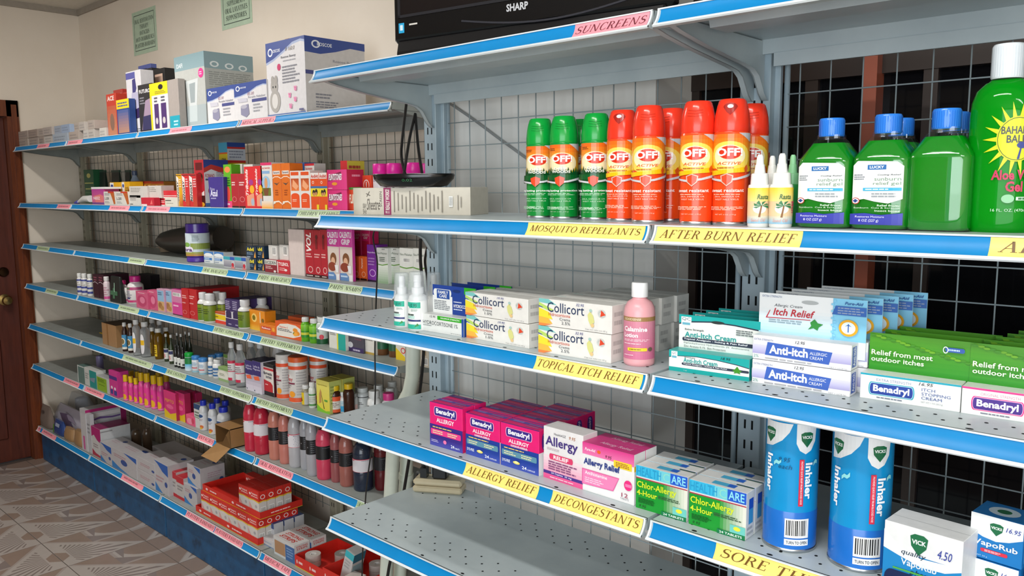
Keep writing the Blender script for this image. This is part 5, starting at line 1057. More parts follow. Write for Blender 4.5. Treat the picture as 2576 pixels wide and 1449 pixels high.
def rub(label, X, Y, z, rz=0.0):
    return carton('rub_carton', 'carton', label, X, Y, z, gR[3], gR[4], 0.055, '#1877bd', {'f': [('w', [(0, 0.60, 1), (0.25, 0.50, 1), (0.5, 0.46, 1), (0.75, 0.52, 1), (1, 0.64, 1)], '#e6eaec'), ('w', [(0, 0.86, 1.0), (0.3, 0.80, 1.0), (0.7, 0.82, 1.0), (1, 0.88, 1.0)], '#e9ebeb')] + shieldop(0.50, 0.75, 0.13, 0.16, 'VICKS') + [('t', '16.95', 0.68, 0.74, 0.96, 0.84, '#2a3a9a', 'i'), ('t', 'VapoRub', 0.08, 0.28, 0.92, 0.44, '#f2f6f8', 'b'), ('rr', 0.22, 0.17, 0.74, 0.25, '#d8304a', 0.8), ('l', 0.30, 0.19, 0.66, 0.23, 2, '#f4d0d6'), ('t', 'NET WT 50 g', 0.03, 0.05, 0.36, 0.09, '#bfe0f4', '')], 't': [('e', 0.5, 0.5, 0.3, 0.3, '#cfe0ea'), ('e', 0.5, 0.5, 0.14, 0.14, '#1d6b44')], 'r': [('r', 0.1, 0.1, 0.9, 0.5, '#3f94d0')]}, rz, 'blue rub cartons')
rr_ = -0.105
rub('blue rub carton on top of its stack beside the open carton', gR[0], gR[1], Z3 + gR[4] + 0.001, rr_)
rub('blue rub carton under the upper one', gR[0] - 0.002, gR[1] - 0.002, Z3, rr_)
rub('blue rub carton at the right edge, upper', gR[0] + gR[3] + 0.006, gR[1] + 0.004, Z3 + gR[4] + 0.001, rr_)
rub('blue rub carton at the right edge, lower', gR[0] + gR[3] + 0.005, gR[1] + 0.003, Z3, rr_)

# ================================================================ goods on the far run
def P_(*ops): return {'f': list(ops)}
def lines(n, u0, v0, u1, v1, c): return ('l', u0, v0, u1, v1, n, c)
def box2(name, cat, label, geo, d, col, ops=(), group=None, rz=0.0, top=None, side=None, sops=None, tops=None, fin='card'):
    X, Y, z, w, h = geo
    pr = {}
    if ops: pr['f'] = list(ops)
    if sops: pr['r'] = list(sops)
    if tops: pr['t'] = list(tops)
    sd = {}
    if top: sd['t'] = top
    if side: sd['r'] = side
    return carton(name, cat, label, X, Y, z, w, h, d, col, pr, rz, group, sd, fin)
# ---------------------------------------------------------------- top shelf
G = 'small taupe cartons at the far end of the top shelf'
ZS1 = 1.938
def small_end(label, X, w, z, h, col, pr):
    carton('small_carton', 'carton', label, X, 0.175 + 0.004 * (int(X * 997) % 3), z, w, h, 0.09, col, {'f': pr}, 0, G)
E1 = [(-3.9297, -3.7464), (-3.7420, -3.5771), (-3.5730, -3.4854), (-3.4804, -3.3282), (-3.3225, -3.0920), (-3.0787, -2.9351), (-2.8856, -2.8128), (-2.8079, -2.7265), (-2.6830, -2.5980)]
for i, (a, b) in enumerate(E1):
    c = ['#b3a69b', '#ada096', '#a89a90', '#c9c2ba', '#a9b4c0', '#b8aaa0', '#cdc7c0', '#c4bcb4', '#d2ccc4'][i]
    small_end('small carton end, bottom row of the pile by the door, %s from the left' % ['first', 'second', 'third', 'fourth', 'fifth', 'sixth', 'seventh', 'eighth', 'ninth'][i], a, b - a - 0.003, ZS1, 0.048, c, [lines(2, 0.1, 0.25, 0.9, 0.7, mixc(c, '#4a4a58', 0.35))])
E2 = [(-3.9232, -3.7403), (-3.7338, -3.5714), (-3.5673, -3.4799), (-3.4699, -3.3231), (-3.3116, -3.1962), (-3.1916, -3.0652), (-3.0169, -2.9410), (-2.9368, -2.8570), (-2.8049, -2.7180)]
for i, (a, b) in enumerate(E2):
    c = ['#b0a297', '#a6978c', '#b4a89e', '#b9aea6', '#a4aebc', '#9fb0c8', '#b9aea4', '#c2bab2', '#b6aaa0'][i]
    small_end('small carton end, upper row of the pile by the door, %s from the left' % ['first', 'second', 'third', 'fourth', 'fifth', 'sixth', 'seventh', 'eighth', 'ninth'][i], a, b - a - 0.003, ZS1 + 0.0485, 0.044, c, [lines(2, 0.1, 0.25, 0.9, 0.7, mixc(c, '#4a4a58', 0.3))])
box2('bandage_carton', 'carton', 'orange red bandage carton reading ACE on the top shelf', (-2.5895, 0.1900, 1.9380, 0.1153, 0.2052), 0.06, '#c8402e', [('t', 'ACE', 0.10, 0.84, 0.80, 0.95, '#f2e2d8', 'h'), ('g', 0.05, 0.02, 0.95, 0.72, '#c88a6a', '#c25a3e', 'v'), ('e', 0.5, 0.34, 0.22, 0.20, '#8a6a5a')])
box2('bandage_carton', 'carton', 'red carton with a hang tab just behind the ACE carton', (-2.7249, 0.2800, 1.9380, 0.1100, 0.2445), 0.05, '#b83c30', [('r', 0.1, 0.80, 0.9, 0.92, '#d8a89a')])
box2('bandage_carton', 'carton', 'blue and yellow bandage carton beside the ACE carton', (-2.4101, 0.1650, 1.9380, 0.1413, 0.1622), 0.03, '#2f4a86', [('r', 0, 0.74, 1, 1, '#f0d21e'), ('l', 0.1, 0.80, 0.9, 0.92, 2, '#4a5a8a'), ('g', 0.08, 0.05, 0.92, 0.70, '#b88a72', '#3f5a96', 'v')])
box2('bandage_carton', 'carton', 'small bright yellow carton in front of the blue and yellow one', (-2.3370, 0.1750, 1.9380, 0.0558, 0.0995), 0.03, '#efd51c', [('r', 0.1, 0.2, 0.9, 0.45, '#3a4a7a')])
box2('bandage_carton', 'carton', 'orange and yellow carton top showing behind the blue one', (-2.6058, 0.2800, 1.9380, 0.0565, 0.2237), 0.05, '#e0a02a', [('r', 0, 0.86, 1, 1, '#c8402e')])
x = box2('brace_carton', 'carton', 'tall white carton with a purple figure picture', (-2.3682, 0.2000, 1.9380, 0.1619, 0.2908), 0.06, '#dcd9dc', [('r', 0, 0.88, 0.62, 0.98, '#5a5aa0'), ('p', [(0.42, 0.86), (0.62, 0.88), (0.68, 0.72), (0.55, 0.62), (0.40, 0.66)], '#3f3a78'), ('p', [(0.35, 0.66), (0.75, 0.66), (0.85, 0.30), (0.45, 0.28), (0.25, 0.45)], '#b9b4cc'), ('p', [(0.40, 0.38), (0.86, 0.42), (0.90, 0.26), (0.45, 0.24)], '#3a2a5a'), lines(2, 0.4, 0.04, 0.9, 0.09, '#8a8a90')])
box2('brace_carton', 'carton', 'dark carton with a window and blue hang tab, behind the white brace carton', (-2.4568, 0.3000, 1.9380, 0.1434, 0.3191), 0.05, '#26262c', [('r', 0.18, 0.62, 0.82, 0.92, '#b9a8b4'), ('r', 0.18, 0.40, 0.82, 0.58, '#8a90a0')])
box2('hang_tab_carton', 'carton', 'blue card carton rising behind the dark window carton', (-2.5992, 0.3600, 1.9380, 0.1425, 0.3597), 0.03, '#4f5a98', [('r', 0.3, 0.92, 0.7, 0.95, '#2a2f5a')])
box2('brace_carton', 'carton', 'black carton with an orange pink window and peaked top', (-2.3099, 0.3000, 1.9380, 0.1311, 0.3058), 0.05, '#1e1d1f', [('r', 0.22, 0.66, 0.84, 0.92, '#c8a894')])
box2('brace_carton', 'carton', 'black brace carton with a pale leg picture', (-2.2089, 0.1850, 1.9380, 0.1404, 0.2154), 0.05, '#2b2a2e', [('t', 'FUTURO', 0.08, 0.82, 0.90, 0.90, '#e2dfe0', 'h'), lines(3, 0.1, 0.60, 0.5, 0.74, '#8a8890'), ('p', [(0.52, 0.66), (0.92, 0.70), (0.98, 0.10), (0.16, 0.06), (0.30, 0.30)], '#a08aa0'), ('p', [(0.30, 0.34), (0.95, 0.36), (0.97, 0.06), (0.2, 0.05)], '#33325a')])
box2('brace_carton', 'carton', 'yellow topped carton with two purple panels and a round emblem', (-2.0398, 0.1640, 1.9380, 0.1768, 0.2045), 0.02, '#dcd8da', [('r', 0, 0.74, 1, 1, '#e8d21a'), ('r', 0, 0, 0.1, 0.9, '#e8d21a'), ('e', 0.62, 0.90, 0.13, 0.055, '#1e1e22'), lines(2, 0.3, 0.77, 0.95, 0.82, '#9a8a2a'), ('r', 0.22, 0.04, 0.46, 0.56, '#4a2f6a'), ('r', 0.60, 0.04, 0.88, 0.56, '#4a2f6a'), ('e', 0.34, 0.20, 0.07, 0.07, '#c8c0c0'), ('e', 0.74, 0.20, 0.08, 0.07, '#c8c0c0'), lines(2, 0.24, 0.60, 0.44, 0.70, '#5a5a6a'), lines(2, 0.62, 0.60, 0.86, 0.70, '#5a5a6a')])
box2('plain_carton', 'carton', 'plain grey carton with a teal foot, left of the water jug carton', (-1.8588, 0.1640, 1.9380, 0.0954, 0.2049), 0.03, '#a59c96', [('r', 0.04, 0, 1, 0.26, '#1fa0b4'), lines(2, 0.4, 0.06, 0.85, 0.16, '#bfe4ea')])
box2('jug_carton', 'carton', 'large grey teal carton with a glass jug picture', (-1.8641, 0.2000, 1.9380, 0.2666, 0.3024), 0.22, '#b9bbb6', [('g', 0, 0.80, 1, 1, '#8aa4aa', '#7d989e', 'v'), ('t', 'DAFI', 0.08, 0.84, 0.28, 0.90, '#e4eaea', 'b'), ('p', [(0.36, 0.64), (0.78, 0.66), (0.70, 0.30), (0.74, 0.14), (0.44, 0.14), (0.46, 0.32)], '#cfd4d4'), ('p', [(0.48, 0.60), (0.68, 0.61), (0.64, 0.34), (0.50, 0.34)], '#9aa4a6'), ('e', 0.88, 0.72, 0.085, 0.065, '#e03a8a'), lines(2, 0.82, 0.70, 0.94, 0.74, '#f8c8e0'), ('r', 0.0, 0.0, 1, 0.30, '#a9b4b6'), ('r', 0.14, 0.07, 0.34, 0.26, '#7d8f94'), ('p', [(0.44, 0.08), (0.70, 0.08), (0.72, 0.30), (0.46, 0.30)], '#c2cccd')], side='#aeb2ae', sops=[('r', 0, 0.78, 1, 1, '#86a0a6'), ('o', 0.20, 0.84, 0.09, 0.04, 0.4, '#d8e0e0'), ('o', 0.50, 0.83, 0.09, 0.04, 0.4, '#d8e0e0'), ('o', 0.78, 0.82, 0.09, 0.04, 0.4, '#d8e0e0'), lines(7, 0.08, 0.56, 0.94, 0.74, '#8d928e'), lines(4, 0.08, 0.46, 0.8, 0.54, '#9a9e9a')])
def roscoe(label, geo, d, big, group=None):
    wv = [(0, 0.66 if not big else 0.74, 1), (0.2, 0.68 if not big else 0.78, 1), (0.45, 0.74 if not big else 0.86, 1), (0.7, 0.86 if not big else 0.95, 1), (0.9, 0.90 if not big else 0.97, 1), (1, 0.88 if not big else 0.95, 1)]
    f = [('w', [(u, a - 0.03, b) for u, a, b in wv], '#a9b6d4'), ('w', wv, '#3a4f94'), ('o', 0.12, 0.87, 0.065, 0.055 if big else 0.07, 0.35, '#eef0f4'), ('t', 'ROSCOE', 0.16, 0.86, 0.38, 0.90, '#eef0f4', 'b')]
    if big:
        f += [('t', 'Roscoe Bunny', 0.40, 0.755, 0.78, 0.795, '#6a6a72', 'b'), lines(1, 0.45, 0.72, 0.85, 0.735, '#a0a0a6'), ('t', '8 160.0', 0.52, 0.85, 0.76, 0.90, '#8a8078', 'i'), ('e', 0.34, 0.66, 0.045, 0.045, '#c83a6a'), lines(6, 0.42, 0.44, 0.86, 0.66, '#8a8a92'), ('e', 0.21, 0.22, 0.14, 0.15, '#b0aba6'), ('e', 0.20, 0.42, 0.095, 0.10, '#b0aba6'), ('e', 0.16, 0.50, 0.04, 0.06, '#a8a39e'), ('e', 0.25, 0.50, 0.04, 0.06, '#a8a39e'), ('e', 0.21, 0.22, 0.08, 0.10, '#dcd8d4'), ('e', 0.17, 0.41, 0.014, 0.016, '#3a3a3e'), ('e', 0.24, 0.41, 0.014, 0.016, '#3a3a3e')]
        for a, b in ((0.60, 0.26), (0.75, 0.34), (0.74, 0.20), (0.62, 0.12)): f += [('e', a, b, 0.03, 0.02, '#e88ab4'), ('e', a + 0.02, b + 0.03, 0.015, 0.015, '#e88ab4'), ('e', a - 0.02, b + 0.03, 0.015, 0.015, '#e88ab4')]
        f += [('r', 0, 0, 1, 0.045, '#4f6aa8'), ('r', 0.84, 0.06, 0.95, 0.085, '#6a6a90')]
        s = [('w', [(u, a + 0.0, b) for u, a, b in [(0, 0.80, 1), (0.25, 0.79, 1), (0.5, 0.84, 1), (0.75, 0.91, 1), (1, 0.90, 1)]], '#3a4f94'), ('o', 0.18, 0.91, 0.07, 0.05, 0.35, '#eef0f4'), ('t', 'ROSCOE', 0.20, 0.89, 0.44, 0.935, '#eef0f4', 'b'), ('t', 'Roscoe Bunny', 0.45, 0.69, 0.86, 0.735, '#9a9aa2', 'b'), lines(1, 0.5, 0.655, 0.9, 0.67, '#b0b0b6'), ('r', 0, 0.52, 0.7, 0.57, '#4a4f88'), lines(2, 0.15, 0.22, 0.42, 0.28, '#8a8a92'), lines(3, 0.15, 0.10, 0.55, 0.18, '#8a8a92'), ('r', 0, 0, 1, 0.04, '#3f4f8a')]
    else:
        f += [('r', 0.55, 0.47, 0.99, 0.55, '#4a4f88'), ('t', 'Portable Nebulizer', 0.44, 0.58, 0.96, 0.64, '#8a8a98', ''), ('t', '85.00', 0.42, 0.66, 0.62, 0.74, '#b08a9a', 'i'), lines(3, 0.58, 0.22, 0.86, 0.42, '#a8a8ae'), ('p', [(0.10, 0.62), (0.40, 0.60), (0.42, 0.50), (0.14, 0.50)], '#c8c6d0'), ('p', [(0.20, 0.40), (0.44, 0.44), (0.46, 0.18), (0.36, 0.10), (0.20, 0.18)], '#8d8ba4'), ('e', 0.30, 0.38, 0.10, 0.05, '#b0aebc')]
        s = None
    return box2('nebulizer_carton', 'carton', label, geo, d, '#dedbdc', f, group, side='#d2cdca', sops=s)
roscoe('white carton with a blue wave and grey machine, left of the two small ones', (-1.5886, 0.2000, 1.9380, 0.2214, 0.1472), 0.13, False, 'small nebulizer cartons')
roscoe('white carton with a blue wave and grey machine, next to the big bunny carton', (-1.3587, 0.1950, 1.9380, 0.2388, 0.1449), 0.13, False, 'small nebulizer cartons')
rb_ = roscoe('big white carton with a grey bunny and blue wave on the top shelf', (-1.1233, 0.2000, 1.9380, 0.2533, 0.2710), 0.26, True)
MB().box(0.10, 0.02, rb_.dimensions.z - 0.006, 0.125, 0.024, rb_.dimensions.z + 0.008, mat('#b08a5a', 'card')).build('torn_flap', rb_)

# ---------------------------------------------------------------- second shelf
box2('tea_carton', 'carton', 'tall dark green carton at the back left of the second shelf', (-3.5371, 0.4000, 1.6050, 0.1456, 0.1935), 0.06, '#1d5a36', [('e', 0.5, 0.82, 0.2, 0.07, '#c8c06a'), ('r', 0.05, 0.58, 0.95, 0.61, '#c8c46a'), ('r', 0.1, 0.40, 0.9, 0.44, '#b8bc6a'), ('r', 0.05, 0.30, 0.95, 0.32, '#5a8a5a'), ('r', 0.05, 0.18, 0.95, 0.20, '#5a8a5a')])
def tube_pack(label, X, Y, z, w, h, col, group):
    o = MB().hull([(-w * 0.5, 0, 0), (w * 0.5, 0, 0), (w * 0.5, 0.03, 0), (-w * 0.5, 0.03, 0)], [(-w * 0.42, 0.012, h), (w * 0.42, 0.012, h), (w * 0.42, 0.018, h), (-w * 0.42, 0.018, h)], mat(col, 'plastic')).build('tube_pack', None, (X + w / 2, Y, z), 0, 0.001)
    MB().box(-w * 0.44, 0.010, h - 0.012, w * 0.44, 0.020, h, mat('#2f4a3c', 'plastic')).build('crimp', o)
    return tag(o, label, 'tube', group)
tube_pack('dark green tube at the back, left of three', -3.3866, 0.4200, 1.6050, 0.0933, 0.1884, '#16281f', 'dark green tubes at the back')
tube_pack('dark green tube at the back, middle of three', -3.2138, 0.4200, 1.6050, 0.1201, 0.1851, '#14251c', 'dark green tubes at the back')
tube_pack('dark green tube at the back, right of three', -3.0199, 0.4200, 1.6050, 0.0657, 0.1824, '#16281f', 'dark green tubes at the back')
bottle('clear_bottle', 'bottle', 'cloudy grey blue bottle at the back beside the beige post', -2.8930, 0.4300, 1.6050, 0.0475, 0.1761, 'syrup', '#8fa0b4', '#4a5a78', (0.2, 0.6, 120, [('r', 0, 0, 1, 1, '#6f82a4')]))
t1 = MB().tube([(-3.0551, 0.1900, 1.6162), (-2.9672, 0.1900, 1.6336), (-2.8794, 0.1900, 1.6339)], [0.006, 0.016, 0.018], mat('#dcdcd8', 'plastic'), 12).build('ointment_tube'); tag(t1, 'white ointment tube lying at the left end of the second shelf goods', 'tube')
MB().tube([(-3.0909, 0.1900, 1.6095), (-3.0551, 0.1900, 1.6162)], 0.010, mat('#4a4aa0', 'plastic'), 10).build('cap', t1)
box2('pink_tub', 'tub', 'pink and purple tub with a white lid on the second shelf', (-2.8453, 0.1850, 1.6050, 0.1595, 0.0792), 0.075, '#c84a86', [('g', 0, 0, 1, 1, '#d86a8a', '#b03a90', 'v'), ('p', [(0.15, 0.55), (0.7, 0.66), (0.95, 0.55), (0.9, 0.1), (0.3, 0.1)], '#e07a7a'), ('t', 'NEEZ', 0.12, 0.32, 0.66, 0.50, '#f4d8e0', 'h'), ('r', 0, 0, 1, 0.14, '#7a4a8a')])
x0, y0, z0, w0, h0 = -2.8443, 0.1850, 1.6050, 0.1594, 0.0894
MB().box(0, 0, h0 * 0.885, w0 * 1.18, 0.077, h0, mat('#e8e6e4', 'plastic')).build('lid', bpy.data.objects['pink_tub'], (-0.001, -0.001, 0))
for i, (g, l) in enumerate((((-2.8257, 0.2700, 1.6050, 0.1429, 0.1136), 'yellow carton with blue emblem, left one behind the leg picture cartons'), ((-2.6741, 0.2700, 1.6050, 0.0947, 0.1151), 'yellow carton with blue emblem, right one behind the leg picture cartons'))):
    box2('pain_patch_carton', 'carton', l, g, 0.07, '#e0a818', [('r', 0.02, 0.45, 0.36, 0.98, '#e6e2dc'), ('e', 0.2, 0.82, 0.12, 0.08, '#3a4a94'), ('p', [(0.8, 0.8), (0.95, 0.6), (0.75, 0.5)], '#7a4a1a'), lines(2, 0.45, 0.6, 0.8, 0.75, '#8a6a1a')], 'yellow emblem cartons', tops=[('r', 0, 0, 1, 1, '#c8541e')])
for i, (g, l) in enumerate((((-2.7602, 0.3450, 1.6050, 0.1318, 0.1180), 'first'), ((-2.6261, 0.3450, 1.6050, 0.1320, 0.1167), 'second'), ((-2.4908, 0.3450, 1.6050, 0.1340, 0.1143), 'third'))):
    box2('brown_pattern_carton', 'carton', 'brown and yellow patterned carton behind the plain white cartons, %s from the left' % l, g, 0.06, '#b0702a', [('e', 0.2 + 0.2 * k, 0.75, 0.1, 0.10, ['#8a4a1a', '#d89a3a'][k % 2]) for k in range(4)] + [('r', 0, 0.9, 1, 1, '#b8341e')], 'brown patterned cartons')
for i, (g, l) in enumerate((((-2.6632, 0.1750, 1.6050, 0.1401, 0.0657), 'left'), ((-2.5172, 0.1750, 1.6050, 0.1551, 0.0655), 'right'))):
    box2('leg_picture_carton', 'carton', 'white carton with an orange leg picture, %s of the pair' % l, g, 0.06, '#d8d4cc', [lines(2, 0.08, 0.72, 0.55, 0.86, '#7a7a80'), ('t', 'L-200', 0.08, 0.38, 0.45, 0.58, '#4a4a52', 'b'), lines(2, 0.08, 0.12, 0.5, 0.26, '#9a9a9e'), ('p', [(0.55, 0.98), (0.92, 0.98), (1, 0.1), (0.86, 0.05), (0.72, 0.55)], '#b8602a'), ('r', 0.4, 0.9, 0.9, 1, '#c8341e')], 'leg picture cartons')
wl = 'plain white medicine cartons'
for g, l in (((-2.3690, 0.1800, 1.6050, 0.1268, 0.0482), 'plain white carton, lower left of the white group'), ((-2.2853, 0.2000, 1.6050, 0.1478, 0.0480), 'plain white carton, lower right of the white group behind the red one')):
    box2('white_carton', 'carton', l, g, 0.06, '#cfcbc4', [lines(3, 0.08, 0.5, 0.75, 0.85, '#8d8a86'), ('r', 0.02, 0.08, 0.3, 0.16, '#3a3a3e')], wl)
for g, l in (((-2.3628, 0.1800, 1.6405, 0.1992, 0.0550), 'plain white carton, upper left of the white group'), ((-2.1825, 0.1900, 1.6405, 0.1407, 0.0565), 'plain white carton, upper right of the white group')):
    box2('white_carton', 'carton', l, g, 0.06, '#cbc7c0', [lines(3, 0.08, 0.5, 0.65, 0.85, '#98958f')], wl)
box2('red_carton', 'carton', 'small crimson carton lying before the white cartons', (-2.2010, 0.1650, 1.6050, 0.1334, 0.0376), 0.03, '#c42438', [('r', 0.0, 0.0, 0.45, 0.2, '#e8d8d8'), ('p', [(0.7, 0.2), (0.85, 0.8), (0.9, 0.2)], '#e86a6a')])
box2('red_carton', 'carton', 'red and white striped carton left of the upright balm cartons', (-2.1330, 0.2000, 1.6050, 0.2200, 0.0690), 0.06, '#d02a36', [('r', 0, 0.50, 1, 0.58, '#ecdcd8'), ('r', 0, 0.64, 1, 0.68, '#ecdcd8'), ('r', 0, 0.0, 0.45, 0.07, '#ecdcd8'), lines(2, 0.06, 0.2, 0.5, 0.36, '#f0b8b4')])
box2('white_carton', 'carton', 'small cream carton lying before the red striped one', (-1.9544, 0.1650, 1.6050, 0.1210, 0.0384), 0.025, '#d6d2c4', [('r', 0.04, 0.6, 0.5, 0.72, '#5a5a54'), lines(1, 0.1, 0.3, 0.8, 0.4, '#a8a498')])
for g, l, c in (((-1.8495, 0.1720, 1.6050, 0.0504, 0.1391), 'upright yellow balm carton with black lettering, leftmost of three', '#dca41c'), ((-1.7930, 0.1700, 1.6050, 0.0637, 0.1399), 'upright red balm carton with black lettering, middle of three', '#cc2a2e'), ((-1.7225, 0.1680, 1.6050, 0.0664, 0.1387), 'upright red balm carton with black lettering, right of three', '#c4282c')):
    box2('balm_carton', 'carton', l, g, 0.03, c, [('p', [(0.05, 0.95), (0.45, 0.88), (0.42, 0.15), (0.05, 0.2)], '#e6dfd8'), ('tu', 'BENGAY', 0.10, 0.16, 0.40, 0.80, '#1c1a1c', 'hi'), lines(4, 0.55, 0.60, 0.95, 0.85, mixc(c, '#ffffff', 0.5)), ('r', 0.05, 0.95, 0.95, 0.97, '#3a2a2a'), ('g', 0.5, 0.02, 1, 0.4, '#b8482a', c, 'v')], 'upright balm cartons')
box2('patch_carton', 'carton', 'dark red carton with a player portrait and a blue and white side', (-1.7150, 0.1900, 1.6050, 0.0849, 0.1966), 0.11, '#a8222c', [('r', 0.15, 0.78, 0.85, 0.94, '#5a1014'), ('e', 0.55, 0.64, 0.32, 0.09, '#3a1a10'), ('e', 0.58, 0.58, 0.22, 0.075, '#7a4426'), ('p', [(0.1, 0.48), (0.95, 0.48), (0.9, 0.28), (0.2, 0.26)], '#b02430'), ('p', [(0.1, 0.34), (0.5, 0.27), (0.95, 0.34), (0.95, 0.24), (0.1, 0.24)], '#e0d8d4'), ('r', 0, 0, 1, 0.24, '#3a1410'), lines(2, 0.1, 0.12, 0.8, 0.2, '#d8c8c0'), ('e', 0.7, 0.05, 0.25, 0.05, '#d8a02a')], side='#d4d2d6', sops=[('r', 0, 0.80, 1, 1, '#2f3f86'), ('w', [(0, 0.72, 0.82), (0.3, 0.80, 0.9), (0.6, 0.74, 0.86), (1, 0.66, 0.8)], '#b8342e'), ('t', 'KOBANO', 0.05, 0.62, 0.42, 0.70, '#a83a44', 'b'), ('r', 0.05, 0.56, 0.42, 0.60, '#4a4f7a'), lines(7, 0.5, 0.52, 0.95, 0.74, '#8a8f9a'), ('e', 0.3, 0.34, 0.16, 0.10, '#a8222c'), ('r', 0, 0, 1, 0.08, '#4a6aa8')])
pu = MB().hull([(-0.5, 0, 0), (0.5, 0, 0), (0.5, 1, 0), (-0.5, 1, 0)], [(-0.56, 0, 1), (0.56, 0, 1), (0.56, 0.7, 1), (-0.56, 0.7, 1)], mat('#3a2a86', 'plastic'))
gx = -1.5351, 0.1600, 1.6050, 0.1164, 0.1220
pu.v = [(a * gx[3] * 0.95, b * 0.05, c * gx[4]) for a, b, c in pu.v]
po = pu.build('purple_pouch', None, (gx[0] + gx[3] / 2, gx[1], gx[2]), 0, 0.002); tag(po, 'deep purple upright pouch with white lettering', 'pouch')
printed('printed_face', [('t', 'Prime', 0.08, 0.55, 0.42, 0.66, '#c8c4e4', ''), ('t', 'Azul', 0.06, 0.36, 0.62, 0.58, '#dcdaf0', 'h'), lines(1, 0.1, 0.28, 0.55, 0.32, '#a8a4d0')], lambda u, v, e: ((u - 0.5) * gx[3] * 0.92, -e - 0.0004, v * gx[4]), po)
box2('tall_carton', 'carton', 'tall yellow carton with blue top standing highest on the second shelf', (-1.7615, 0.3300, 1.6050, 0.0749, 0.2750), 0.085, '#e0cf12', [('r', 0, 0.84, 1, 1, '#3fa8cc'), ('r', 0, 0.82, 1, 0.845, '#e8641e'), ('t', 'A500', 0.15, 0.62, 0.82, 0.76, '#4a4a1a', 'h'), lines(3, 0.15, 0.40, 0.85, 0.56, '#8a8420')], side='#d4c312', sops=[('r', 0, 0.70, 1, 1, '#c8ccd4'), ('r', 0, 0.92, 1, 1, '#2f4a94'), ('r', 0, 0.90, 1, 0.93, '#c8342e'), ('r', 0, 0.68, 1, 0.72, '#c8342e'), lines(3, 0.1, 0.76, 0.9, 0.87, '#8d92a0')])
box2('slim_carton', 'carton', 'bright green slim carton beside the purple pouch', (-1.4422, 0.1780, 1.6050, 0.0623, 0.1709), 0.04, '#5fae22', [('e', 0.5, 0.88, 0.36, 0.07, '#e88a4a'), lines(4, 0.2, 0.5, 0.85, 0.70, '#2a6a1a'), ('e', 0.5, 0.32, 0.26, 0.17, '#e8503a'), ('r', 0, 0, 1, 0.15, '#e8487a'), lines(1, 0.2, 0.06, 0.8, 0.1, '#f4d0dc')])
for g, l in (((-1.3808, 0.1750, 1.6050, 0.0555, 0.1331), 'left'), ((-1.3246, 0.1750, 1.6050, 0.0654, 0.1322), 'right')):
    box2('slim_carton', 'carton', 'plain crimson slim carton, %s of the pair beside the green one' % l, g, 0.045, '#b0222e', [lines(2, 0.1, 0.66, 0.7, 0.76, '#e8d0cc'), ('o', 0.4, 0.25, 0.3, 0.08, 0.2, '#d87a7a'), ('r', 0.03, 0, 0.97, 0.05, '#2a1416')], 'crimson slim cartons')
for g, l in (((-1.5411, 0.2600, 1.6050, 0.0998, 0.1754), 'left'), ((-1.4303, 0.2600, 1.6050, 0.0712, 0.1719), 'right')):
    box2('vitamin_carton', 'carton', 'white and red carton rising behind the crimson cartons, %s one' % l, g, 0.05, '#d8d4cc', [('t', 'VITA', 0.25, 0.88, 0.7, 0.94, '#c03040', 'b'), ('t', 'NERVO', 0.15, 0.81, 0.82, 0.87, '#c03040', 'h'), lines(2, 0.3, 0.70, 0.75, 0.77, '#a09a94')], 'white and red vitamin cartons')
for g, l in (((-1.2712, 0.1720, 1.6050, 0.0751, 0.1584), 'left'), ((-1.1925, 0.1700, 1.6050, 0.0569, 0.1594), 'right')):
    box2('vitamin_carton', 'carton', 'bright red carton with upward white lettering, %s of the pair' % l, g, 0.05, '#d8282e', [('tu', 'Tribekids', 0.10, 0.30, 0.36, 0.94, '#f6e4e0', 'hi'), ('e', 0.65, 0.62, 0.22, 0.07, '#a83a8a'), ('e', 0.72, 0.45, 0.22, 0.10, '#f0b02a'), ('p', [(0.2, 0.30), (0.9, 0.36), (0.95, 0.05), (0.2, 0.05)], '#e89a7a'), ('e', 0.75, 0.15, 0.16, 0.09, '#a8b4c4')], 'red vitamin cartons with upward lettering')
box2('vitamin_carton', 'carton', 'white carton with a pink top and a child picture', (-1.1457, 0.1700, 1.6050, 0.0780, 0.1702), 0.055, '#dedad4', [('r', 0, 0.94, 1, 1, '#d8346a'), ('t', 'Incremin', 0.08, 0.86, 0.85, 0.91, '#d0544a', 'b'), ('r', 0.12, 0.76, 0.8, 0.82, '#8ab0d8'), ('e', 0.45, 0.56, 0.36, 0.15, '#9ac0dc'), ('e', 0.45, 0.55, 0.14, 0.12, '#d89a6a'), ('p', [(0.1, 0.45), (0.85, 0.45), (0.85, 0.28), (0.1, 0.28)], '#6a7a2a'), ('p', [(0.2, 0.42), (0.7, 0.45), (0.6, 0.28), (0.3, 0.28)], '#7a4a2a'), ('g', 0, 0, 1, 0.16, '#f0a82a', '#e8dccc', 'v')])
for g, l in (((-1.0704, 0.1720, 1.6050, 0.0597, 0.1647), 'left'), ((-1.0050, 0.1700, 1.6050, 0.0572, 0.1649), 'right')):
    box2('vitamin_carton', 'carton', 'orange carton with a white name panel, %s of the pair' % l, g, 0.055, '#de6f1c', [('r', 0.1, 0.76, 0.9, 0.84, '#eadfd4'), ('t', 'Sanavit', 0.15, 0.78, 0.85, 0.83, '#4a3a5a', 'b'), ('w', [(0, 0.66, 0.68), (0.3, 0.70, 0.72), (0.7, 0.70, 0.72), (1, 0.66, 0.68)], '#f4dcc8'), ('p', [(0.15, 0.58), (0.6, 0.56), (0.85, 0.6), (0.5, 0.52)], '#5a4a44'), lines(3, 0.3, 0.3, 0.7, 0.42, '#a84a14'), ('w', [(0, 0.08, 0.11), (0.3, 0.14, 0.17), (0.7, 0.15, 0.18), (1, 0.10, 0.13)], '#f4e4d4'), ('e', 0.2, 0.14, 0.12, 0.03, '#e8e4d4')], 'orange vitamin cartons')
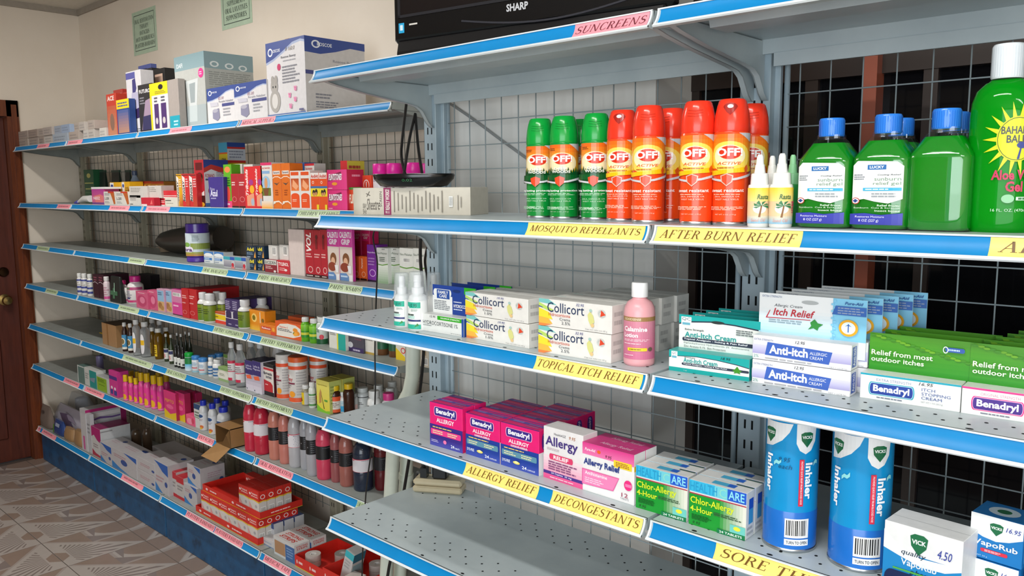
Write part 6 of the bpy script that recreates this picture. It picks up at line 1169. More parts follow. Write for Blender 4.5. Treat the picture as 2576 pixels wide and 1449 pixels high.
box2('vitamin_carton', 'carton', 'blue and orange carton behind the hair picture cartons', (-1.0740, 0.2500, 1.6050, 0.0992, 0.1688), 0.05, '#2f5a9a', [('r', 0, 0, 1, 0.3, '#d86a1c'), lines(2, 0.2, 0.86, 0.9, 0.95, '#5f82b4')])
box2('vitamin_carton', 'carton', 'white carton with a red top behind the hair picture cartons', (-0.9741, 0.2500, 1.6050, 0.0614, 0.1641), 0.05, '#d4cfca', [('r', 0, 0.95, 1, 1, '#c02a34'), ('t', 'Incremin', 0.1, 0.86, 0.8, 0.92, '#c04040', 'b')])
for g, l in (((-0.9440, 0.1680, 1.6050, 0.0627, 0.1362), 'left'), ((-0.8767, 0.1660, 1.6050, 0.0615, 0.1358), 'right')):
    box2('vitamin_carton', 'carton', 'white carton with orange panels like flowing hair, %s of the pair' % l, g, 0.055, '#e4dfda', [('r', 0.08, 0.88, 0.88, 0.97, '#e0521e'), ('g', 0.08, 0.48, 0.88, 0.80, '#e87a3a', '#b84a1e', 'v'), ('p', [(0.3, 0.78), (0.85, 0.6), (0.6, 0.5), (0.2, 0.6)], '#f0a87a'), ('r', 0.06, 0.04, 0.9, 0.34, '#e8501a'), ('e', 0.48, 0.34, 0.42, 0.08, '#e8501a'), lines(2, 0.2, 0.2, 0.7, 0.26, '#f4c8ac')], 'white and orange hair cartons')
for g, l in (((-0.8124, 0.1660, 1.6050, 0.0516, 0.1269), 'left'), ((-0.7586, 0.1650, 1.6050, 0.0467, 0.1264), 'right')):
    box2('vitamin_carton', 'carton', 'orange and yellow carton with two children, %s of the pair' % l, g, 0.055, '#e0511c', [('r', 0.0, 0.84, 0.95, 1, '#e8e0da'), ('t', 'Andivit', 0.05, 0.86, 0.9, 0.96, '#c83a2a', 'h'), ('o', 0.3, 0.74, 0.12, 0.04, 0.4, '#f4d8c8'), ('r', 0, 0.58, 1, 0.64, '#3f6aa0'), ('r', 0, 0.36, 1, 0.58, '#ecd42a'), ('e', 0.36, 0.46, 0.16, 0.08, '#2a2018'), ('e', 0.66, 0.48, 0.16, 0.08, '#2a2018'), ('e', 0.38, 0.42, 0.12, 0.05, '#c88a5a'), ('e', 0.64, 0.43, 0.12, 0.05, '#c88a5a'), ('r', 0.68, 0.0, 0.95, 0.14, '#e8cf2a')], 'orange and yellow children cartons')
fl_ = [('g', 0, 0, 1, 1, '#c8206a', '#e8408a', 'h'), ('p', [(0.06, 0.42), (0.06, 0.72), (0.72, 0.90), (0.74, 0.60)], '#7a1440'), ('t', 'FLINTSTONES', 0.08, 0.48, 0.76, 0.80, '#f6eef2', 'hi'), ('e', 0.38, 0.30, 0.14, 0.08, '#e8962a'), lines(1, 0.05, 0.06, 0.3, 0.1, '#f4b0d0')]
g = (-0.7137, 0.1660, 1.6050, 0.1111, 0.0670)
ck = box2('chewable_carton', 'carton', 'hot pink chewable vitamin carton, lower of the stacked pair', g, 0.07, '#da2a78', fl_, 'pink chewable vitamin cartons', side='#c8284e', sops=[lines(1, 0.3, 0.65, 0.85, 0.75, '#f0a0b8')])
dup(ck, ck.location + Vector((0, 0.001, g[4] + 0.001)), 'hot pink chewable vitamin carton, upper of the stacked pair')
box2('chewable_carton', 'carton', 'orange red chewable carton behind the beige lying carton', (-0.6120, 0.1750, 1.6050, 0.0781, 0.0760), 0.07, '#d84a2a', [('t', 'FLINTST', 0.10, 0.30, 0.9, 0.70, '#f4e8d0', 'hi'), ('r', 0, 0.9, 1, 1, '#4a8a3a')])
box2('bayer_carton', 'carton', 'red carton with a white round mark and yellow side, behind the pink stack', (-0.7658, 0.2600, 1.6050, 0.0393, 0.1689), 0.075, '#c8242c', [('o', 0.5, 0.45, 0.34, 0.22, 0.2, '#f0dcd8'), ('r', 0.44, 0.28, 0.56, 0.62, '#f0dcd8')], side='#e2cf4a', sops=[lines(2, 0.1, 0.72, 0.9, 0.9, '#b84a3a'), ('e', 0.6, 0.35, 0.2, 0.14, '#6a4a2a'), ('e', 0.85, 0.25, 0.15, 0.15, '#d85a4a')])
box2('bayer_carton', 'carton', 'small orange red carton with a white round mark behind the beige carton', (-0.5887, 0.2200, 1.6050, 0.0468, 0.1153), 0.05, '#d84426', [('o', 0.45, 0.72, 0.34, 0.16, 0.2, '#f0dcd8'), ('r', 0.40, 0.62, 0.50, 0.82, '#f0dcd8')])
for g, l in (((-0.5178, 0.2400, 1.6050, 0.0487, 0.1523), 'first'), ((-0.4463, 0.2400, 1.6050, 0.0486, 0.1521), 'second'), ((-0.4608, 0.3000, 1.6050, 0.0410, 0.1526), 'third'), ((-0.3471, 0.2400, 1.6050, 0.0485, 0.1515), 'fourth'), ((-0.3428, 0.2800, 1.6050, 0.0435, 0.1493), 'fifth')):
    bottle('cream_jar', 'jar', 'white jar with a magenta lid behind the black tray, %s from the left' % l, *g, 'jar', '#dcd4d8', '#e01f9a', (0.2, 0.72, 150, [('t', '12.95', 0.2, 0.8, 0.5, 0.95, '#3a4a9a', 'i')]), group='white jars with magenta lids', ribs=False)

# ---------------------------------------------------------------- third shelf
rl = MB().tube([(-2.5752, 0.4000, 1.3675), (-2.4953, 0.4000, 1.3744), (-2.3974, 0.4000, 1.3758), (-2.2685, 0.4000, 1.3848), (-2.0696, 0.4000, 1.3999), (-1.8898, 0.4000, 1.4109)], [0.020, 0.045, 0.060, 0.066, 0.068, 0.055], mat('#3a332c', 'plastic'), 18).build('rolled_sleeve')
tag(rl, 'dark brown rolled sleeve lying behind the purple bottle', 'roll')
_lo = min(v.co.z for v in rl.data.vertices)
for v in rl.data.vertices: v.co.z += 1.3605 - _lo
fl2 = MB().hull([(0, 0, 0), (0.05, -0.02, 0), (0.06, 0.03, 0), (0.0, 0.04, 0)], [(-0.02, 0, 0.03), (0.05, -0.01, 0.06), (0.055, 0.03, 0.06), (-0.01, 0.04, 0.035)], mat('#8a7a66', 'plastic')).build('open_end', rl, (-2.5238, 0.3800, 1.3615))
PROF['flora'] = ([(0.90, 0), (0.97, 0.02), (0.97, 0.10), (0.90, 0.14), (1, 0.16), (1, 0.76), (0.93, 0.78)], (0.96, 0.775, 1.0))
bottle('supplement_jar', 'bottle', 'large purple capped bottle with a flora label on the third shelf', -1.8352, 0.2479, 1.3590, 0.1026, 0.1698, 'flora', '#4a2f94', '#4a2f94',
   (0.165, 0.755, 230, [('r', 0, 0, 1, 1, '#c8d4da'), ('e', 0.24, 0.78, 0.09, 0.17, '#7a4a8a'), ('p', [(0.22, 0.6), (0.30, 0.6), (0.31, 0.3), (0.25, 0.3)], '#8a6a9a'), ('g', 0.0, 0.0, 1, 0.18, '#b87a3a', '#8aa04a', 'v'), ('r', 0.52, 0.3, 1, 0.56, '#8a9a4a'), ('e', 0.42, 0.50, 0.09, 0.10, '#7aa84a'), ('rr', 0.2, 0.17, 0.58, 0.40, '#e4dce8', 0.4), ('t', 'flora', 0.24, 0.20, 0.56, 0.37, '#4a2a6a', 'h'), lines(4, 0.56, 0.66, 0.72, 0.9, '#8a9aa0')]), 'plastic', 'gloss', face=-68, ribs=False, n=30)
def sm(name, label, geo, d, col, ops, group=None, **k): return box2(name, 'carton', label, geo, d, col, ops, group, **k)
for g, l in (((-1.7689, 0.2395, 1.3590, 0.0851, 0.0512), 'left'), ((-1.6923, 0.2445, 1.3590, 0.0885, 0.0518), 'right')):
    sm('pill_carton', 'small blue and white arc carton beside the purple bottle, %s of the pair' % l, g, 0.045, '#d8dcdc', [('r', 0, 0.72, 1, 1, '#3f78b8'), ('e', 0.5, 0.70, 0.42, 0.16, '#e2e6e8'), ('t', 'Ibupirac', 0.1, 0.52, 0.85, 0.60, '#4a6a9a', ''), ('r', 0, 0.26, 0.85, 0.46, '#3f78b8'), lines(2, 0.08, 0.30, 0.7, 0.42, '#d0dcea'), lines(1, 0.1, 0.1, 0.7, 0.15, '#7a8aa0')], 'blue arc cartons', top='#b0ada4')
for g, l in (((-1.4942, 0.1861, 1.3590, 0.0891, 0.0460), 'left'), ((-1.4012, 0.1853, 1.3590, 0.0877, 0.0476), 'right')):
    sm('pill_carton', 'small grey carton with teal band and red dot, %s of the pair' % l, g, 0.04, '#b9bcc0', [('r', 0, 0.72, 0.6, 1, '#35a0b0'), ('r', 0.6, 0.72, 1, 1, '#2a5ab0'), ('g', 0.02, 0.10, 0.72, 0.64, '#7a7884', '#a8a8b0', 'v'), ('e', 0.84, 0.30, 0.11, 0.18, '#c02a3a'), ('r', 0.68, 0.0, 1, 0.12, '#d87a78')], 'teal band cartons')
adv = [('t', 'Advil', 0.08, 0.60, 0.80, 0.92, '#ecd83a', 'h'), lines(2, 0.08, 0.30, 0.75, 0.48, '#7a94ac'), ('p', [(0.78, 0.05), (0.98, 0.05), (0.94, 0.6), (0.84, 0.30)], '#e09a3a'), lines(1, 0.08, 0.08, 0.45, 0.14, '#a8b8c8')]
gA = [(-1.3407, 0.2019, 1.3590, 0.0746, 0.0457), (-1.2796, 0.2101, 1.3590, 0.0594, 0.0471)]
for i, g in enumerate(gA):
    o = sm('painkiller_carton', 'navy carton with yellow lettering, lower %s of the block of four' % ['left', 'right'][i], g, 0.05, '#173048', adv, 'navy painkiller cartons')
    dup(o, o.location + Vector((-0.004, 0.004, g[4] + 0.001)), 'navy carton with yellow lettering, upper %s of the block of four' % ['left', 'right'][i])
for g, l in (((-1.1991, 0.2200, 1.3590, 0.0626, 0.1025), 'left'), ((-1.1209, 0.2200, 1.3590, 0.0622, 0.1077), 'right')):
    sm('barcode_carton', 'white carton showing a barcode behind the red painkiller cartons, %s one' % l, g, 0.06, '#d4d2cc', [('bar', 0.45, 0.62, 0.85, 0.95)], 'white barcode cartons')
sm('painkiller_carton', 'small white and maroon carton before the barcode cartons', (-1.1938, 0.1978, 1.3590, 0.0846, 0.0483), 0.04, '#8a2430', [('r', 0, 0.62, 1, 1, '#dcd8d0'), ('t', 'EXCEDRIN', 0.05, 0.66, 0.95, 0.92, '#2a3a34', 'b'), lines(2, 0.08, 0.3, 0.7, 0.5, '#d8b8b4'), ('e', 0.85, 0.12, 0.10, 0.09, '#e8e0dc')])
sm('painkiller_carton', 'small red carton with white lettering beside the blank white box', (-1.1063, 0.1981, 1.3590, 0.0840, 0.0507), 0.04, '#c42834', [('t', 'TYLENOL', 0.14, 0.60, 0.95, 0.86, '#f4e4e0', 'h'), ('r', 0.02, 0.05, 0.10, 0.9, '#e8d4d0'), lines(2, 0.2, 0.25, 0.75, 0.45, '#e8a8a4'), ('e', 0.72, 0.30, 0.12, 0.09, '#ecdcd8')])
sm('blank_carton', 'tall blank pinkish white carton on the third shelf', (-1.0265, 0.2022, 1.3590, 0.0986, 0.1706), 0.055, '#d6c6c0', [])
for g, l in (((-0.9228, 0.2050, 1.3590, 0.0523, 0.1713), 'left'), ((-0.8706, 0.2060, 1.3590, 0.0434, 0.1715), 'middle'), ((-0.8272, 0.2070, 1.3590, 0.0395, 0.1740), 'right')):
    ops = [('g', 0, 0, 1, 1, '#b0182a', '#a8202c', 'v'), lines(2, 0.1, 0.42, 0.9, 0.50, '#e0a8a4'), ('o', 0.6, 0.16, 0.3, 0.07, 0.25, '#e0b0ac'), ('r', 0, 0.0, 1, 0.06, '#2a1012'), lines(1, 0.1, 0.02, 0.9, 0.04, '#d8c8c4')]
    if l == 'left': ops.append(('tu', 'VOL', 0.18, 0.54, 0.80, 0.94, '#f2e6e2', 'hi'))
    else: ops += [('e', 0.5, 0.85, 0.18, 0.05, '#5a1218'), ('r', 0.3, 0.6, 0.6, 0.8, '#7a141c')]
    sm('syrup_carton', 'tall dark red syrup carton, %s of the three beside the blank box' % l, g, 0.04, '#ac1c2a', ops, 'tall dark red syrup cartons')
for g, l in (((-0.7894, 0.2092, 1.3590, 0.0704, 0.1768), 'left'), ((-0.7199, 0.2112, 1.3590, 0.0744, 0.1787), 'right')):
    sm('syrup_carton', 'pink carton with a child in a towel picture, %s of the pair' % l, g, 0.012, '#d0409a', [('r', 0, 0, 1, 0.66, '#d4c4ba'), ('t', 'CALENTU', 0.04, 0.83, 0.94, 0.95, '#f2eaf0', 'h'), ('t', 'GRIP', 0.16, 0.70, 0.84, 0.81, '#f2eaf0', 'h'), ('e', 0.5, 0.42, 0.26, 0.12, '#7a4a2a'), ('e', 0.48, 0.36, 0.17, 0.09, '#d8a888'), ('e', 0.40, 0.26, 0.34, 0.09, '#8a3a26'), ('p', [(0.6, 0.3), (0.9, 0.3), (0.9, 0.15), (0.7, 0.15)], '#e4e0e0'), ('p', [(0.0, 0.0), (0.0, 0.14), (0.5, 0.15), (0.7, 0.08), (0.7, 0.0)], '#5f86b8'), lines(1, 0.08, 0.07, 0.6, 0.1, '#c8d8ea'), ('r', 0.72, 0.0, 1, 0.12, '#e6e2e2')], 'pink child picture cartons')
for g, l in (((-0.7638, 0.3000, 1.3590, 0.0511, 0.1692), 'left'), ((-0.7114, 0.3000, 1.3590, 0.0485, 0.1712), 'right')):
    sm('syrup_carton', 'hot pink carton rising behind the small orange cartons, %s one' % l, g, 0.04, '#c81f5a', [('t', 'CALENTU', 0.08, 0.88, 0.92, 0.93, '#d8a8a8', 'h'), ('t', 'GRIP', 0.25, 0.82, 0.75, 0.87, '#d8a8a8', 'h'), ('r', 0.1, 0.1, 0.86, 0.78, '#a81434')], 'hot pink rear cartons')
for g, l in (((-0.7032, 0.2564, 1.3590, 0.0351, 0.0824), 'left'), ((-0.6700, 0.2587, 1.3590, 0.0394, 0.0839), 'right')):
    sm('drops_carton', 'small orange drops carton, %s of the pair' % l, g, 0.035, '#e0622a', [('tu', 'Paramol', 0.2, 0.5, 0.45, 0.9, '#f4d8c4', 'b'), ('o', 0.55, 0.25, 0.3, 0.12, 0.25, '#f0a884'), ('r', 0, 0, 1, 0.08, '#3a1a12')], 'small orange drops cartons')
sm('drops_carton', 'purple carton left of the white green wave cartons', (-0.6176, 0.2522, 1.3590, 0.0513, 0.1271), 0.05, '#7a2f9a', [('t', 'Ibuprofeno', 0.06, 0.76, 0.9, 0.82, '#e4d0ec', 'b'), lines(3, 0.1, 0.45, 0.85, 0.65, '#b080c4'), ('o', 0.55, 0.24, 0.34, 0.10, 0.2, '#d4a8e0'), ('r', 0, 0, 1, 0.05, '#2a1034')])
for g, l, bc in (((-0.5536, 0.2436, 1.3590, 0.0589, 0.1202), 'first', 0), ((-0.5126, 0.2589, 1.3590, 0.0602, 0.1211), 'second', 0), ((-0.3677, 0.1900, 1.3590, 0.0649, 0.1305), 'third', 1), ((-0.3017, 0.1900, 1.3590, 0.0541, 0.1323), 'fourth', 1)):
    sm('syrup_carton', 'white carton fading to green with a wavy green line, %s from the left' % l, g, 0.045, '#dedfd8', [('g', 0, 0, 1, 0.52, '#8aa884', '#dcdfd6', 'v'), ('w', [(0, 0.53, 0.56), (0.25, 0.51, 0.54), (0.5, 0.50, 0.53), (0.75, 0.52, 0.55), (1, 0.54, 0.57)], '#6a9a4a'), ('t', 'Neo-Melumar', 0.04, 0.82, 0.94, 0.88, '#6a7a6a', '')] + ([('bar', 0.25, 0.66, 0.75, 0.76)] if bc else [lines(3, 0.25, 0.62, 0.75, 0.74, '#5a6a5a'), ('t', '8.95', 0.5, 0.94, 0.75, 0.98, '#3a3a44', 'i')]), 'white green wave cartons')

# ---------------------------------------------------------------- fourth shelf
def pill(label, geo, bc, cc, ops, v=(0.06, 0.62), kind='pill', group=None, span=190, face=-66, fin='plastic', name='pill_bottle', **k):
    return bottle(name, 'bottle', label, *geo, kind, bc, cc, (v[0], v[1], span, ops) if ops else None, fin, 'plastic', group, face=face, **k)
for g, l in (((-3.0685, 0.1718, 1.1160, 0.0283, 0.1156), 'left'), ((-3.0223, 0.1802, 1.1160, 0.0341, 0.1166), 'middle'), ((-2.9533, 0.1833, 1.1160, 0.0305, 0.1176), 'right')):
    pill('slim white bottle with navy bands, %s of the three by the door end' % l, g, '#d8d6d2', '#e2e2de', [('r', 0, 0.0, 1, 0.16, '#3a4488'), ('r', 0, 0.34, 1, 0.48, '#3a4488'), ('r', 0, 0.88, 1, 1, '#3a4488'), lines(2, 0.2, 0.55, 0.8, 0.8, '#a8a4a0')], v=(0.10, 0.72), group='slim white bottles with navy bands')
for g, l in (((-2.8725, 0.1698, 1.1160, 0.0676, 0.1237), 'left'), ((-2.8122, 0.1729, 1.1160, 0.0728, 0.1262), 'right')):
    sm('dark_carton', 'very dark maroon carton behind the slim white bottles, %s one' % l, g, 0.13, '#3a1a26', [('w', [(0, 0.62, 0.64), (0.4, 0.68, 0.70), (1, 0.60, 0.62)], '#d8c8cc'), lines(2, 0.15, 0.74, 0.85, 0.9, '#8a4a5a')], 'dark maroon cartons')
pill('narrow pink labelled bottle right of the maroon cartons', (-2.7008, 0.1734, 1.1160, 0.0329, 0.1220), '#d2c2c6', '#dad6d4', [('r', 0, 0, 1, 0.2, '#c04a86'), lines(4, 0.1, 0.3, 0.9, 0.9, '#b08090')])
pk = MB().hull([(-0.5, 0, 0), (0.5, 0, 0), (0.5, 0.5, 0), (-0.5, 0.5, 0)], [(-0.42, 0.1, 1), (0.42, 0.1, 1), (0.42, 0.3, 1), (-0.42, 0.3, 1)], mat('#1d2320', 'plastic'))
gp = -2.6348, 0.1580, 1.1160, 0.1357, 0.1331
pk.v = [(a * gp[3], b * 0.06, c * gp[4]) for a, b, c in pk.v]
po = pk.build('black_pack', None, (gp[0] + gp[3] / 2, gp[1], gp[2]), 0, 0.004); tag(po, 'black upright pack with a pale green cross shape', 'pack')
printed('printed_face', [('r', 0.3, 0.15, 0.5, 0.55, '#3f6a4c'), ('r', 0.08, 0.28, 0.75, 0.44, '#3f6a4c'), ('r', 0.42, 0.40, 0.5, 0.75, '#8fb09a')], lambda u, v, e: ((u - 0.5) * gp[3] * (1 - 0.16 * v), 0.006 * v - e - 0.001, v * gp[4]), po)
pill('pink capped white bottle left of the large pink capped one', (-2.5640, 0.1984, 1.1160, 0.0434, 0.1105), '#d8d0d0', '#d02a7a', [('r', 0, 0, 1, 0.2, '#b8447a'), ('r', 0, 0.8, 1, 0.92, '#b8447a'), lines(4, 0.15, 0.3, 0.85, 0.75, '#a890a0')])
pill('small white bottle tucked between the two pink capped ones', (-2.5210, 0.1952, 1.1160, 0.0248, 0.0928), '#d4d2cc', None, [lines(6, 0.1, 0.1, 0.9, 0.9, '#a09c98'), ('r', 0, 0.1, 1, 0.25, '#b8447a')])
pill('large white bottle with a magenta cap and striped label', (-2.4720, 0.2237, 1.1160, 0.0772, 0.1372), '#dad6d4', '#d02a8a', [('r', 0, 0.80, 1, 0.98, '#b04a78'), ('r', 0.1, 0.84, 0.5, 0.96, '#5a7a5a'), lines(6, 0.15, 0.3, 0.6, 0.75, '#6a6a80'), ('r', 0.1, 0.22, 0.5, 0.32, '#3a3a6a'), ('r', 0, 0.0, 1, 0.14, '#b8346a')], kind='pillw')
sm('dark_carton', 'black carton standing behind the large magenta capped bottle', (-2.7565, 0.3600, 1.1160, 0.1422, 0.1183), 0.05, '#1e1a20', [])
for g, l in (((-2.3270, 0.1637, 1.1160, 0.1295, 0.0800), 'left'), ((-2.2227, 0.1752, 1.1160, 0.1035, 0.0921), 'right')):
    sm('pink_carton', 'dusty pink carton with a swirl, %s of the pair' % l, g, 0.05, '#c8587c', [('e', 0.5, 0.45, 0.4, 0.35, '#b83f68'), ('e', 0.55, 0.5, 0.22, 0.2, '#d87a98'), lines(1, 0.2, 0.9, 0.8, 0.94, '#e8b8c4')], 'dusty pink cartons')
for g, l in (((-2.1234, 0.1769, 1.1160, 0.0752, 0.1056), 'left'), ((-2.0653, 0.1861, 1.1160, 0.0755, 0.1084), 'right')):
    sm('almond_carton', 'carton with sky blue top and almond picture, %s of the pair' % l, g, 0.05, '#c89ab0', [('r', 0.06, 0.46, 0.94, 0.94, '#8ab0cc'), ('r', 0.06, 0.04, 0.94, 0.46, '#c8a070'), ('e', 0.4, 0.28, 0.26, 0.14, '#9a6a3a'), ('e', 0.65, 0.18, 0.24, 0.1, '#a87a44'), lines(2, 0.15, 0.74, 0.7, 0.86, '#4a6a8a')], 'almond cartons')
sm('pink_carton', 'pink carton with a barcode beside the almond cartons', (-1.9639, 0.1750, 1.1160, 0.1020, 0.1167), 0.06, '#cc3f8c', [('r', 0, 0.5, 1, 1, '#c87aa0'), ('bar', 0.1, 0.74, 0.85, 0.88), lines(1, 0.1, 0.34, 0.6, 0.4, '#f0c0d8'), ('r', 0, 0, 1, 0.04, '#4a1a34')])
for g, l in (((-1.8515, 0.1669, 1.1160, 0.0645, 0.1288), 'left'), ((-1.7953, 0.1715, 1.1160, 0.0758, 0.1302), 'right')):
    sm('red_carton', 'tall red carton with deep side, %s of the pair on the fourth shelf' % l, g, 0.20, '#b81e24', [lines(2, 0.1, 0.68, 0.75, 0.78, '#e8b8b4'), lines(1, 0.1, 0.5, 0.6, 0.54, '#e09a98'), ('o', 0.4, 0.2, 0.3, 0.07, 0.2, '#d87874')], 'tall red cartons of the fourth shelf')
OL = [('g', 0, 0, 1, 1, '#5a7a1e', '#7a8a22', 'v'), lines(3, 0.2, 0.45, 0.7, 0.75, '#3a4a14'), ('r', 0, 0.96, 1, 1, '#2a3010')]
for g, l in (((-1.6802, 0.1801, 1.1160, 0.0462, 0.1242), 'front left'), ((-1.6269, 0.1860, 1.1160, 0.0581, 0.1229), 'front right'), ((-1.6636, 0.2350, 1.1160, 0.0428, 0.1243), 'rear left'), ((-1.5930, 0.2250, 1.1160, 0.0451, 0.1269), 'rear right'), ((-1.3708, 0.2032, 1.1160, 0.0570, 0.1176), 'beside the orange carton'), ((-1.3713, 0.2800, 1.1160, 0.0564, 0.1158), 'behind the orange carton')):
    pill('white bottle with an olive green label, ' + l + (' of the group' if 'carton' not in l else ''), g, '#d8d8d4', '#dedede', OL, v=(0.06, 0.62), group='olive label bottles', kind='pillw')
sm('pill_carton', 'small yellow and red carton before the olive bottles', (-1.6228, 0.1904, 1.1160, 0.1138, 0.0505), 0.05, '#d8d2c4', [('r', 0.0, 0.34, 1, 0.74, '#e2c01e'), ('r', 0, 0, 1, 0.26, '#d83a26'), ('r', 0, 0.8, 1, 1, '#b8502a'), lines(1, 0.1, 0.5, 0.5, 0.58, '#7a6a1a')], top='#b8502a')
for g, l in (((-1.4875, 0.1787, 1.1160, 0.0558, 0.1136), 'left'), ((-1.4315, 0.1793, 1.1160, 0.0546, 0.1153), 'right')):
    sm('pill_carton', 'dark purple and white carton, %s of the pair' % l, g, 0.15, '#3a2a5e', [('r', 0, 0.30, 1, 0.56, '#dcd8dc'), ('p', [(0.1, 0.32), (0.1, 0.54), (0.5, 0.60), (0.9, 0.54), (0.9, 0.32)], '#2f2450'), lines(5, 0.1, 0.64, 0.85, 0.94, '#a8a0c0'), lines(1, 0.4, 0.08, 0.9, 0.12, '#a8a0c0')], 'dark purple cartons')
sm('pill_carton', 'orange carton with a white slit before the olive bottle', (-1.3476, 0.2061, 1.1160, 0.1203, 0.0802), 0.05, '#e08a1c', [('e', 0.34, 0.62, 0.17, 0.22, '#f0c46a'), ('e', 0.32, 0.62, 0.10, 0.13, '#7a6a1a'), ('r', 0.70, 0.05, 0.74, 0.95, '#ece0cc'), ('g', 0, 0, 0.68, 0.3, '#e8b83a', '#e08a1c', 'v'), ('e', 0.88, 0.55, 0.08, 0.1, '#7a5a1a')])
sm('vitamin_carton', 'small orange carton with a red name strip beside the vitamin C carton', (-1.2332, 0.1871, 1.1160, 0.1137, 0.0379), 0.045, '#e07a22', [('r', 0.1, 0.42, 0.72, 0.76, '#c8342a'), ('t', 'Redoxon', 0.14, 0.5, 0.68, 0.7, '#f4dcd0', 'h'), ('e', 0.88, 0.6, 0.08, 0.2, '#f0a83a'), ('r', 0.7, 0, 1, 0.35, '#d84a2a')])
sm('vitamin_carton', 'large orange vitamin carton with orange fruit picture', (-1.1239, 0.1896, 1.1160, 0.1778, 0.0599), 0.05, '#dc5a22', [('p', [(0.04, 0.06), (0.06, 0.6), (0.2, 0.85), (0.5, 0.95), (0.8, 0.92), (0.98, 0.75), (0.98, 0.3), (0.7, 0.1)], '#e2dcd2'), ('t', 'Vitamina C', 0.16, 0.62, 0.50, 0.74, '#d8543a', 'b'), lines(2, 0.1, 0.42, 0.66, 0.56, '#5a5a60'), ('e', 0.78, 0.62, 0.09, 0.13, '#e8902a'), ('e', 0.86, 0.44, 0.09, 0.14, '#e8902a'), ('e', 0.78, 0.38, 0.09, 0.13, '#f0a83a'), ('p', [(0.69, 0.44), (0.76, 0.5), (0.72, 0.36)], '#4a7a2a')])
sm('vitamin_carton', 'orange carton edge behind the large vitamin carton', (-1.1449, 0.2600, 1.1160, 0.1078, 0.0668), 0.05, '#c8521e', [])
for g, l in (((-0.9406, 0.2057, 1.1160, 0.0337, 0.0898), 'left'), ((-0.8873, 0.2074, 1.1160, 0.0355, 0.0893), 'right')):
    pill('bright green bottle with white cap, %s of the pair' % l, g, '#5fa81e', '#dcdcd8', [('r', 0, 0.2, 1, 0.6, '#2f8a2a'), ('r', 0.05, 0.36, 0.9, 0.52, '#c8c83a'), ('g', 0, 0.62, 1, 1, '#5fa81e', '#8ac83a', 'v')], group='bright green bottles', v=(0.05, 0.70))
pill('green and white bottle behind the bright green pair', (-0.9407, 0.2700, 1.1160, 0.0312, 0.0863), '#1f6a34', '#d8dad6', None)
pill('white bottle with dark green foot and red berry under the blue shelf lip', (-0.8468, 0.2146, 1.1160, 0.0424, 0.0999), '#c2ccc4', '#dadcd8', [('r', 0, 0.0, 1, 0.30, '#12502a'), ('e', 0.62, 0.42, 0.12, 0.14, '#c83a48'), ('t', 'ra', 0.2, 0.68, 0.5, 0.9, '#6a8a7a', 'b')], v=(0.02, 0.66))
sm('pill_carton', 'white carton with yellow and teal stripes under the shelf lip', (-0.7680, 0.1887, 1.1160, 0.0981, 0.0796), 0.05, '#d8d6cc', [('r', 0.48, 0, 0.56, 1, '#d8cf3a'), ('r', 0.56, 0, 1, 1, '#1fa094'), lines(2, 0.06, 0.62, 0.42, 0.72, '#7a7a78')])
sm('pill_carton', 'dark grey violet carton with a white shape under the shelf lip', (-0.6834, 0.2012, 1.1160, 0.0975, 0.0734), 0.05, '#4a4652', [('r', 0, 0, 1, 0.22, '#3a2a5a'), ('e', 0.25, 0.32, 0.15, 0.14, '#c8c8cc'), lines(2, 0.5, 0.6, 0.95, 0.76, '#7a4a5a'), lines(1, 0.4, 0.06, 0.9, 0.14, '#b8b0c8')])
sm('pill_carton', 'tall white carton with a gold foot under the shelf lip', (-0.5954, 0.2097, 1.1160, 0.0635, 0.0789), 0.05, '#dad6ce', [('r', 0, 0, 1, 0.1, '#b89a4a'), lines(2, 0.1, 0.6, 0.85, 0.72, '#8a8680')])
for g, l in (((-0.5325, 0.2411, 1.1160, 0.0430, 0.0851), 'left'), ((-0.4718, 0.2417, 1.1160, 0.0347, 0.0886), 'right')):
    pill('green and amber jar under the shelf lip, %s of the pair' % l, g, '#6a4426', '#2f7a3a', [('r', 0, 0.30, 1, 1, '#1f5a3c')], kind='jar', v=(0.02, 0.78), group='green and amber jars')
sm('pill_carton', 'yellow and white carton with a red curl left of the pipe', (-0.4335, 0.2182, 1.1160, 0.0466, 0.0667), 0.05, '#dcd8cc', [('p', [(0, 0), (1, 0), (1, 0.2), (0, 0.6)], '#e8c82a'), ('o', 0.8, 0.5, 0.25, 0.15, 0.3, '#d8342a'), ('t', 'III', 0.45, 0.82, 0.95, 0.96, '#3a3a3a', 'b')])
for g, l in (((-0.3323, 0.2000, 1.1160, 0.0414, 0.0586), 'left'), ((-0.2896, 0.2000, 1.1160, 0.0400, 0.0642), 'right')):
    sm('barcode_carton', 'beige barcode carton half hidden behind the pipe, %s one' % l, g, 0.05, '#c8bfae', [('bar', 0.12, 0.12, 0.88, 0.46), ('r', 0.2, 0.6, 0.7, 0.85, '#b09a7a')], 'beige barcode cartons')

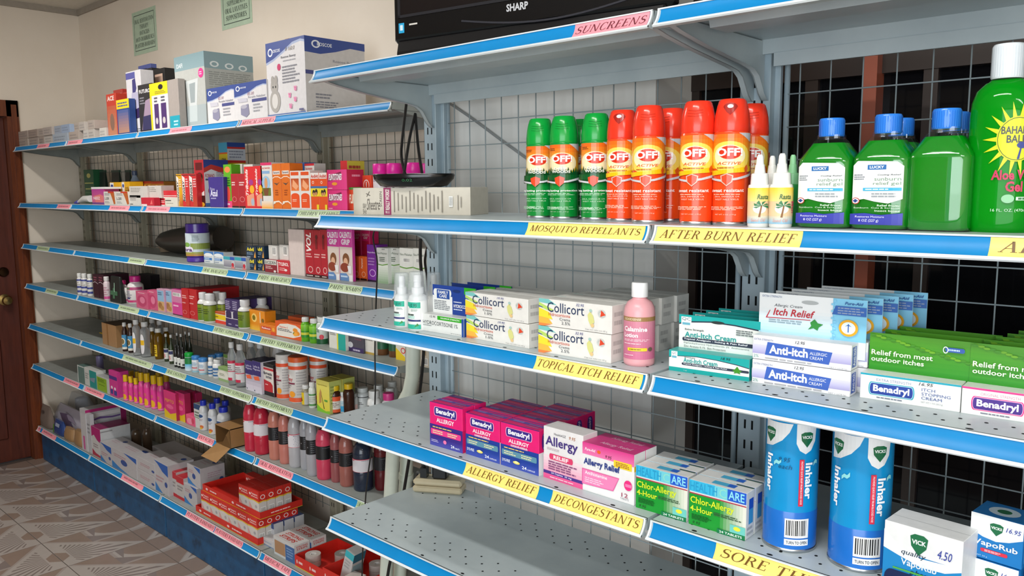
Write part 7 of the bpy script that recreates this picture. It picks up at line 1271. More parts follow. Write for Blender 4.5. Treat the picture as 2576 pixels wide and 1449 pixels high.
# ---------------------------------------------------------------- fifth shelf
sm('cardboard_box', 'brown cardboard box on the fifth shelf behind the syrup bottles', (-2.8468, 0.1877, 0.8670, 0.1838, 0.1157), 0.13, '#a07a52', [('r', 0.34, 0.0, 0.44, 1, '#8a6236')], side='#94704a', top='#5a3f28')
sm('slim_carton', 'small yellow packet leaning beside the cardboard box', (-3.1970, 0.3000, 0.8670, 0.0475, 0.0040), 0.02, '#dcb41e', [])
for g, l in (((-2.5479, 0.1858, 0.8670, 0.0291, 0.1472), 'left'), ((-2.4884, 0.1904, 0.8670, 0.0291, 0.1481), 'right')):
    pill('dark brown syrup bottle with blue round label, %s of the pair' % l, g, '#2a1612', '#dcdcda', [('r', 0, 0, 1, 1, '#3f86b0'), ('r', 0, 0, 1, 0.16, '#d8d4c8'), ('e', 0.45, 0.55, 0.34, 0.24, '#e2dcc8'), ('e', 0.45, 0.55, 0.26, 0.19, '#7a6a44')], kind='syrup', v=(0.08, 0.58), fin='gloss', group='dark brown syrup bottles', span=150)
CL = shader('clear_plastic', lambda nt, b: (b.inputs['Base Color'].__setattr__('default_value', (0.86, 0.88, 0.90, 1)), b.inputs['Roughness'].__setattr__('default_value', 0.06), b.inputs['Transmission Weight'].__setattr__('default_value', 0.85), b.inputs['IOR'].__setattr__('default_value', 1.2)))
_MATS[('clearwater', 'liquid')] = CL
for g, l in (((-2.3963, 0.1822, 0.8670, 0.0381, 0.1780), 'front left'), ((-2.3284, 0.1957, 0.8670, 0.0465, 0.1728), 'front right'), ((-2.4845, 0.3000, 0.8670, 0.0379, 0.1585), 'rear left'), ((-2.3991, 0.3000, 0.8670, 0.0374, 0.1581), 'rear right')):
    pill('clear alcohol bottle with white cap and yellow mark, %s of four' % l, g, 'clearwater', '#e0e0de', [('rr', 0.25, 0.0, 0.75, 1, '#d8d6d8', 0.4), ('r', 0.27, 0.45, 0.73, 0.70, '#d8ac1e')] if 'front' in l else None, kind='oil', v=(0.10, 0.66), fin='liquid', group='clear alcohol bottles', span=120)
for g, l in (((-2.3243, 0.2278, 0.8670, 0.0301, 0.1415), 'left'), ((-2.2299, 0.2177, 0.8670, 0.0418, 0.1490), 'middle'), ((-2.2616, 0.2700, 0.8670, 0.0339, 0.1429), 'right rear')):
    pill('golden oil bottle with white cap, %s of three' % l, g, '#8a6412', '#dededa', [('r', 0.2, 0, 0.6, 1, '#d8b82a'), lines(4, 0.25, 0.2, 0.55, 0.85, '#6a4a12')] if 'rear' not in l else None, kind='oil', v=(0.10, 0.48), fin='liquid', group='golden oil bottles', span=140)
for g, l, c, lb in (((-2.1440, 0.2153, 0.8670, 0.0241, 0.1323), 'with fruit and a dark blue label', '#2f3a22', 1), ((-2.0719, 0.2061, 0.8670, 0.0237, 0.1377), 'with a red mark on its label', '#2f3a22', 2), ((-2.1247, 0.2600, 0.8670, 0.0192, 0.1334), 'with clear cap, rear left', '#1a2418', 0), ((-2.0407, 0.2400, 0.8670, 0.0209, 0.1411), 'with clear cap, rear middle', '#1a2418', 0), ((-2.1219, 0.3000, 0.8670, 0.0172, 0.1342), 'with clear cap, rear right', '#1a2418', 0), ((-2.0179, 0.2700, 0.8670, 0.0218, 0.1463), 'with clear cap, far right', '#1a2418', 0)):
    ops = [('r', 0, 0, 1, 1, '#d4d2cc'), ('r', 0.05, 0.62, 0.95, 0.92, '#2a2f5a'), ('t', 'B', 0.3, 0.15, 0.6, 0.5, '#c83a44', '')] if lb else [('r', 0, 0, 1, 0.5, '#c4c8c0')]
    pill('dark green narrow necked bottle ' + l, g, c, '#d4d6d4', ops, kind='neck', v=(0.10, 0.48), fin='gloss', group='dark green narrow necked bottles', span=150, ribs=False)
for g, l in (((-1.9899, 0.1890, 0.8670, 0.0185, 0.1038), 'first'), ((-1.9625, 0.1915, 0.8670, 0.0198, 0.1026), 'second'), ((-1.9341, 0.1959, 0.8670, 0.0254, 0.0984), 'third')):
    pill('short black bottle with a white label, %s from the left' % l, g, '#161616', '#1a1a1a', [('r', 0, 0, 1, 1, '#cfd2cc'), ('r', 0.6, 0.1, 0.9, 0.35, '#3a3a3c'), ('r', 0, 0.85, 1, 1, '#e2e4de')], kind='syrup', v=(0.10, 0.46), fin='gloss', group='short black bottles')
pill('white tub with a green lid and sky blue label', (-1.8744, 0.1964, 0.8670, 0.0390, 0.0806), '#c8d4dc', '#12a03c', [('r', 0, 0.5, 1, 1, '#1a7a3c'), ('g', 0, 0, 1, 0.5, '#d8e0e4', '#4fb4dc', 'v')], kind='jar', v=(0.02, 0.76))
for g, l in (((-1.8170, 0.2004, 0.8670, 0.0381, 0.0742), 'left'), ((-1.7505, 0.2006, 0.8670, 0.0398, 0.0739), 'right'), ((-1.8046, 0.2700, 0.8670, 0.0363, 0.0699), 'rear left'), ((-1.7979, 0.3000, 0.8670, 0.0379, 0.0732), 'rear right')):
    pill('white tub with a sky blue lid, %s of four' % l, g, '#d6dade', '#3f86c8', [lines(3, 0.15, 0.6, 0.8, 0.85, '#8ab0cc'), ('r', 0.15, 0.35, 0.75, 0.42, '#c83a44'), ('r', 0, 0, 1, 0.14, '#8ab4c4')], kind='jar', v=(0.03, 0.74), group='sky blue lid tubs')
for g, l in (((-1.6907, 0.2061, 0.8670, 0.0270, 0.0833), 'left'), ((-1.6425, 0.2107, 0.8670, 0.0407, 0.0797), 'right')):
    pill('white bottle with blue striped label, %s of the pair' % l, g, '#dcdcda', '#dededc', [('r', 0, 0.7, 1, 0.92, '#3a6a9a'), ('r', 0, 0.42, 1, 0.55, '#3a6a9a'), ('r', 0, 0.12, 1, 0.28, '#3a6a9a')], v=(0.05, 0.62), group='blue striped bottles')
sm('tea_carton', 'low pale green carton before the clear red labelled bottles', (-1.5965, 0.1902, 0.8670, 0.0923, 0.0598), 0.06, '#c2c4b4', [('r', 0, 0.80, 1, 1, '#7a9a5a'), ('e', 0.4, 0.42, 0.5, 0.34, '#d6d4c8'), ('r', 0, 0, 1, 0.18, '#8aa470'), lines(2, 0.1, 0.4, 0.6, 0.55, '#8a8f7a')], top='#8fae6a')
sm('tea_carton', 'green and white carton standing behind the low green one', (-1.7191, 0.2800, 0.8670, 0.0425, 0.0828), 0.05, '#ccd0c2', [('r', 0, 0.82, 1, 1, '#7aa04a'), lines(4, 0.1, 0.4, 0.8, 0.75, '#8a9a7a')])
for g, l in (((-1.4731, 0.1898, 0.8670, 0.0361, 0.1814), 'left'), ((-1.4144, 0.1956, 0.8670, 0.0434, 0.1794), 'right'), ((-1.4919, 0.2900, 0.8670, 0.0449, 0.1670), 'rear left'), ((-1.4191, 0.2900, 0.8670, 0.0443, 0.1700), 'rear right')):
    pill('clear bottle with white cap and red banded label, %s of four' % l, g, 'clearwater', '#dcdcda', [('r', 0, 0, 1, 1, '#d4d0d0'), ('r', 0, 0.86, 1, 1, '#c02a4a'), ('r', 0, 0, 0.7, 0.14, '#c02a4a'), ('r', 0, 0.44, 1, 0.48, '#c02a4a'), lines(3, 0.1, 0.52, 0.8, 0.78, '#7a7078')] if 'rear' not in l else None, kind='syrup', v=(0.12, 0.58), fin='liquid', group='clear red labelled bottles', span=150)
for g, l in (((-1.3522, 0.1812, 0.8670, 0.0577, 0.1248), 'left'), ((-1.2895, 0.1786, 0.8670, 0.0628, 0.1308), 'right')):
    sm('magnesia_carton', 'purple to white carton with an orange emblem, %s of the pair' % l, g, 0.09, '#cfcad4', [('g', 0, 0.1, 1, 1, '#d4ccd8', '#332a62', 'v'), ('r', 0, 0.55, 1, 1, '#33296a'), ('t', 'Leche de', 0.1, 0.80, 0.85, 0.87, '#d8d4e8', ''), ('t', 'Magnesia', 0.08, 0.70, 0.92, 0.78, '#d8d4e8', ''), ('p', [(0.1, 0.5), (0.7, 0.55), (0.85, 0.42), (0.2, 0.4)], '#e0603a'), ('r', 0.1, 0.05, 0.2, 0.09, '#5a5a70')], 'purple magnesia cartons', top='#2a2440')
sm('magnesia_carton', 'red black and white carton with a dark side', (-1.2430, 0.1908, 0.8670, 0.0880, 0.1279), 0.08, '#d8d2ca', [('r', 0, 0.90, 1, 1, '#1e1c20'), ('r', 0, 0.80, 1, 0.87, '#c02a34'), ('t', 'Magnesia', 0.1, 0.62, 0.88, 0.75, '#4a4a54', 'h'), ('t', 'normex', 0.36, 0.54, 0.85, 0.62, '#6a6a74', 'h'), ('p', [(0, 0.13), (0, 0.50), (0.75, 0.44), (0.9, 0.36), (0.9, 0.13)], '#b81f2a'), ('r', 0, 0, 1, 0.13, '#1e1a1c'), lines(1, 0.3, 0.33, 0.6, 0.36, '#e8b8b4')], side='#d0ccc6', sops=[('r', 0, 0, 0.22, 1, '#4a1420'), ('r', 0, 0.9, 1, 1, '#1e1c20'), lines(5, 0.35, 0.2, 0.9, 0.6, '#a09c98')], top='#3a3238')
cn = MB().lathe([(0.035, 0), (0.028, 0.07), (0.015, 0.10)], mat('#c8c4c0', 'card'), 18).build('paper_cone', None, (-1.3592, 0.3400, 0.9547)); cn.location.z = 0.8675; cn.scale = (1, 1, 1.7); tag(cn, 'pale paper cone standing behind the fibre tubs', 'cone')
for g, l, cc in (((-1.1200, 0.2179, 0.8670, 0.0625, 0.1756), 'left, with a white lid', '#d8d6d2'), ((-1.0350, 0.2264, 0.8670, 0.0737, 0.1769), 'front, with an orange lid', '#e2622a'), ((-1.0073, 0.3000, 0.8670, 0.0691, 0.1716), 'rear right, with an orange lid', '#d85a26')):
    pill('large white fibre tub, ' + l, g, '#d4d0cc', cc, [('r', 0, 0.86, 1, 0.95, '#e0522a'), ('t', 'fiber', 0.14, 0.64, 0.42, 0.74, '#c04a4a', 'b'), ('t', 'therapy', 0.12, 0.54, 0.56, 0.66, '#c04a4a', 'b'), ('r', 0.05, 0.48, 0.62, 0.52, '#7a2a44'), lines(2, 0.1, 0.38, 0.55, 0.46, '#8a8688'), ('e', 0.52, 0.22, 0.10, 0.08, '#e8982a'), ('r', 0, 0.02, 1, 0.13, '#e0582a'), lines(9, 0.66, 0.2, 0.98, 0.8, '#b0acac')], kind='wide', v=(0.01, 0.85), group='large white fibre tubs', span=210, face=-80, ribs=False, name='fiber_tub')
pill('small clear bottle with yellow black label', (-0.9659, 0.2114, 0.8670, 0.0306, 0.0770), '#8a8470', '#dcdcda', [('r', 0, 0, 0.55, 1, '#d8b81e'), ('r', 0.55, 0, 1, 1, '#b8b8b4'), ('p', [(0.1, 0.2), (0.4, 0.3), (0.3, 0.7)], '#2a2418')], v=(0.06, 0.66))
pill('small white bottle with green bands left of the yellow carton', (-0.9169, 0.2080, 0.8670, 0.0265, 0.0969), '#d4d8d2', '#dededc', [('r', 0, 0.06, 1, 0.18, '#4f8a4a'), ('r', 0, 0.72, 1, 0.82, '#4f8a4a'), lines(3, 0.1, 0.3, 0.9, 0.62, '#a8b0a4')], v=(0.05, 0.66))
yb = [('g', 0, 0.0, 1, 1, '#d8c83a', '#dcd26a', 'v'), ('t', 'Lipotrimax', 0.08, 0.82, 0.85, 0.88, '#8a7a1e', 'b'), ('p', [(0.18, 0.25), (0.36, 0.30), (0.40, 0.62), (0.30, 0.72), (0.2, 0.55)], '#b88a4a'), ('p', [(0.36, 0.6), (0.42, 0.5), (0.60, 0.12), (0.54, 0.12)], '#3a2a1a'), ('w', [(0, 0.0, 0.22), (0.3, 0.0, 0.12), (0.7, 0.0, 0.06), (1, 0.0, 0.10)], '#7ab82a'), ('r', 0.6, 0.36, 0.85, 0.42, '#5a9a3a')]
x = sm('diet_carton', 'yellow carton with a slim figure, front one', (-0.8657, 0.1934, 0.8670, 0.0797, 0.1195), 0.055, '#d8cf5a', yb, 'yellow slim figure cartons', side='#b8c06a', sops=[lines(6, 0.1, 0.3, 0.9, 0.85, '#8a9a4a')], top='#b8b04a')
dup(x, x.location + Vector((0.0, 0.058, 0)), 'yellow carton with a slim figure, the one behind')
pill('amber bottle with yellow cap and orange label, front', (-0.7983, 0.2254, 0.8670, 0.0450, 0.0998), '#3a1c10', '#e0c01e', [('r', 0, 0, 1, 1, '#d8cfc6'), ('r', 0.45, 0.72, 1, 1, '#e0562a'), ('r', 0, 0, 1, 0.2, '#d8582a'), lines(3, 0.15, 0.35, 0.85, 0.62, '#8a7a74')], v=(0.04, 0.62), fin='gloss')
pill('amber bottle with yellow cap standing behind', (-0.7613, 0.2600, 0.8670, 0.0418, 0.1063), '#3a1c10', '#dcb81e', None, fin='gloss')
for g, l, ops in (((-0.7843, 0.2547, 0.8670, 0.0448, 0.0740), 'white bottle with sky blue foot label', [('r', 0, 0, 1, 0.5, '#2f9ac8'), lines(3, 0.15, 0.55, 0.8, 0.9, '#7ab4cc')]), ((-0.7747, 0.2857, 0.8670, 0.0422, 0.0622), 'white bottle with a pale pink label', [lines(2, 0.1, 0.55, 0.6, 0.8, '#d87a7a'), ('r', 0.6, 0.1, 0.95, 0.6, '#e8c0b8')]), ((-0.7752, 0.3327, 0.8670, 0.0530, 0.0754), 'big white bottle with a black line and green leaf', [('r', 0, 0.9, 1, 0.96, '#2a2a2c'), ('e', 0.25, 0.7, 0.12, 0.1, '#5a8a2a'), lines(2, 0.2, 0.3, 0.7, 0.5, '#6a6a6a')]), ((-0.5521, 0.2150, 0.8670, 0.0488, 0.1243), 'big white bottle with an olive stripe', [('r', 0, 0.55, 1, 0.8, '#8a9a2a'), lines(1, 0.3, 0.9, 0.7, 0.98, '#2a2a2a')]), ((-0.6631, 0.3200, 0.8670, 0.0429, 0.1058), 'white capped bottle behind the olive striped one', None), ((-0.5717, 0.3000, 0.8670, 0.0404, 0.1138), 'white capped bottle behind the pink capped one', None), ((-0.6842, 0.4000, 0.8670, 0.0432, 0.1001), 'white capped bottle farthest back by the pipe', None)):
    pill(l + ' at the cable end', g, '#d8dad8', '#dcdedc', ops, v=(0.05, 0.62), group='white supplement bottles at the cable end')
pill('white bottle with a pink cap by the pipe', (-0.4740, 0.2150, 0.8670, 0.0492, 0.1292), '#d6d4d6', '#d03a86', None)

# ---------------------------------------------------------------- sixth shelf
sm('clear_case', 'clear case with white edges at the door end of the sixth shelf', (-3.1605, 0.1580, 0.6160, 0.0982, 0.0964), 0.05, '#5f7a74', [('r', 0.0, 0.0, 0.08, 1, '#d8dcd8'), ('r', 0, 0.94, 1, 1, '#c8ccc8')])
sm('glove_carton', 'white and teal carton beside the clear case', (-3.0594, 0.1580, 0.6160, 0.1699, 0.0987), 0.05, '#c4c6c2', [('r', 0.42, 0.0, 1, 0.94, '#1f8a84'), ('p', [(0.45, 0.5), (0.9, 0.6), (0.8, 0.3), (0.5, 0.35)], '#7a8a9a'), lines(3, 0.06, 0.4, 0.36, 0.7, '#9a9c98')])
cy = MB().lathe([(0.020, 0), (0.020, 0.05), (0.019, 0.052)], mat('#8a84b4', 'plastic'), 18).build('lilac_roll', None, (-3.3022, 0.3300, 0.6251)); cy.location.z = 0.617; cy.scale = (1, 1, 1.9); tag(cy, 'lilac roll standing behind the teal carton', 'roll')
MB().lathe([(0.0, 0.052), (0.012, 0.0521), (0.012, 0.0535), (0, 0.0536)], mat('#6a6494', 'plastic'), 14).build('core', cy)
sm('green_carton', 'lime green and grey carton before the pink bottles', (-2.8906, 0.1580, 0.6160, 0.1628, 0.0807), 0.075, '#b8bab4', [('r', 0.04, 0.02, 0.84, 0.92, '#84a826'), lines(3, 0.12, 0.62, 0.75, 0.82, '#4a6a1a'), lines(1, 0.2, 0.4, 0.7, 0.45, '#5a7a1e')], top='#a4a6a4')
PB = [('r', 0, 0, 1, 1, '#d8348c'), ('e', 0.45, 0.24, 0.32, 0.22, '#e0a81e'), ('t', 'GO', 0.2, 0.58, 0.6, 0.74, '#c88a2a', 'b'), ('r', 0, 0, 1, 0.08, '#e070ac')]
pbl = [(-2.6422, 0.1814, 0.6160, 0.0381, 0.1281), (-2.5412, 0.1728, 0.6160, 0.0296, 0.1307), (-2.4967, 0.1808, 0.6160, 0.0272, 0.1299), (-2.4455, 0.1851, 0.6160, 0.0270, 0.1292), (-2.3902, 0.1889, 0.6160, 0.0300, 0.1628), (-2.3270, 0.1907, 0.6160, 0.0346, 0.1693), (-2.2717, 0.1995, 0.6160, 0.0343, 0.1658), (-2.2182, 0.2077, 0.6160, 0.0346, 0.1661), (-2.7343, 0.2800, 0.6160, 0.0317, 0.1040), (-2.6613, 0.2800, 0.6160, 0.0290, 0.1114), (-2.4042, 0.2800, 0.6160, 0.0306, 0.1446), (-2.3133, 0.2800, 0.6160, 0.0329, 0.1528)]
for i, g in enumerate(pbl):
    pill('pink antacid bottle with a yellow cap, ' + (['first', 'second', 'third', 'fourth', 'fifth', 'sixth', 'seventh', 'eighth'][i] + ' from the left in front' if i < 8 else ['first', 'second', 'third', 'fourth'][i - 8] + ' of the rear ones'), g, '#d4468e', '#dcb414', PB, kind='antacid', v=(0.02, 0.57), group='pink antacid bottles with yellow caps', span=150)
sm('pink_carton', 'pink and violet carton left of the pink bottles', (-2.7163, 0.1580, 0.6160, 0.1012, 0.1344), 0.06, '#c83a88', [('r', 0, 0.66, 1, 0.80, '#4a2f7a'), ('r', 0.1, 0.08, 0.4, 0.26, '#3a3f8a'), ('r', 0.55, 0.06, 0.9, 0.24, '#3a3f8a'), ('e', 0.3, 0.34, 0.12, 0.06, '#e8d8e0'), ('e', 0.7, 0.32, 0.12, 0.06, '#e8d8e0')])
for g, l in (((-2.0971, 0.1671, 0.6160, 0.1221, 0.1285), 'left front'), ((-2.0088, 0.1831, 0.6160, 0.0888, 0.1343), 'right front'), ((-2.0316, 0.2350, 0.6160, 0.0573, 0.1232), 'third'), ((-2.0160, 0.2550, 0.6160, 0.0617, 0.1174), 'fourth')):
    sm('pink_pouch_carton', 'pink carton with a yellow foot, %s of the row' % l, g, 0.03, '#cc2f70', [('p', [(0, 0), (1, 0), (1, 0.30), (0.5, 0.18), (0, 0.34)], '#d8b414'), ('t', 'PEPTO', 0.1, 0.6, 0.85, 0.72, '#d8943a', 'b'), ('e', 0.5, 0.45, 0.3, 0.08, '#e05a8a')], 'pink cartons with yellow feet', side='#a8244f')
sm('pink_carton', 'small coral pink packet at the foot of the pink cartons', (-1.9050, 0.1800, 0.6160, 0.0868, 0.0461), 0.04, '#e0567e', [('e', 0.4, 0.4, 0.3, 0.3, '#e88aa0'), ('e', 0.75, 0.5, 0.15, 0.3, '#c83a5a')])
sm('milk_carton', 'white and navy carton beside the blue capped bottles', (-1.8269, 0.1814, 0.6160, 0.0673, 0.1104), 0.05, '#c8c8c4', [('r', 0, 0.78, 1, 1, '#20406a'), lines(2, 0.1, 0.5, 0.8, 0.68, '#5a6a5a'), ('r', 0, 0.42, 1, 0.46, '#7a9a7a')])
mk = [('g', 0, 0, 1, 1, '#cfc8c6', '#c8ccd2', 'v'), ('e', 0.4, 0.82, 0.28, 0.10, '#2a4a7a'), lines(2, 0.2, 0.55, 0.7, 0.66, '#9a8a92'), ('e', 0.5, 0.2, 0.2, 0.10, '#c86a3a'), ('e', 0.45, 0.12, 0.14, 0.06, '#d8a82a')]
for g, l in (((-1.7516, 0.1905, 0.6160, 0.0395, 0.1349), 'left'), ((-1.6657, 0.1892, 0.6160, 0.0410, 0.1365), 'middle'), ((-1.5997, 0.2050, 0.6160, 0.0575, 0.1292), 'right'), ((-1.7605, 0.2600, 0.6160, 0.0418, 0.1284), 'rear left'), ((-1.6848, 0.2600, 0.6160, 0.0440, 0.1303), 'rear right')):
    pill('pale bottle with a royal blue cap, %s of the group' % l, g, '#b8babc', '#2436b8', mk, kind='milk', v=(0.02, 0.60), group='pale bottles with royal blue caps', span=150)
# open cardboard box hanging over the edge
gb = (-1.5337, 0.1580, 0.6160, 0.1265, 0.0821)
cb = empty('open_cardboard_box', (gb[0], 0.131, gb[2] + 0.001), 0.0); tag(cb, 'open brown cardboard box with a torn flap hanging over the shelf edge', 'box')
w, h, d = gb[3], gb[4], 0.15
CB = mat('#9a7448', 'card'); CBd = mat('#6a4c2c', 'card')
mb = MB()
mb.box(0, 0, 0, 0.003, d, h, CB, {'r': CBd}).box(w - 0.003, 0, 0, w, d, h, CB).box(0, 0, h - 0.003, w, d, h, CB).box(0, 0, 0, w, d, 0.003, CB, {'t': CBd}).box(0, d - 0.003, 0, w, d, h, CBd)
mb.build('box_shell', cb)
MB().add([(w * 0.4, -0.001, h * 0.02), (w, -0.001, h * 0.02), (w, -0.004, h * 0.98), (w * 0.86, -0.01, h * 0.72)], [(0, 1, 2, 3), (3, 2, 1, 0)], CB).build('side_flap', cb)
MB().add([(0.01, -0.002, 0.002), (w * 0.98, -0.002, 0.002), (w * 0.80, -0.055, -0.05), (w * 0.10, -0.075, -0.035)], [(0, 1, 2, 3), (3, 2, 1, 0)], CB).build('hanging_flap', cb)
# rehydration drinks
def drink(label, geo, col, blk, group='rehydration drink bottles', face=-62):
    ops = [('r', 0, 0, 1, 1, '#17171a'), ('e', 0.30, 0.74, 0.20, 0.14, '#24407a'), ('e', 0.30, 0.74, 0.12, 0.06, '#7a9ac4'), ('e', 0.34, 0.30, 0.07, 0.08, '#b8b8bc'), ('e', 0.34, 0.30, 0.045, 0.05, '#2a2a2e'), ('p', [(0.26, 0.5), (0.29, 0.5), (0.275, 0.44)], '#d8d8dc'), ('p', [(0.40, 0.46), (0.44, 0.46), (0.42, 0.54)], '#d8d8dc'), lines(6, 0.58, 0.12, 0.96, 0.9, '#55555a')] if blk else [('r', 0, 0, 1, 1, '#d6d2d6'), ('r', 0, 0.95, 1, 1, '#c8304a'), ('r', 0, 0, 1, 0.04, '#c8304a'), ('e', 0.28, 0.78, 0.20, 0.14, '#cc2f48'), ('t', 'hydra', 0.14, 0.74, 0.42, 0.82, '#e8b0b8', 'i'), ('td', 'ORAL', 0.42, 0.12, 0.50, 0.60, '#5a4a54', 'b'), ('e', 0.24, 0.26, 0.10, 0.12, {'#2a3448': '#7a1f3a'}.get(col, '#c86a5a')), lines(7, 0.58, 0.10, 0.96, 0.9, '#9a98a4')]
    X, Y, z, dia, h = geo
    o = bottle('drink_bottle', 'bottle', label, X, Y, z, dia, min(h, 0.212), 'sport', col, '#d8dad8' if not blk else '#2a2a2e', (0.40, 0.66, 200, ops), 'cloudy', 'plastic', group, face=face, n=28)
    return o
DG = [((-1.3367, 0.1836, 0.6160, 0.0532, 0.2009), '#d8344f', 0, 'red drink with white label, first bottle from the left'), ((-1.2702, 0.1960, 0.6160, 0.0638, 0.1961), '#d22f48', 0, 'red drink with white label, second bottle from the left'),
      ((-1.1677, 0.1923, 0.6160, 0.0490, 0.2012), '#d88a78', 1, 'orange drink with black label, third bottle from the left'), ((-1.0951, 0.1914, 0.6160, 0.0447, 0.1991), '#d8877a', 1, 'orange drink with black label, fourth bottle from the left'),
      ((-1.0313, 0.1967, 0.6160, 0.0498, 0.2004), '#c4c2c6', 0, 'clear drink with white label and coconut, fifth bottle'), ((-0.9752, 0.2059, 0.6160, 0.0391, 0.1997), '#b4b4ba', 1, 'clear drink with black label, sixth bottle'), ((-0.9005, 0.1866, 0.6160, 0.0435, 0.2096), '#b4b4ba', 1, 'clear drink with black label, seventh bottle'),
      ((-0.8394, 0.1970, 0.6160, 0.0577, 0.1933), '#e04a68', 1, 'pink drink with black label, eighth bottle'), ((-0.7782, 0.2055, 0.6160, 0.0380, 0.1857), '#a85f60', 1, 'brownish drink with black label, ninth bottle'), ((-0.7184, 0.2093, 0.6160, 0.0513, 0.1884), '#b06a60', 1, 'brownish drink with black label, tenth bottle'),
      ((-0.6430, 0.2260, 0.6160, 0.0711, 0.1785), '#2a3448', 0, 'dark blue drink with white label, by the thin wire'), ((-0.5931, 0.2700, 0.6160, 0.0511, 0.1860), '#6a1f24', 1, 'dark red drink at the right end of the drinks row')]
for g, c, b, l in DG: drink(l, g, c, b)

# ---------------------------------------------------------------- lowest shelf
ZB7 = 0.2205
def puffy(name, label, cat, geo, d, m, seed=1, top=0.75, ops=None, kids=None, group=None):
    """a soft pouch: rounded lump, fuller at the foot, pinched along the top seam"""
    X, Y, z, w, h = geo; rr = random.Random(seed); n = 20; prof = [(0.86, 0.0), (1.0, 0.08), (1.02, 0.30), (0.96, 0.55), (0.86, 0.78), (0.78, 0.93), (0.74, 1.0)]
    V = []; F = []
    for r, t in prof:
        for k in range(n):
            a = 2 * PI * k / n; c, s = math.cos(a), math.sin(a); g = 1 / (abs(c) ** 3 + abs(s) ** 3) ** (1 / 3)
            th = (1 - t ** 2 * top)
            j = 1 + 0.06 * (rr.random() - 0.5)
            V.append((w / 2 + w / 2 * r * c * g * j, d / 2 + d / 2 * r * s * g * th * j, t * h * (1 + 0.03 * (rr.random() - 0.5))))
    for i in range(len(prof) - 1):
        for k in range(n): F.append((i * n + k, i * n + (k + 1) % n, (i + 1) * n + (k + 1) % n, (i + 1) * n + k))
    mb = MB().add(V, F, m, True); L = (len(prof) - 1) * n
    mb.add(V[:n], [tuple(range(n - 1, -1, -1))], m); mb.add(V[L:], [tuple(range(n))], m)
    o = mb.build(name, None, (X, Y, z)); tag(o, label, cat, group)
    if ops: printed('printed_face', ops, lambda u, v, e: (w * (0.12 + 0.76 * u), d / 2 - d / 2 * 1.03 * (1 - (v * 0.8 + 0.08) ** 2 * top) - e - 0.002, h * (0.08 + 0.8 * v)), o)
    for x, y, r, hh, c in (kids or ()):
        MB().lathe([(r * 0.9, 0), (r, 0.004), (r, hh - 0.006), (r * 0.6, hh)], mat(c, 'matte'), 16).build('gauze_roll', o, (x * w, y * d, 0.002))
    return o
FILM = mat('#c8ccd2', 'film')
puffy('clear_bag', 'clear plastic bag of white gauze rolls in the corner by the door', 'bag', (-4.3256, 0.3300, 0.2200, 0.6666, 0.1683), 0.13, FILM, 3, 0.5, None, [(0.22, 0.4, 0.040, 0.15, '#cfcfd2'), (0.50, 0.42, 0.036, 0.15, '#bcc0c6'), (0.76, 0.45, 0.036, 0.145, '#a8aab2')])
puffy('grey_bag', 'crumpled grey blue plastic bag at the door end of the base shelf', 'bag', (-4.2984, 0.1900, 0.2200, 0.2888, 0.0287), 0.12, mat('#8d93a0', 'plastic'), 5, 0.8, [('r', 0.3, 0.6, 0.7, 0.85, '#33406a')])
puffy('brown_bag', 'upright brown grey paper packet on the base shelf', 'bag', (-3.9042, 0.1580, 0.2200, 0.1885, 0.1358), 0.05, mat('#76685f', 'matte'), 6, 0.8, [('r', 0.2, 0.7, 0.5, 0.85, '#4a3f3a')])
puffy('white_pouch', 'large white and violet pouch slumped on the base shelf', 'pouch', (-3.8854, 0.2150, 0.2200, 0.5423, 0.1392), 0.10, mat('#a9a4b0', 'plastic'), 8, 0.85, [('p', [(0.2, 0.75), (0.5, 0.85), (0.8, 0.4), (0.95, 0.1), (0.6, 0.15), (0.35, 0.5)], '#5a4a62'), ('p', [(0.4, 0.9), (0.7, 0.8), (0.9, 0.55), (0.6, 0.6)], '#8a7f92')])
puffy('blue_pack', 'dark blue foil pack before the white pouch', 'pack', (-3.6697, 0.1580, 0.2200, 0.1738, 0.0884), 0.045, mat('#27417a', 'gloss'), 9, 0.7, [('r', 0.05, 0, 0.16, 0.7, '#4f8a2a'), ('r', 0.3, 0.62, 0.8, 0.9, '#9aa4b8')])
for g, l, sd in (((-3.4969, 0.1580, 0.2200, 0.1576, 0.0704), 'left', 11), ((-3.3297, 0.1580, 0.2200, 0.1337, 0.0875), 'right', 12)):
    puffy('tan_roll', 'tan elastic bandage roll in film, %s of the pair' % l, 'roll', g, 0.05, mat('#9c7a54', 'plastic'), sd, 0.3, None, None, 'tan bandage rolls')
for i, (g, l) in enumerate((((-3.0743, 0.3600, 0.2200, 0.0445, 0.1108), 'left'), ((-2.8770, 0.3400, 0.2200, 0.0517, 0.1652), 'middle'), ((-2.7813, 0.3600, 0.2200, 0.0477, 0.1866), 'right'))):
    pill('brown wrapped roll in the shadow at the back, %s of three' % l, g, '#4a3a2c', None, None, fin='gloss', name='wrapped_roll', group='brown wrapped rolls')
sm('glove_carton', 'tall white glove carton with magenta edges and a violet wave', (-3.1880, 0.1622, 0.2200, 0.0839, 0.2382), 0.22, '#c2c0c2', [('r', 0.3, 0.02, 0.6, 0.35, '#c85a94'), ('r', 0, 0.9, 1, 1, '#b8b6b8')], side='#b8b6ba', sops=[('r', 0, 0.93, 1, 1, '#a8246a'), ('r', 0.86, 0.2, 1, 1, '#8a1f5a'), ('r', 0.1, 0.80, 0.85, 0.89, '#d8d4d6'), ('w', [(0.05, 0.70, 0.73), (0.35, 0.74, 0.79), (0.65, 0.71, 0.75), (0.85, 0.72, 0.76)], '#6a4f8a'), lines(4, 0.12, 0.5, 0.5, 0.64, '#8a888c')])
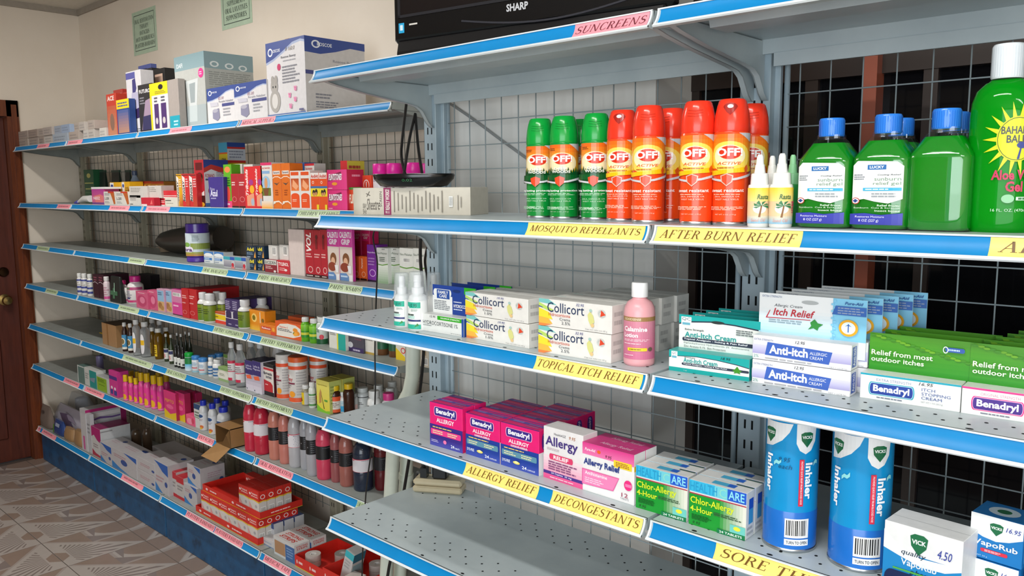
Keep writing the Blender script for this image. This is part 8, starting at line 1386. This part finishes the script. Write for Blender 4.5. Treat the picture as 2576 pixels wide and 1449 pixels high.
sm('glove_carton', 'flat white carton leaning inside the glove cartons', (-3.1125, 0.1652, 0.2200, 0.0654, 0.2228), 0.02, '#b8b8bc', [lines(3, 0.2, 0.5, 0.8, 0.75, '#8a8a90')])
sm('glove_carton', 'open white and magenta glove carton, shorter, in front', (-3.0521, 0.1664, 0.2200, 0.1343, 0.1642), 0.16, '#c4c2c0', [('p', [(0, 0.62), (0, 1), (1, 1), (1, 0.5), (0.6, 0.58), (0.3, 0.72)], '#a8246a'), ('p', [(0, 0), (0.0, 0.22), (0.4, 0.10), (1, 0.06), (1, 0)], '#a8243f'), lines(2, 0.2, 0.3, 0.8, 0.42, '#9a8a90')], side='#bcbec0', sops=[('r', 0, 0.88, 0.4, 0.92, '#8a8a8c'), ('e', 0.75, 0.08, 0.15, 0.06, '#2a4a8a')], top='#8a1f5a')
bw = [('p', [(0.0, 1), (1, 0.98), (1, 0.62), (0.6, 0.72), (0.25, 0.92)], '#2457a4'), lines(2, 0.1, 0.36, 0.7, 0.52, '#b08a90'), ('e', 0.82, 0.34, 0.10, 0.09, '#2f4a8a'), ('p', [(0, 0), (0, 0.3), (0.3, 0.12), (0.55, 0)], '#2f78b8')]
bw2 = [('e', 0.5, 0.48, 0.13, 0.14, '#2f4a8a'), lines(2, 0.1, 0.62, 0.6, 0.76, '#b08a90'), ('p', [(0.5, 1.0), (1, 1), (1, 0.75)], '#2457a4'), ('p', [(0, 0), (0, 0.34), (0.35, 0.12), (0.7, 0)], '#2f78b8')]
GB = 'white glove boxes with blue corners'
for nm, g, d, op in (('first from the door end', (-2.9091, 0.1580, 0.2200, 0.1521, 0.1021), 0.12, bw), ('with a raised white flap, second', (-2.7549, 0.1580, 0.2200, 0.3138, 0.1088), 0.11, bw2), ('lower of the stacked third pair', (-2.4470, 0.1600, 0.2200, 0.2049, 0.0635), 0.12, [lines(2, 0.2, 0.4, 0.8, 0.6, '#b08a90'), ('e', 0.9, 0.35, 0.08, 0.1, '#2f4a8a')]), ('tall fourth, blue swoosh at its foot', (-2.2464, 0.1648, 0.2200, 0.1479, 0.1526), 0.13, bw), ('lower of the last stacked pair', (-1.9832, 0.1859, 0.2200, 0.1261, 0.0947), 0.12, bw2)):
    o = sm('glove_box', 'white glove box with blue corner, ' + nm, g, d, '#b6b2b4', op, GB, sops=[lines(3, 0.3, 0.45, 0.9, 0.7, '#a8909a'), ('e', 0.85, 0.24, 0.09, 0.12, '#2f4a8a')], tops=[('e', 0.75, 0.75, 0.12, 0.10, '#2f4a8a'), lines(2, 0.2, 0.4, 0.7, 0.6, '#b09aa0')])
    if nm.startswith('lower of the stacked'): dup(o, o.location + Vector((0.004, 0.002, g[4] + 0.001)), 'white glove box with blue corner, upper of the stacked third pair')
    if nm.startswith('lower of the last'): dup(o, o.location + Vector((0.02, 0.012, g[4] + 0.001)), 'white glove box with blue corner, upper of the last stacked pair')
sm('glove_box', 'plain white glove box with blue top mark at the back', (-2.6524, 0.3300, 0.2200, 0.3536, 0.0916), 0.12, '#a8a4a6', [lines(1, 0.1, 0.5, 0.5, 0.6, '#8a8a90')], GB)
for g, l in (((-2.1357, 0.1860, 0.2200, 0.0762, 0.1228), 'left'), ((-2.0597, 0.1860, 0.2200, 0.0756, 0.1117), 'right')):
    sm('plaster_carton', 'small red and white carton between the glove boxes, %s one' % l, g, 0.08, '#b9b2b0', [('r', 0, 0.72, 1, 1, '#b8222e'), ('r', 0, 0, 1, 0.14, '#b8222e'), lines(2, 0.1, 0.4, 0.9, 0.6, '#8d8888')], 'small red and white cartons', top='#b8222e')
# red trays of plaster cartons
RED = '#cf2a20'
def tray(name, label, x0, x1, y0, d, z, wall, group=None):
    w = x1 - x0; o = empty(name, (x0, y0, z)); tag(o, label, 'tray', group)
    m = mat(RED, 'card'); t = 0.002
    MB().box(0, 0, 0, w, d, t, m).build('tray_floor', o)
    for a in ((0, 0, w, t), (0, d - t, w, d), (0, t, t, d - t), (w - t, t, w, d - t)):
        MB().box(a[0], a[1], t, a[2], a[3], wall, m).build('tray_wall', o)
    printed('printed_face', [('r', 0, 0.0, 1, 0.07, '#d8c23a'), ('e', 0.08, 0.5, 0.02, 0.18, '#f0c8c4'), lines(1, 0.14, 0.4, 0.3, 0.6, '#f0c8c4'), ('e', 0.55, 0.5, 0.02, 0.18, '#f0c8c4'), lines(1, 0.61, 0.4, 0.8, 0.6, '#f0c8c4')], lambda u, v, e: (u * w, -e, v * wall), o)
    printed('printed_face', [('r', 0, 0.0, 1, 0.07, '#d8c23a'), lines(1, 0.25, 0.4, 0.75, 0.55, '#f0c8c4')], lambda u, v, e: (w + e, u * d, v * wall), o)
    return o
pl = [('g', 0, 0, 1, 1, '#c9c2bc', '#d6d0cc', 'v'), ('r', 0, 0.62, 1, 1, RED), ('w', [(0, 0.56, 0.62), (0.5, 0.60, 0.64), (1, 0.56, 0.62)], '#e0b83a'), ('t', 'heart', 0.3, 0.82, 0.9, 0.90, '#f4d8d4', 'b'), ('t', 'plasters', 0.28, 0.72, 0.92, 0.80, '#f4d8d4', 'b'), ('e', 0.16, 0.82, 0.09, 0.05, '#f4d8d4'), ('p', [(0.05, 0.06), (0.05, 0.50), (0.4, 0.20)], '#d89a98'), ('e', 0.72, 0.40, 0.1, 0.06, '#a8a4a8'), ('r', 0.66, 0.06, 0.9, 0.16, '#5a5458')]
ps_ = [('r', 0, 0.62, 1, 1, RED), ('w', [(0, 0.56, 0.62), (0.5, 0.60, 0.64), (1, 0.56, 0.62)], '#e0b83a'), ('o', 0.5, 0.78, 0.3, 0.09, 0.3, '#f4e0dc'), ('bar', 0.2, 0.08, 0.85, 0.4)]
tx0 = -1.8346; tx1 = -1.2955
TD = 0.20
tray('plaster_tray', 'red display tray on the shelf edge, full of plaster cartons', tx0, tx1, 0.168, TD, ZB7, 0.030, 'red plaster trays')
nx, ny = 6, 5
gx0 = tx0 + 0.05; cw = (tx1 - gx0 - 0.004) / nx; cd = (TD - 0.006) / ny; chh = 0.110
proto = sm('plaster_carton', 'red topped plaster carton, first in the front row of the lower tray', (gx0 + 0.001, 0.1715, ZB7 + 0.0025, cw - 0.002, chh), cd - 0.002, '#cfc9c4', pl, 'plaster cartons in the lower tray', sops=ps_, tops=[('r', 0, 0, 1, 1, RED)])
ords = ['first', 'second', 'third', 'fourth', 'fifth', 'sixth']
for i in range(1, nx): dup(proto, (gx0 + 0.001 + i * cw, 0.1715, ZB7 + 0.0025), 'red topped plaster carton, %s in the front row of the lower tray' % ords[i])
for j in range(1, ny): dup(proto, (gx0 + 0.001 + (nx - 1) * cw, 0.1715 + j * cd, ZB7 + 0.0025), 'red topped plaster carton, %s behind the front right corner of the lower tray' % ords[j - 1])
zt = ZB7 + 0.0025 + chh + 0.001
ux0 = gx0 + 0.012; ux1 = tx1 + 0.014
tray('plaster_tray', 'red display tray stacked on top, half empty', ux0, ux1, 0.176, TD, zt, 0.030, 'red plaster trays')
cx0 = ux1 - 2 * 0.052 - 0.003
for i in range(2):
    for j in range(4):
        if i == 0 and j > 1 and False: continue
        dup(proto, (ux1 - 0.004 - (2 - i) * cw - 0.006, 0.1795 + j * cd, zt + 0.0025), 'red topped plaster carton in the upper tray, %s row, %s from the front' % (['left', 'right'][i], ords[j]))
dup(proto, (ux1 - 0.010 - 3 * cw, 0.1795 + 2 * cd, zt + 0.0025), 'red topped plaster carton in the upper tray, alone at the left rear')
# blue and white strips
sg = (-1.1865, 0.1778, 0.2200, 0.1505, 0.0772)
st = sm('strip_carton', 'blue and white plaster strip carton with a tan window, front one', (sg[0], sg[1], sg[2], sg[3], sg[4]), 0.07, '#c8c6c4', [('r', 0, 0, 1, 1, '#c4c6c8'), ('r', 0.04, 0.12, 0.55, 0.80, '#a8805e'), ('r', 0.56, 0.0, 1, 0.86, '#3a6298'), lines(4, 0.62, 0.2, 0.95, 0.7, '#7a98c0'), ('r', 0, 0.84, 1, 1, '#c8c6c4')], 'plaster strip cartons', sops=[('t', 'STRONG', 0.12, 0.80, 0.85, 0.90, '#b83a34', 'b'), ('t', 'STRIPS', 0.14, 0.68, 0.83, 0.78, '#b83a34', 'b'), ('r', 0.1, 0.16, 0.9, 0.56, '#5a7098'), ('t', 'EXTRA', 0.2, 0.38, 0.8, 0.52, '#dce0e6', 'h'), ('t', 'LARGE', 0.2, 0.2, 0.8, 0.34, '#dce0e6', 'h')], tops=[('t', 'STRONG', 0.15, 0.55, 0.85, 0.85, '#b83a34', 'hi'), ('t', 'STRIPS', 0.15, 0.15, 0.85, 0.45, '#b83a34', 'hi')])
dup(st, st.location + Vector((0.004, 0.074, 0)), 'blue and white plaster strip carton with a tan window, rear one')
sm('strip_carton', 'small white carton before the blue strip cartons', (-1.3220, 0.1945, 0.2200, 0.1032, 0.0307), 0.05, '#c6c4c4', [lines(2, 0.1, 0.4, 0.9, 0.6, '#8a9ab8'), ('r', 0, 0, 1, 0.12, '#6a84ac')], None)
for i in range(3):
    sm('strip_carton', 'white and navy strip carton standing under the red tray, %s from the front' % ords[i], ((-1.3423) + 0.002, 0.235 + 0.05 * i, ZB7, 0.06, 0.075), 0.045, '#c4c4c8', [('r', 0, 0.7, 1, 1, '#2f4a86'), lines(2, 0.1, 0.3, 0.8, 0.5, '#8a9ab8')], 'white and navy strip cartons', top='#3a5a94')
# medical tape display
tr0 = -1.0264
tray('tape_tray', 'red tape display tray at the near end of the base shelf', tr0, tr0 + 0.19, 0.172, 0.20, ZB7, 0.046, 'red tape trays')
tray('tape_tray', 'second red tape tray standing against the first', tr0 + 0.194, tr0 + 0.40, 0.168, 0.22, ZB7, 0.060, 'red tape trays')
def roll(label, x, y, z, r=0.030, h=0.022):
    o = MB().lathe([(r * 0.45, 0), (r, 0), (r, h), (r * 0.45, h), (r * 0.45, 0)], mat('#b9b0aa', 'plastic'), 26).build('tape_roll', None, (x, y, z)); tag(o, label, 'tape roll', 'medical tape rolls')
    MB().lathe([(r * 0.30, 0.001), (r * 0.44, 0.001), (r * 0.44, h - 0.001), (r * 0.30, h - 0.001), (r * 0.30, 0.001)], mat('#d8d4d0', 'card'), 20).build('core', o)
for k, (dx, dy, zz) in enumerate(((0.05, 0.05, 0.003), (0.05, 0.05, 0.026), (0.13, 0.13, 0.003), (0.13, 0.13, 0.026))):
    roll('medical tape roll in the first red tray, %s' % ['lower left', 'upper left', 'lower right', 'upper right'][k], tr0 + dx, 0.172 + dy, ZB7 + zz + 0.0)
for k, (dx, dy, zz) in enumerate(((0.30, 0.17, 0.003), (0.30, 0.17, 0.026), (0.36, 0.10, 0.003))):
    roll('medical tape roll in the second red tray, %s' % ['under another', 'on top', 'at the right'][k], tr0 + dx, 0.168 + dy, ZB7 + zz)
tb = carton('tape_carton', 'carton', 'white and teal tape carton leaning in the second red tray', tr0 + 0.235, 0.215, ZB7 + 0.012, 0.045, 0.125, 0.06, '#c6c4c2', {'f': [('r', 0, 0.78, 1, 1, '#3fb0bc'), lines(3, 0.15, 0.45, 0.85, 0.7, '#a8a8a8'), ('bar', 0.5, 0.05, 0.9, 0.2)], 'r': [('r', 0, 0.70, 1, 1, '#2a6a80'), ('r', 0.1, 0.3, 0.9, 0.6, '#8aa4aa')]}); tb.rotation_euler = (0, 0.32, 0.12)
tb.location.z = ZB7 + 0.0175
carton('tape_carton', 'carton', 'small white and red carton lying in the second red tray', tr0 + 0.30, 0.19, ZB7 + 0.0025, 0.06, 0.05, 0.05, '#c2b8b2', {'f': [('r', 0.4, 0, 1, 0.5, '#c23426'), ('e', 0.2, 0.5, 0.1, 0.12, '#a8a0a0')]}, 0.15)
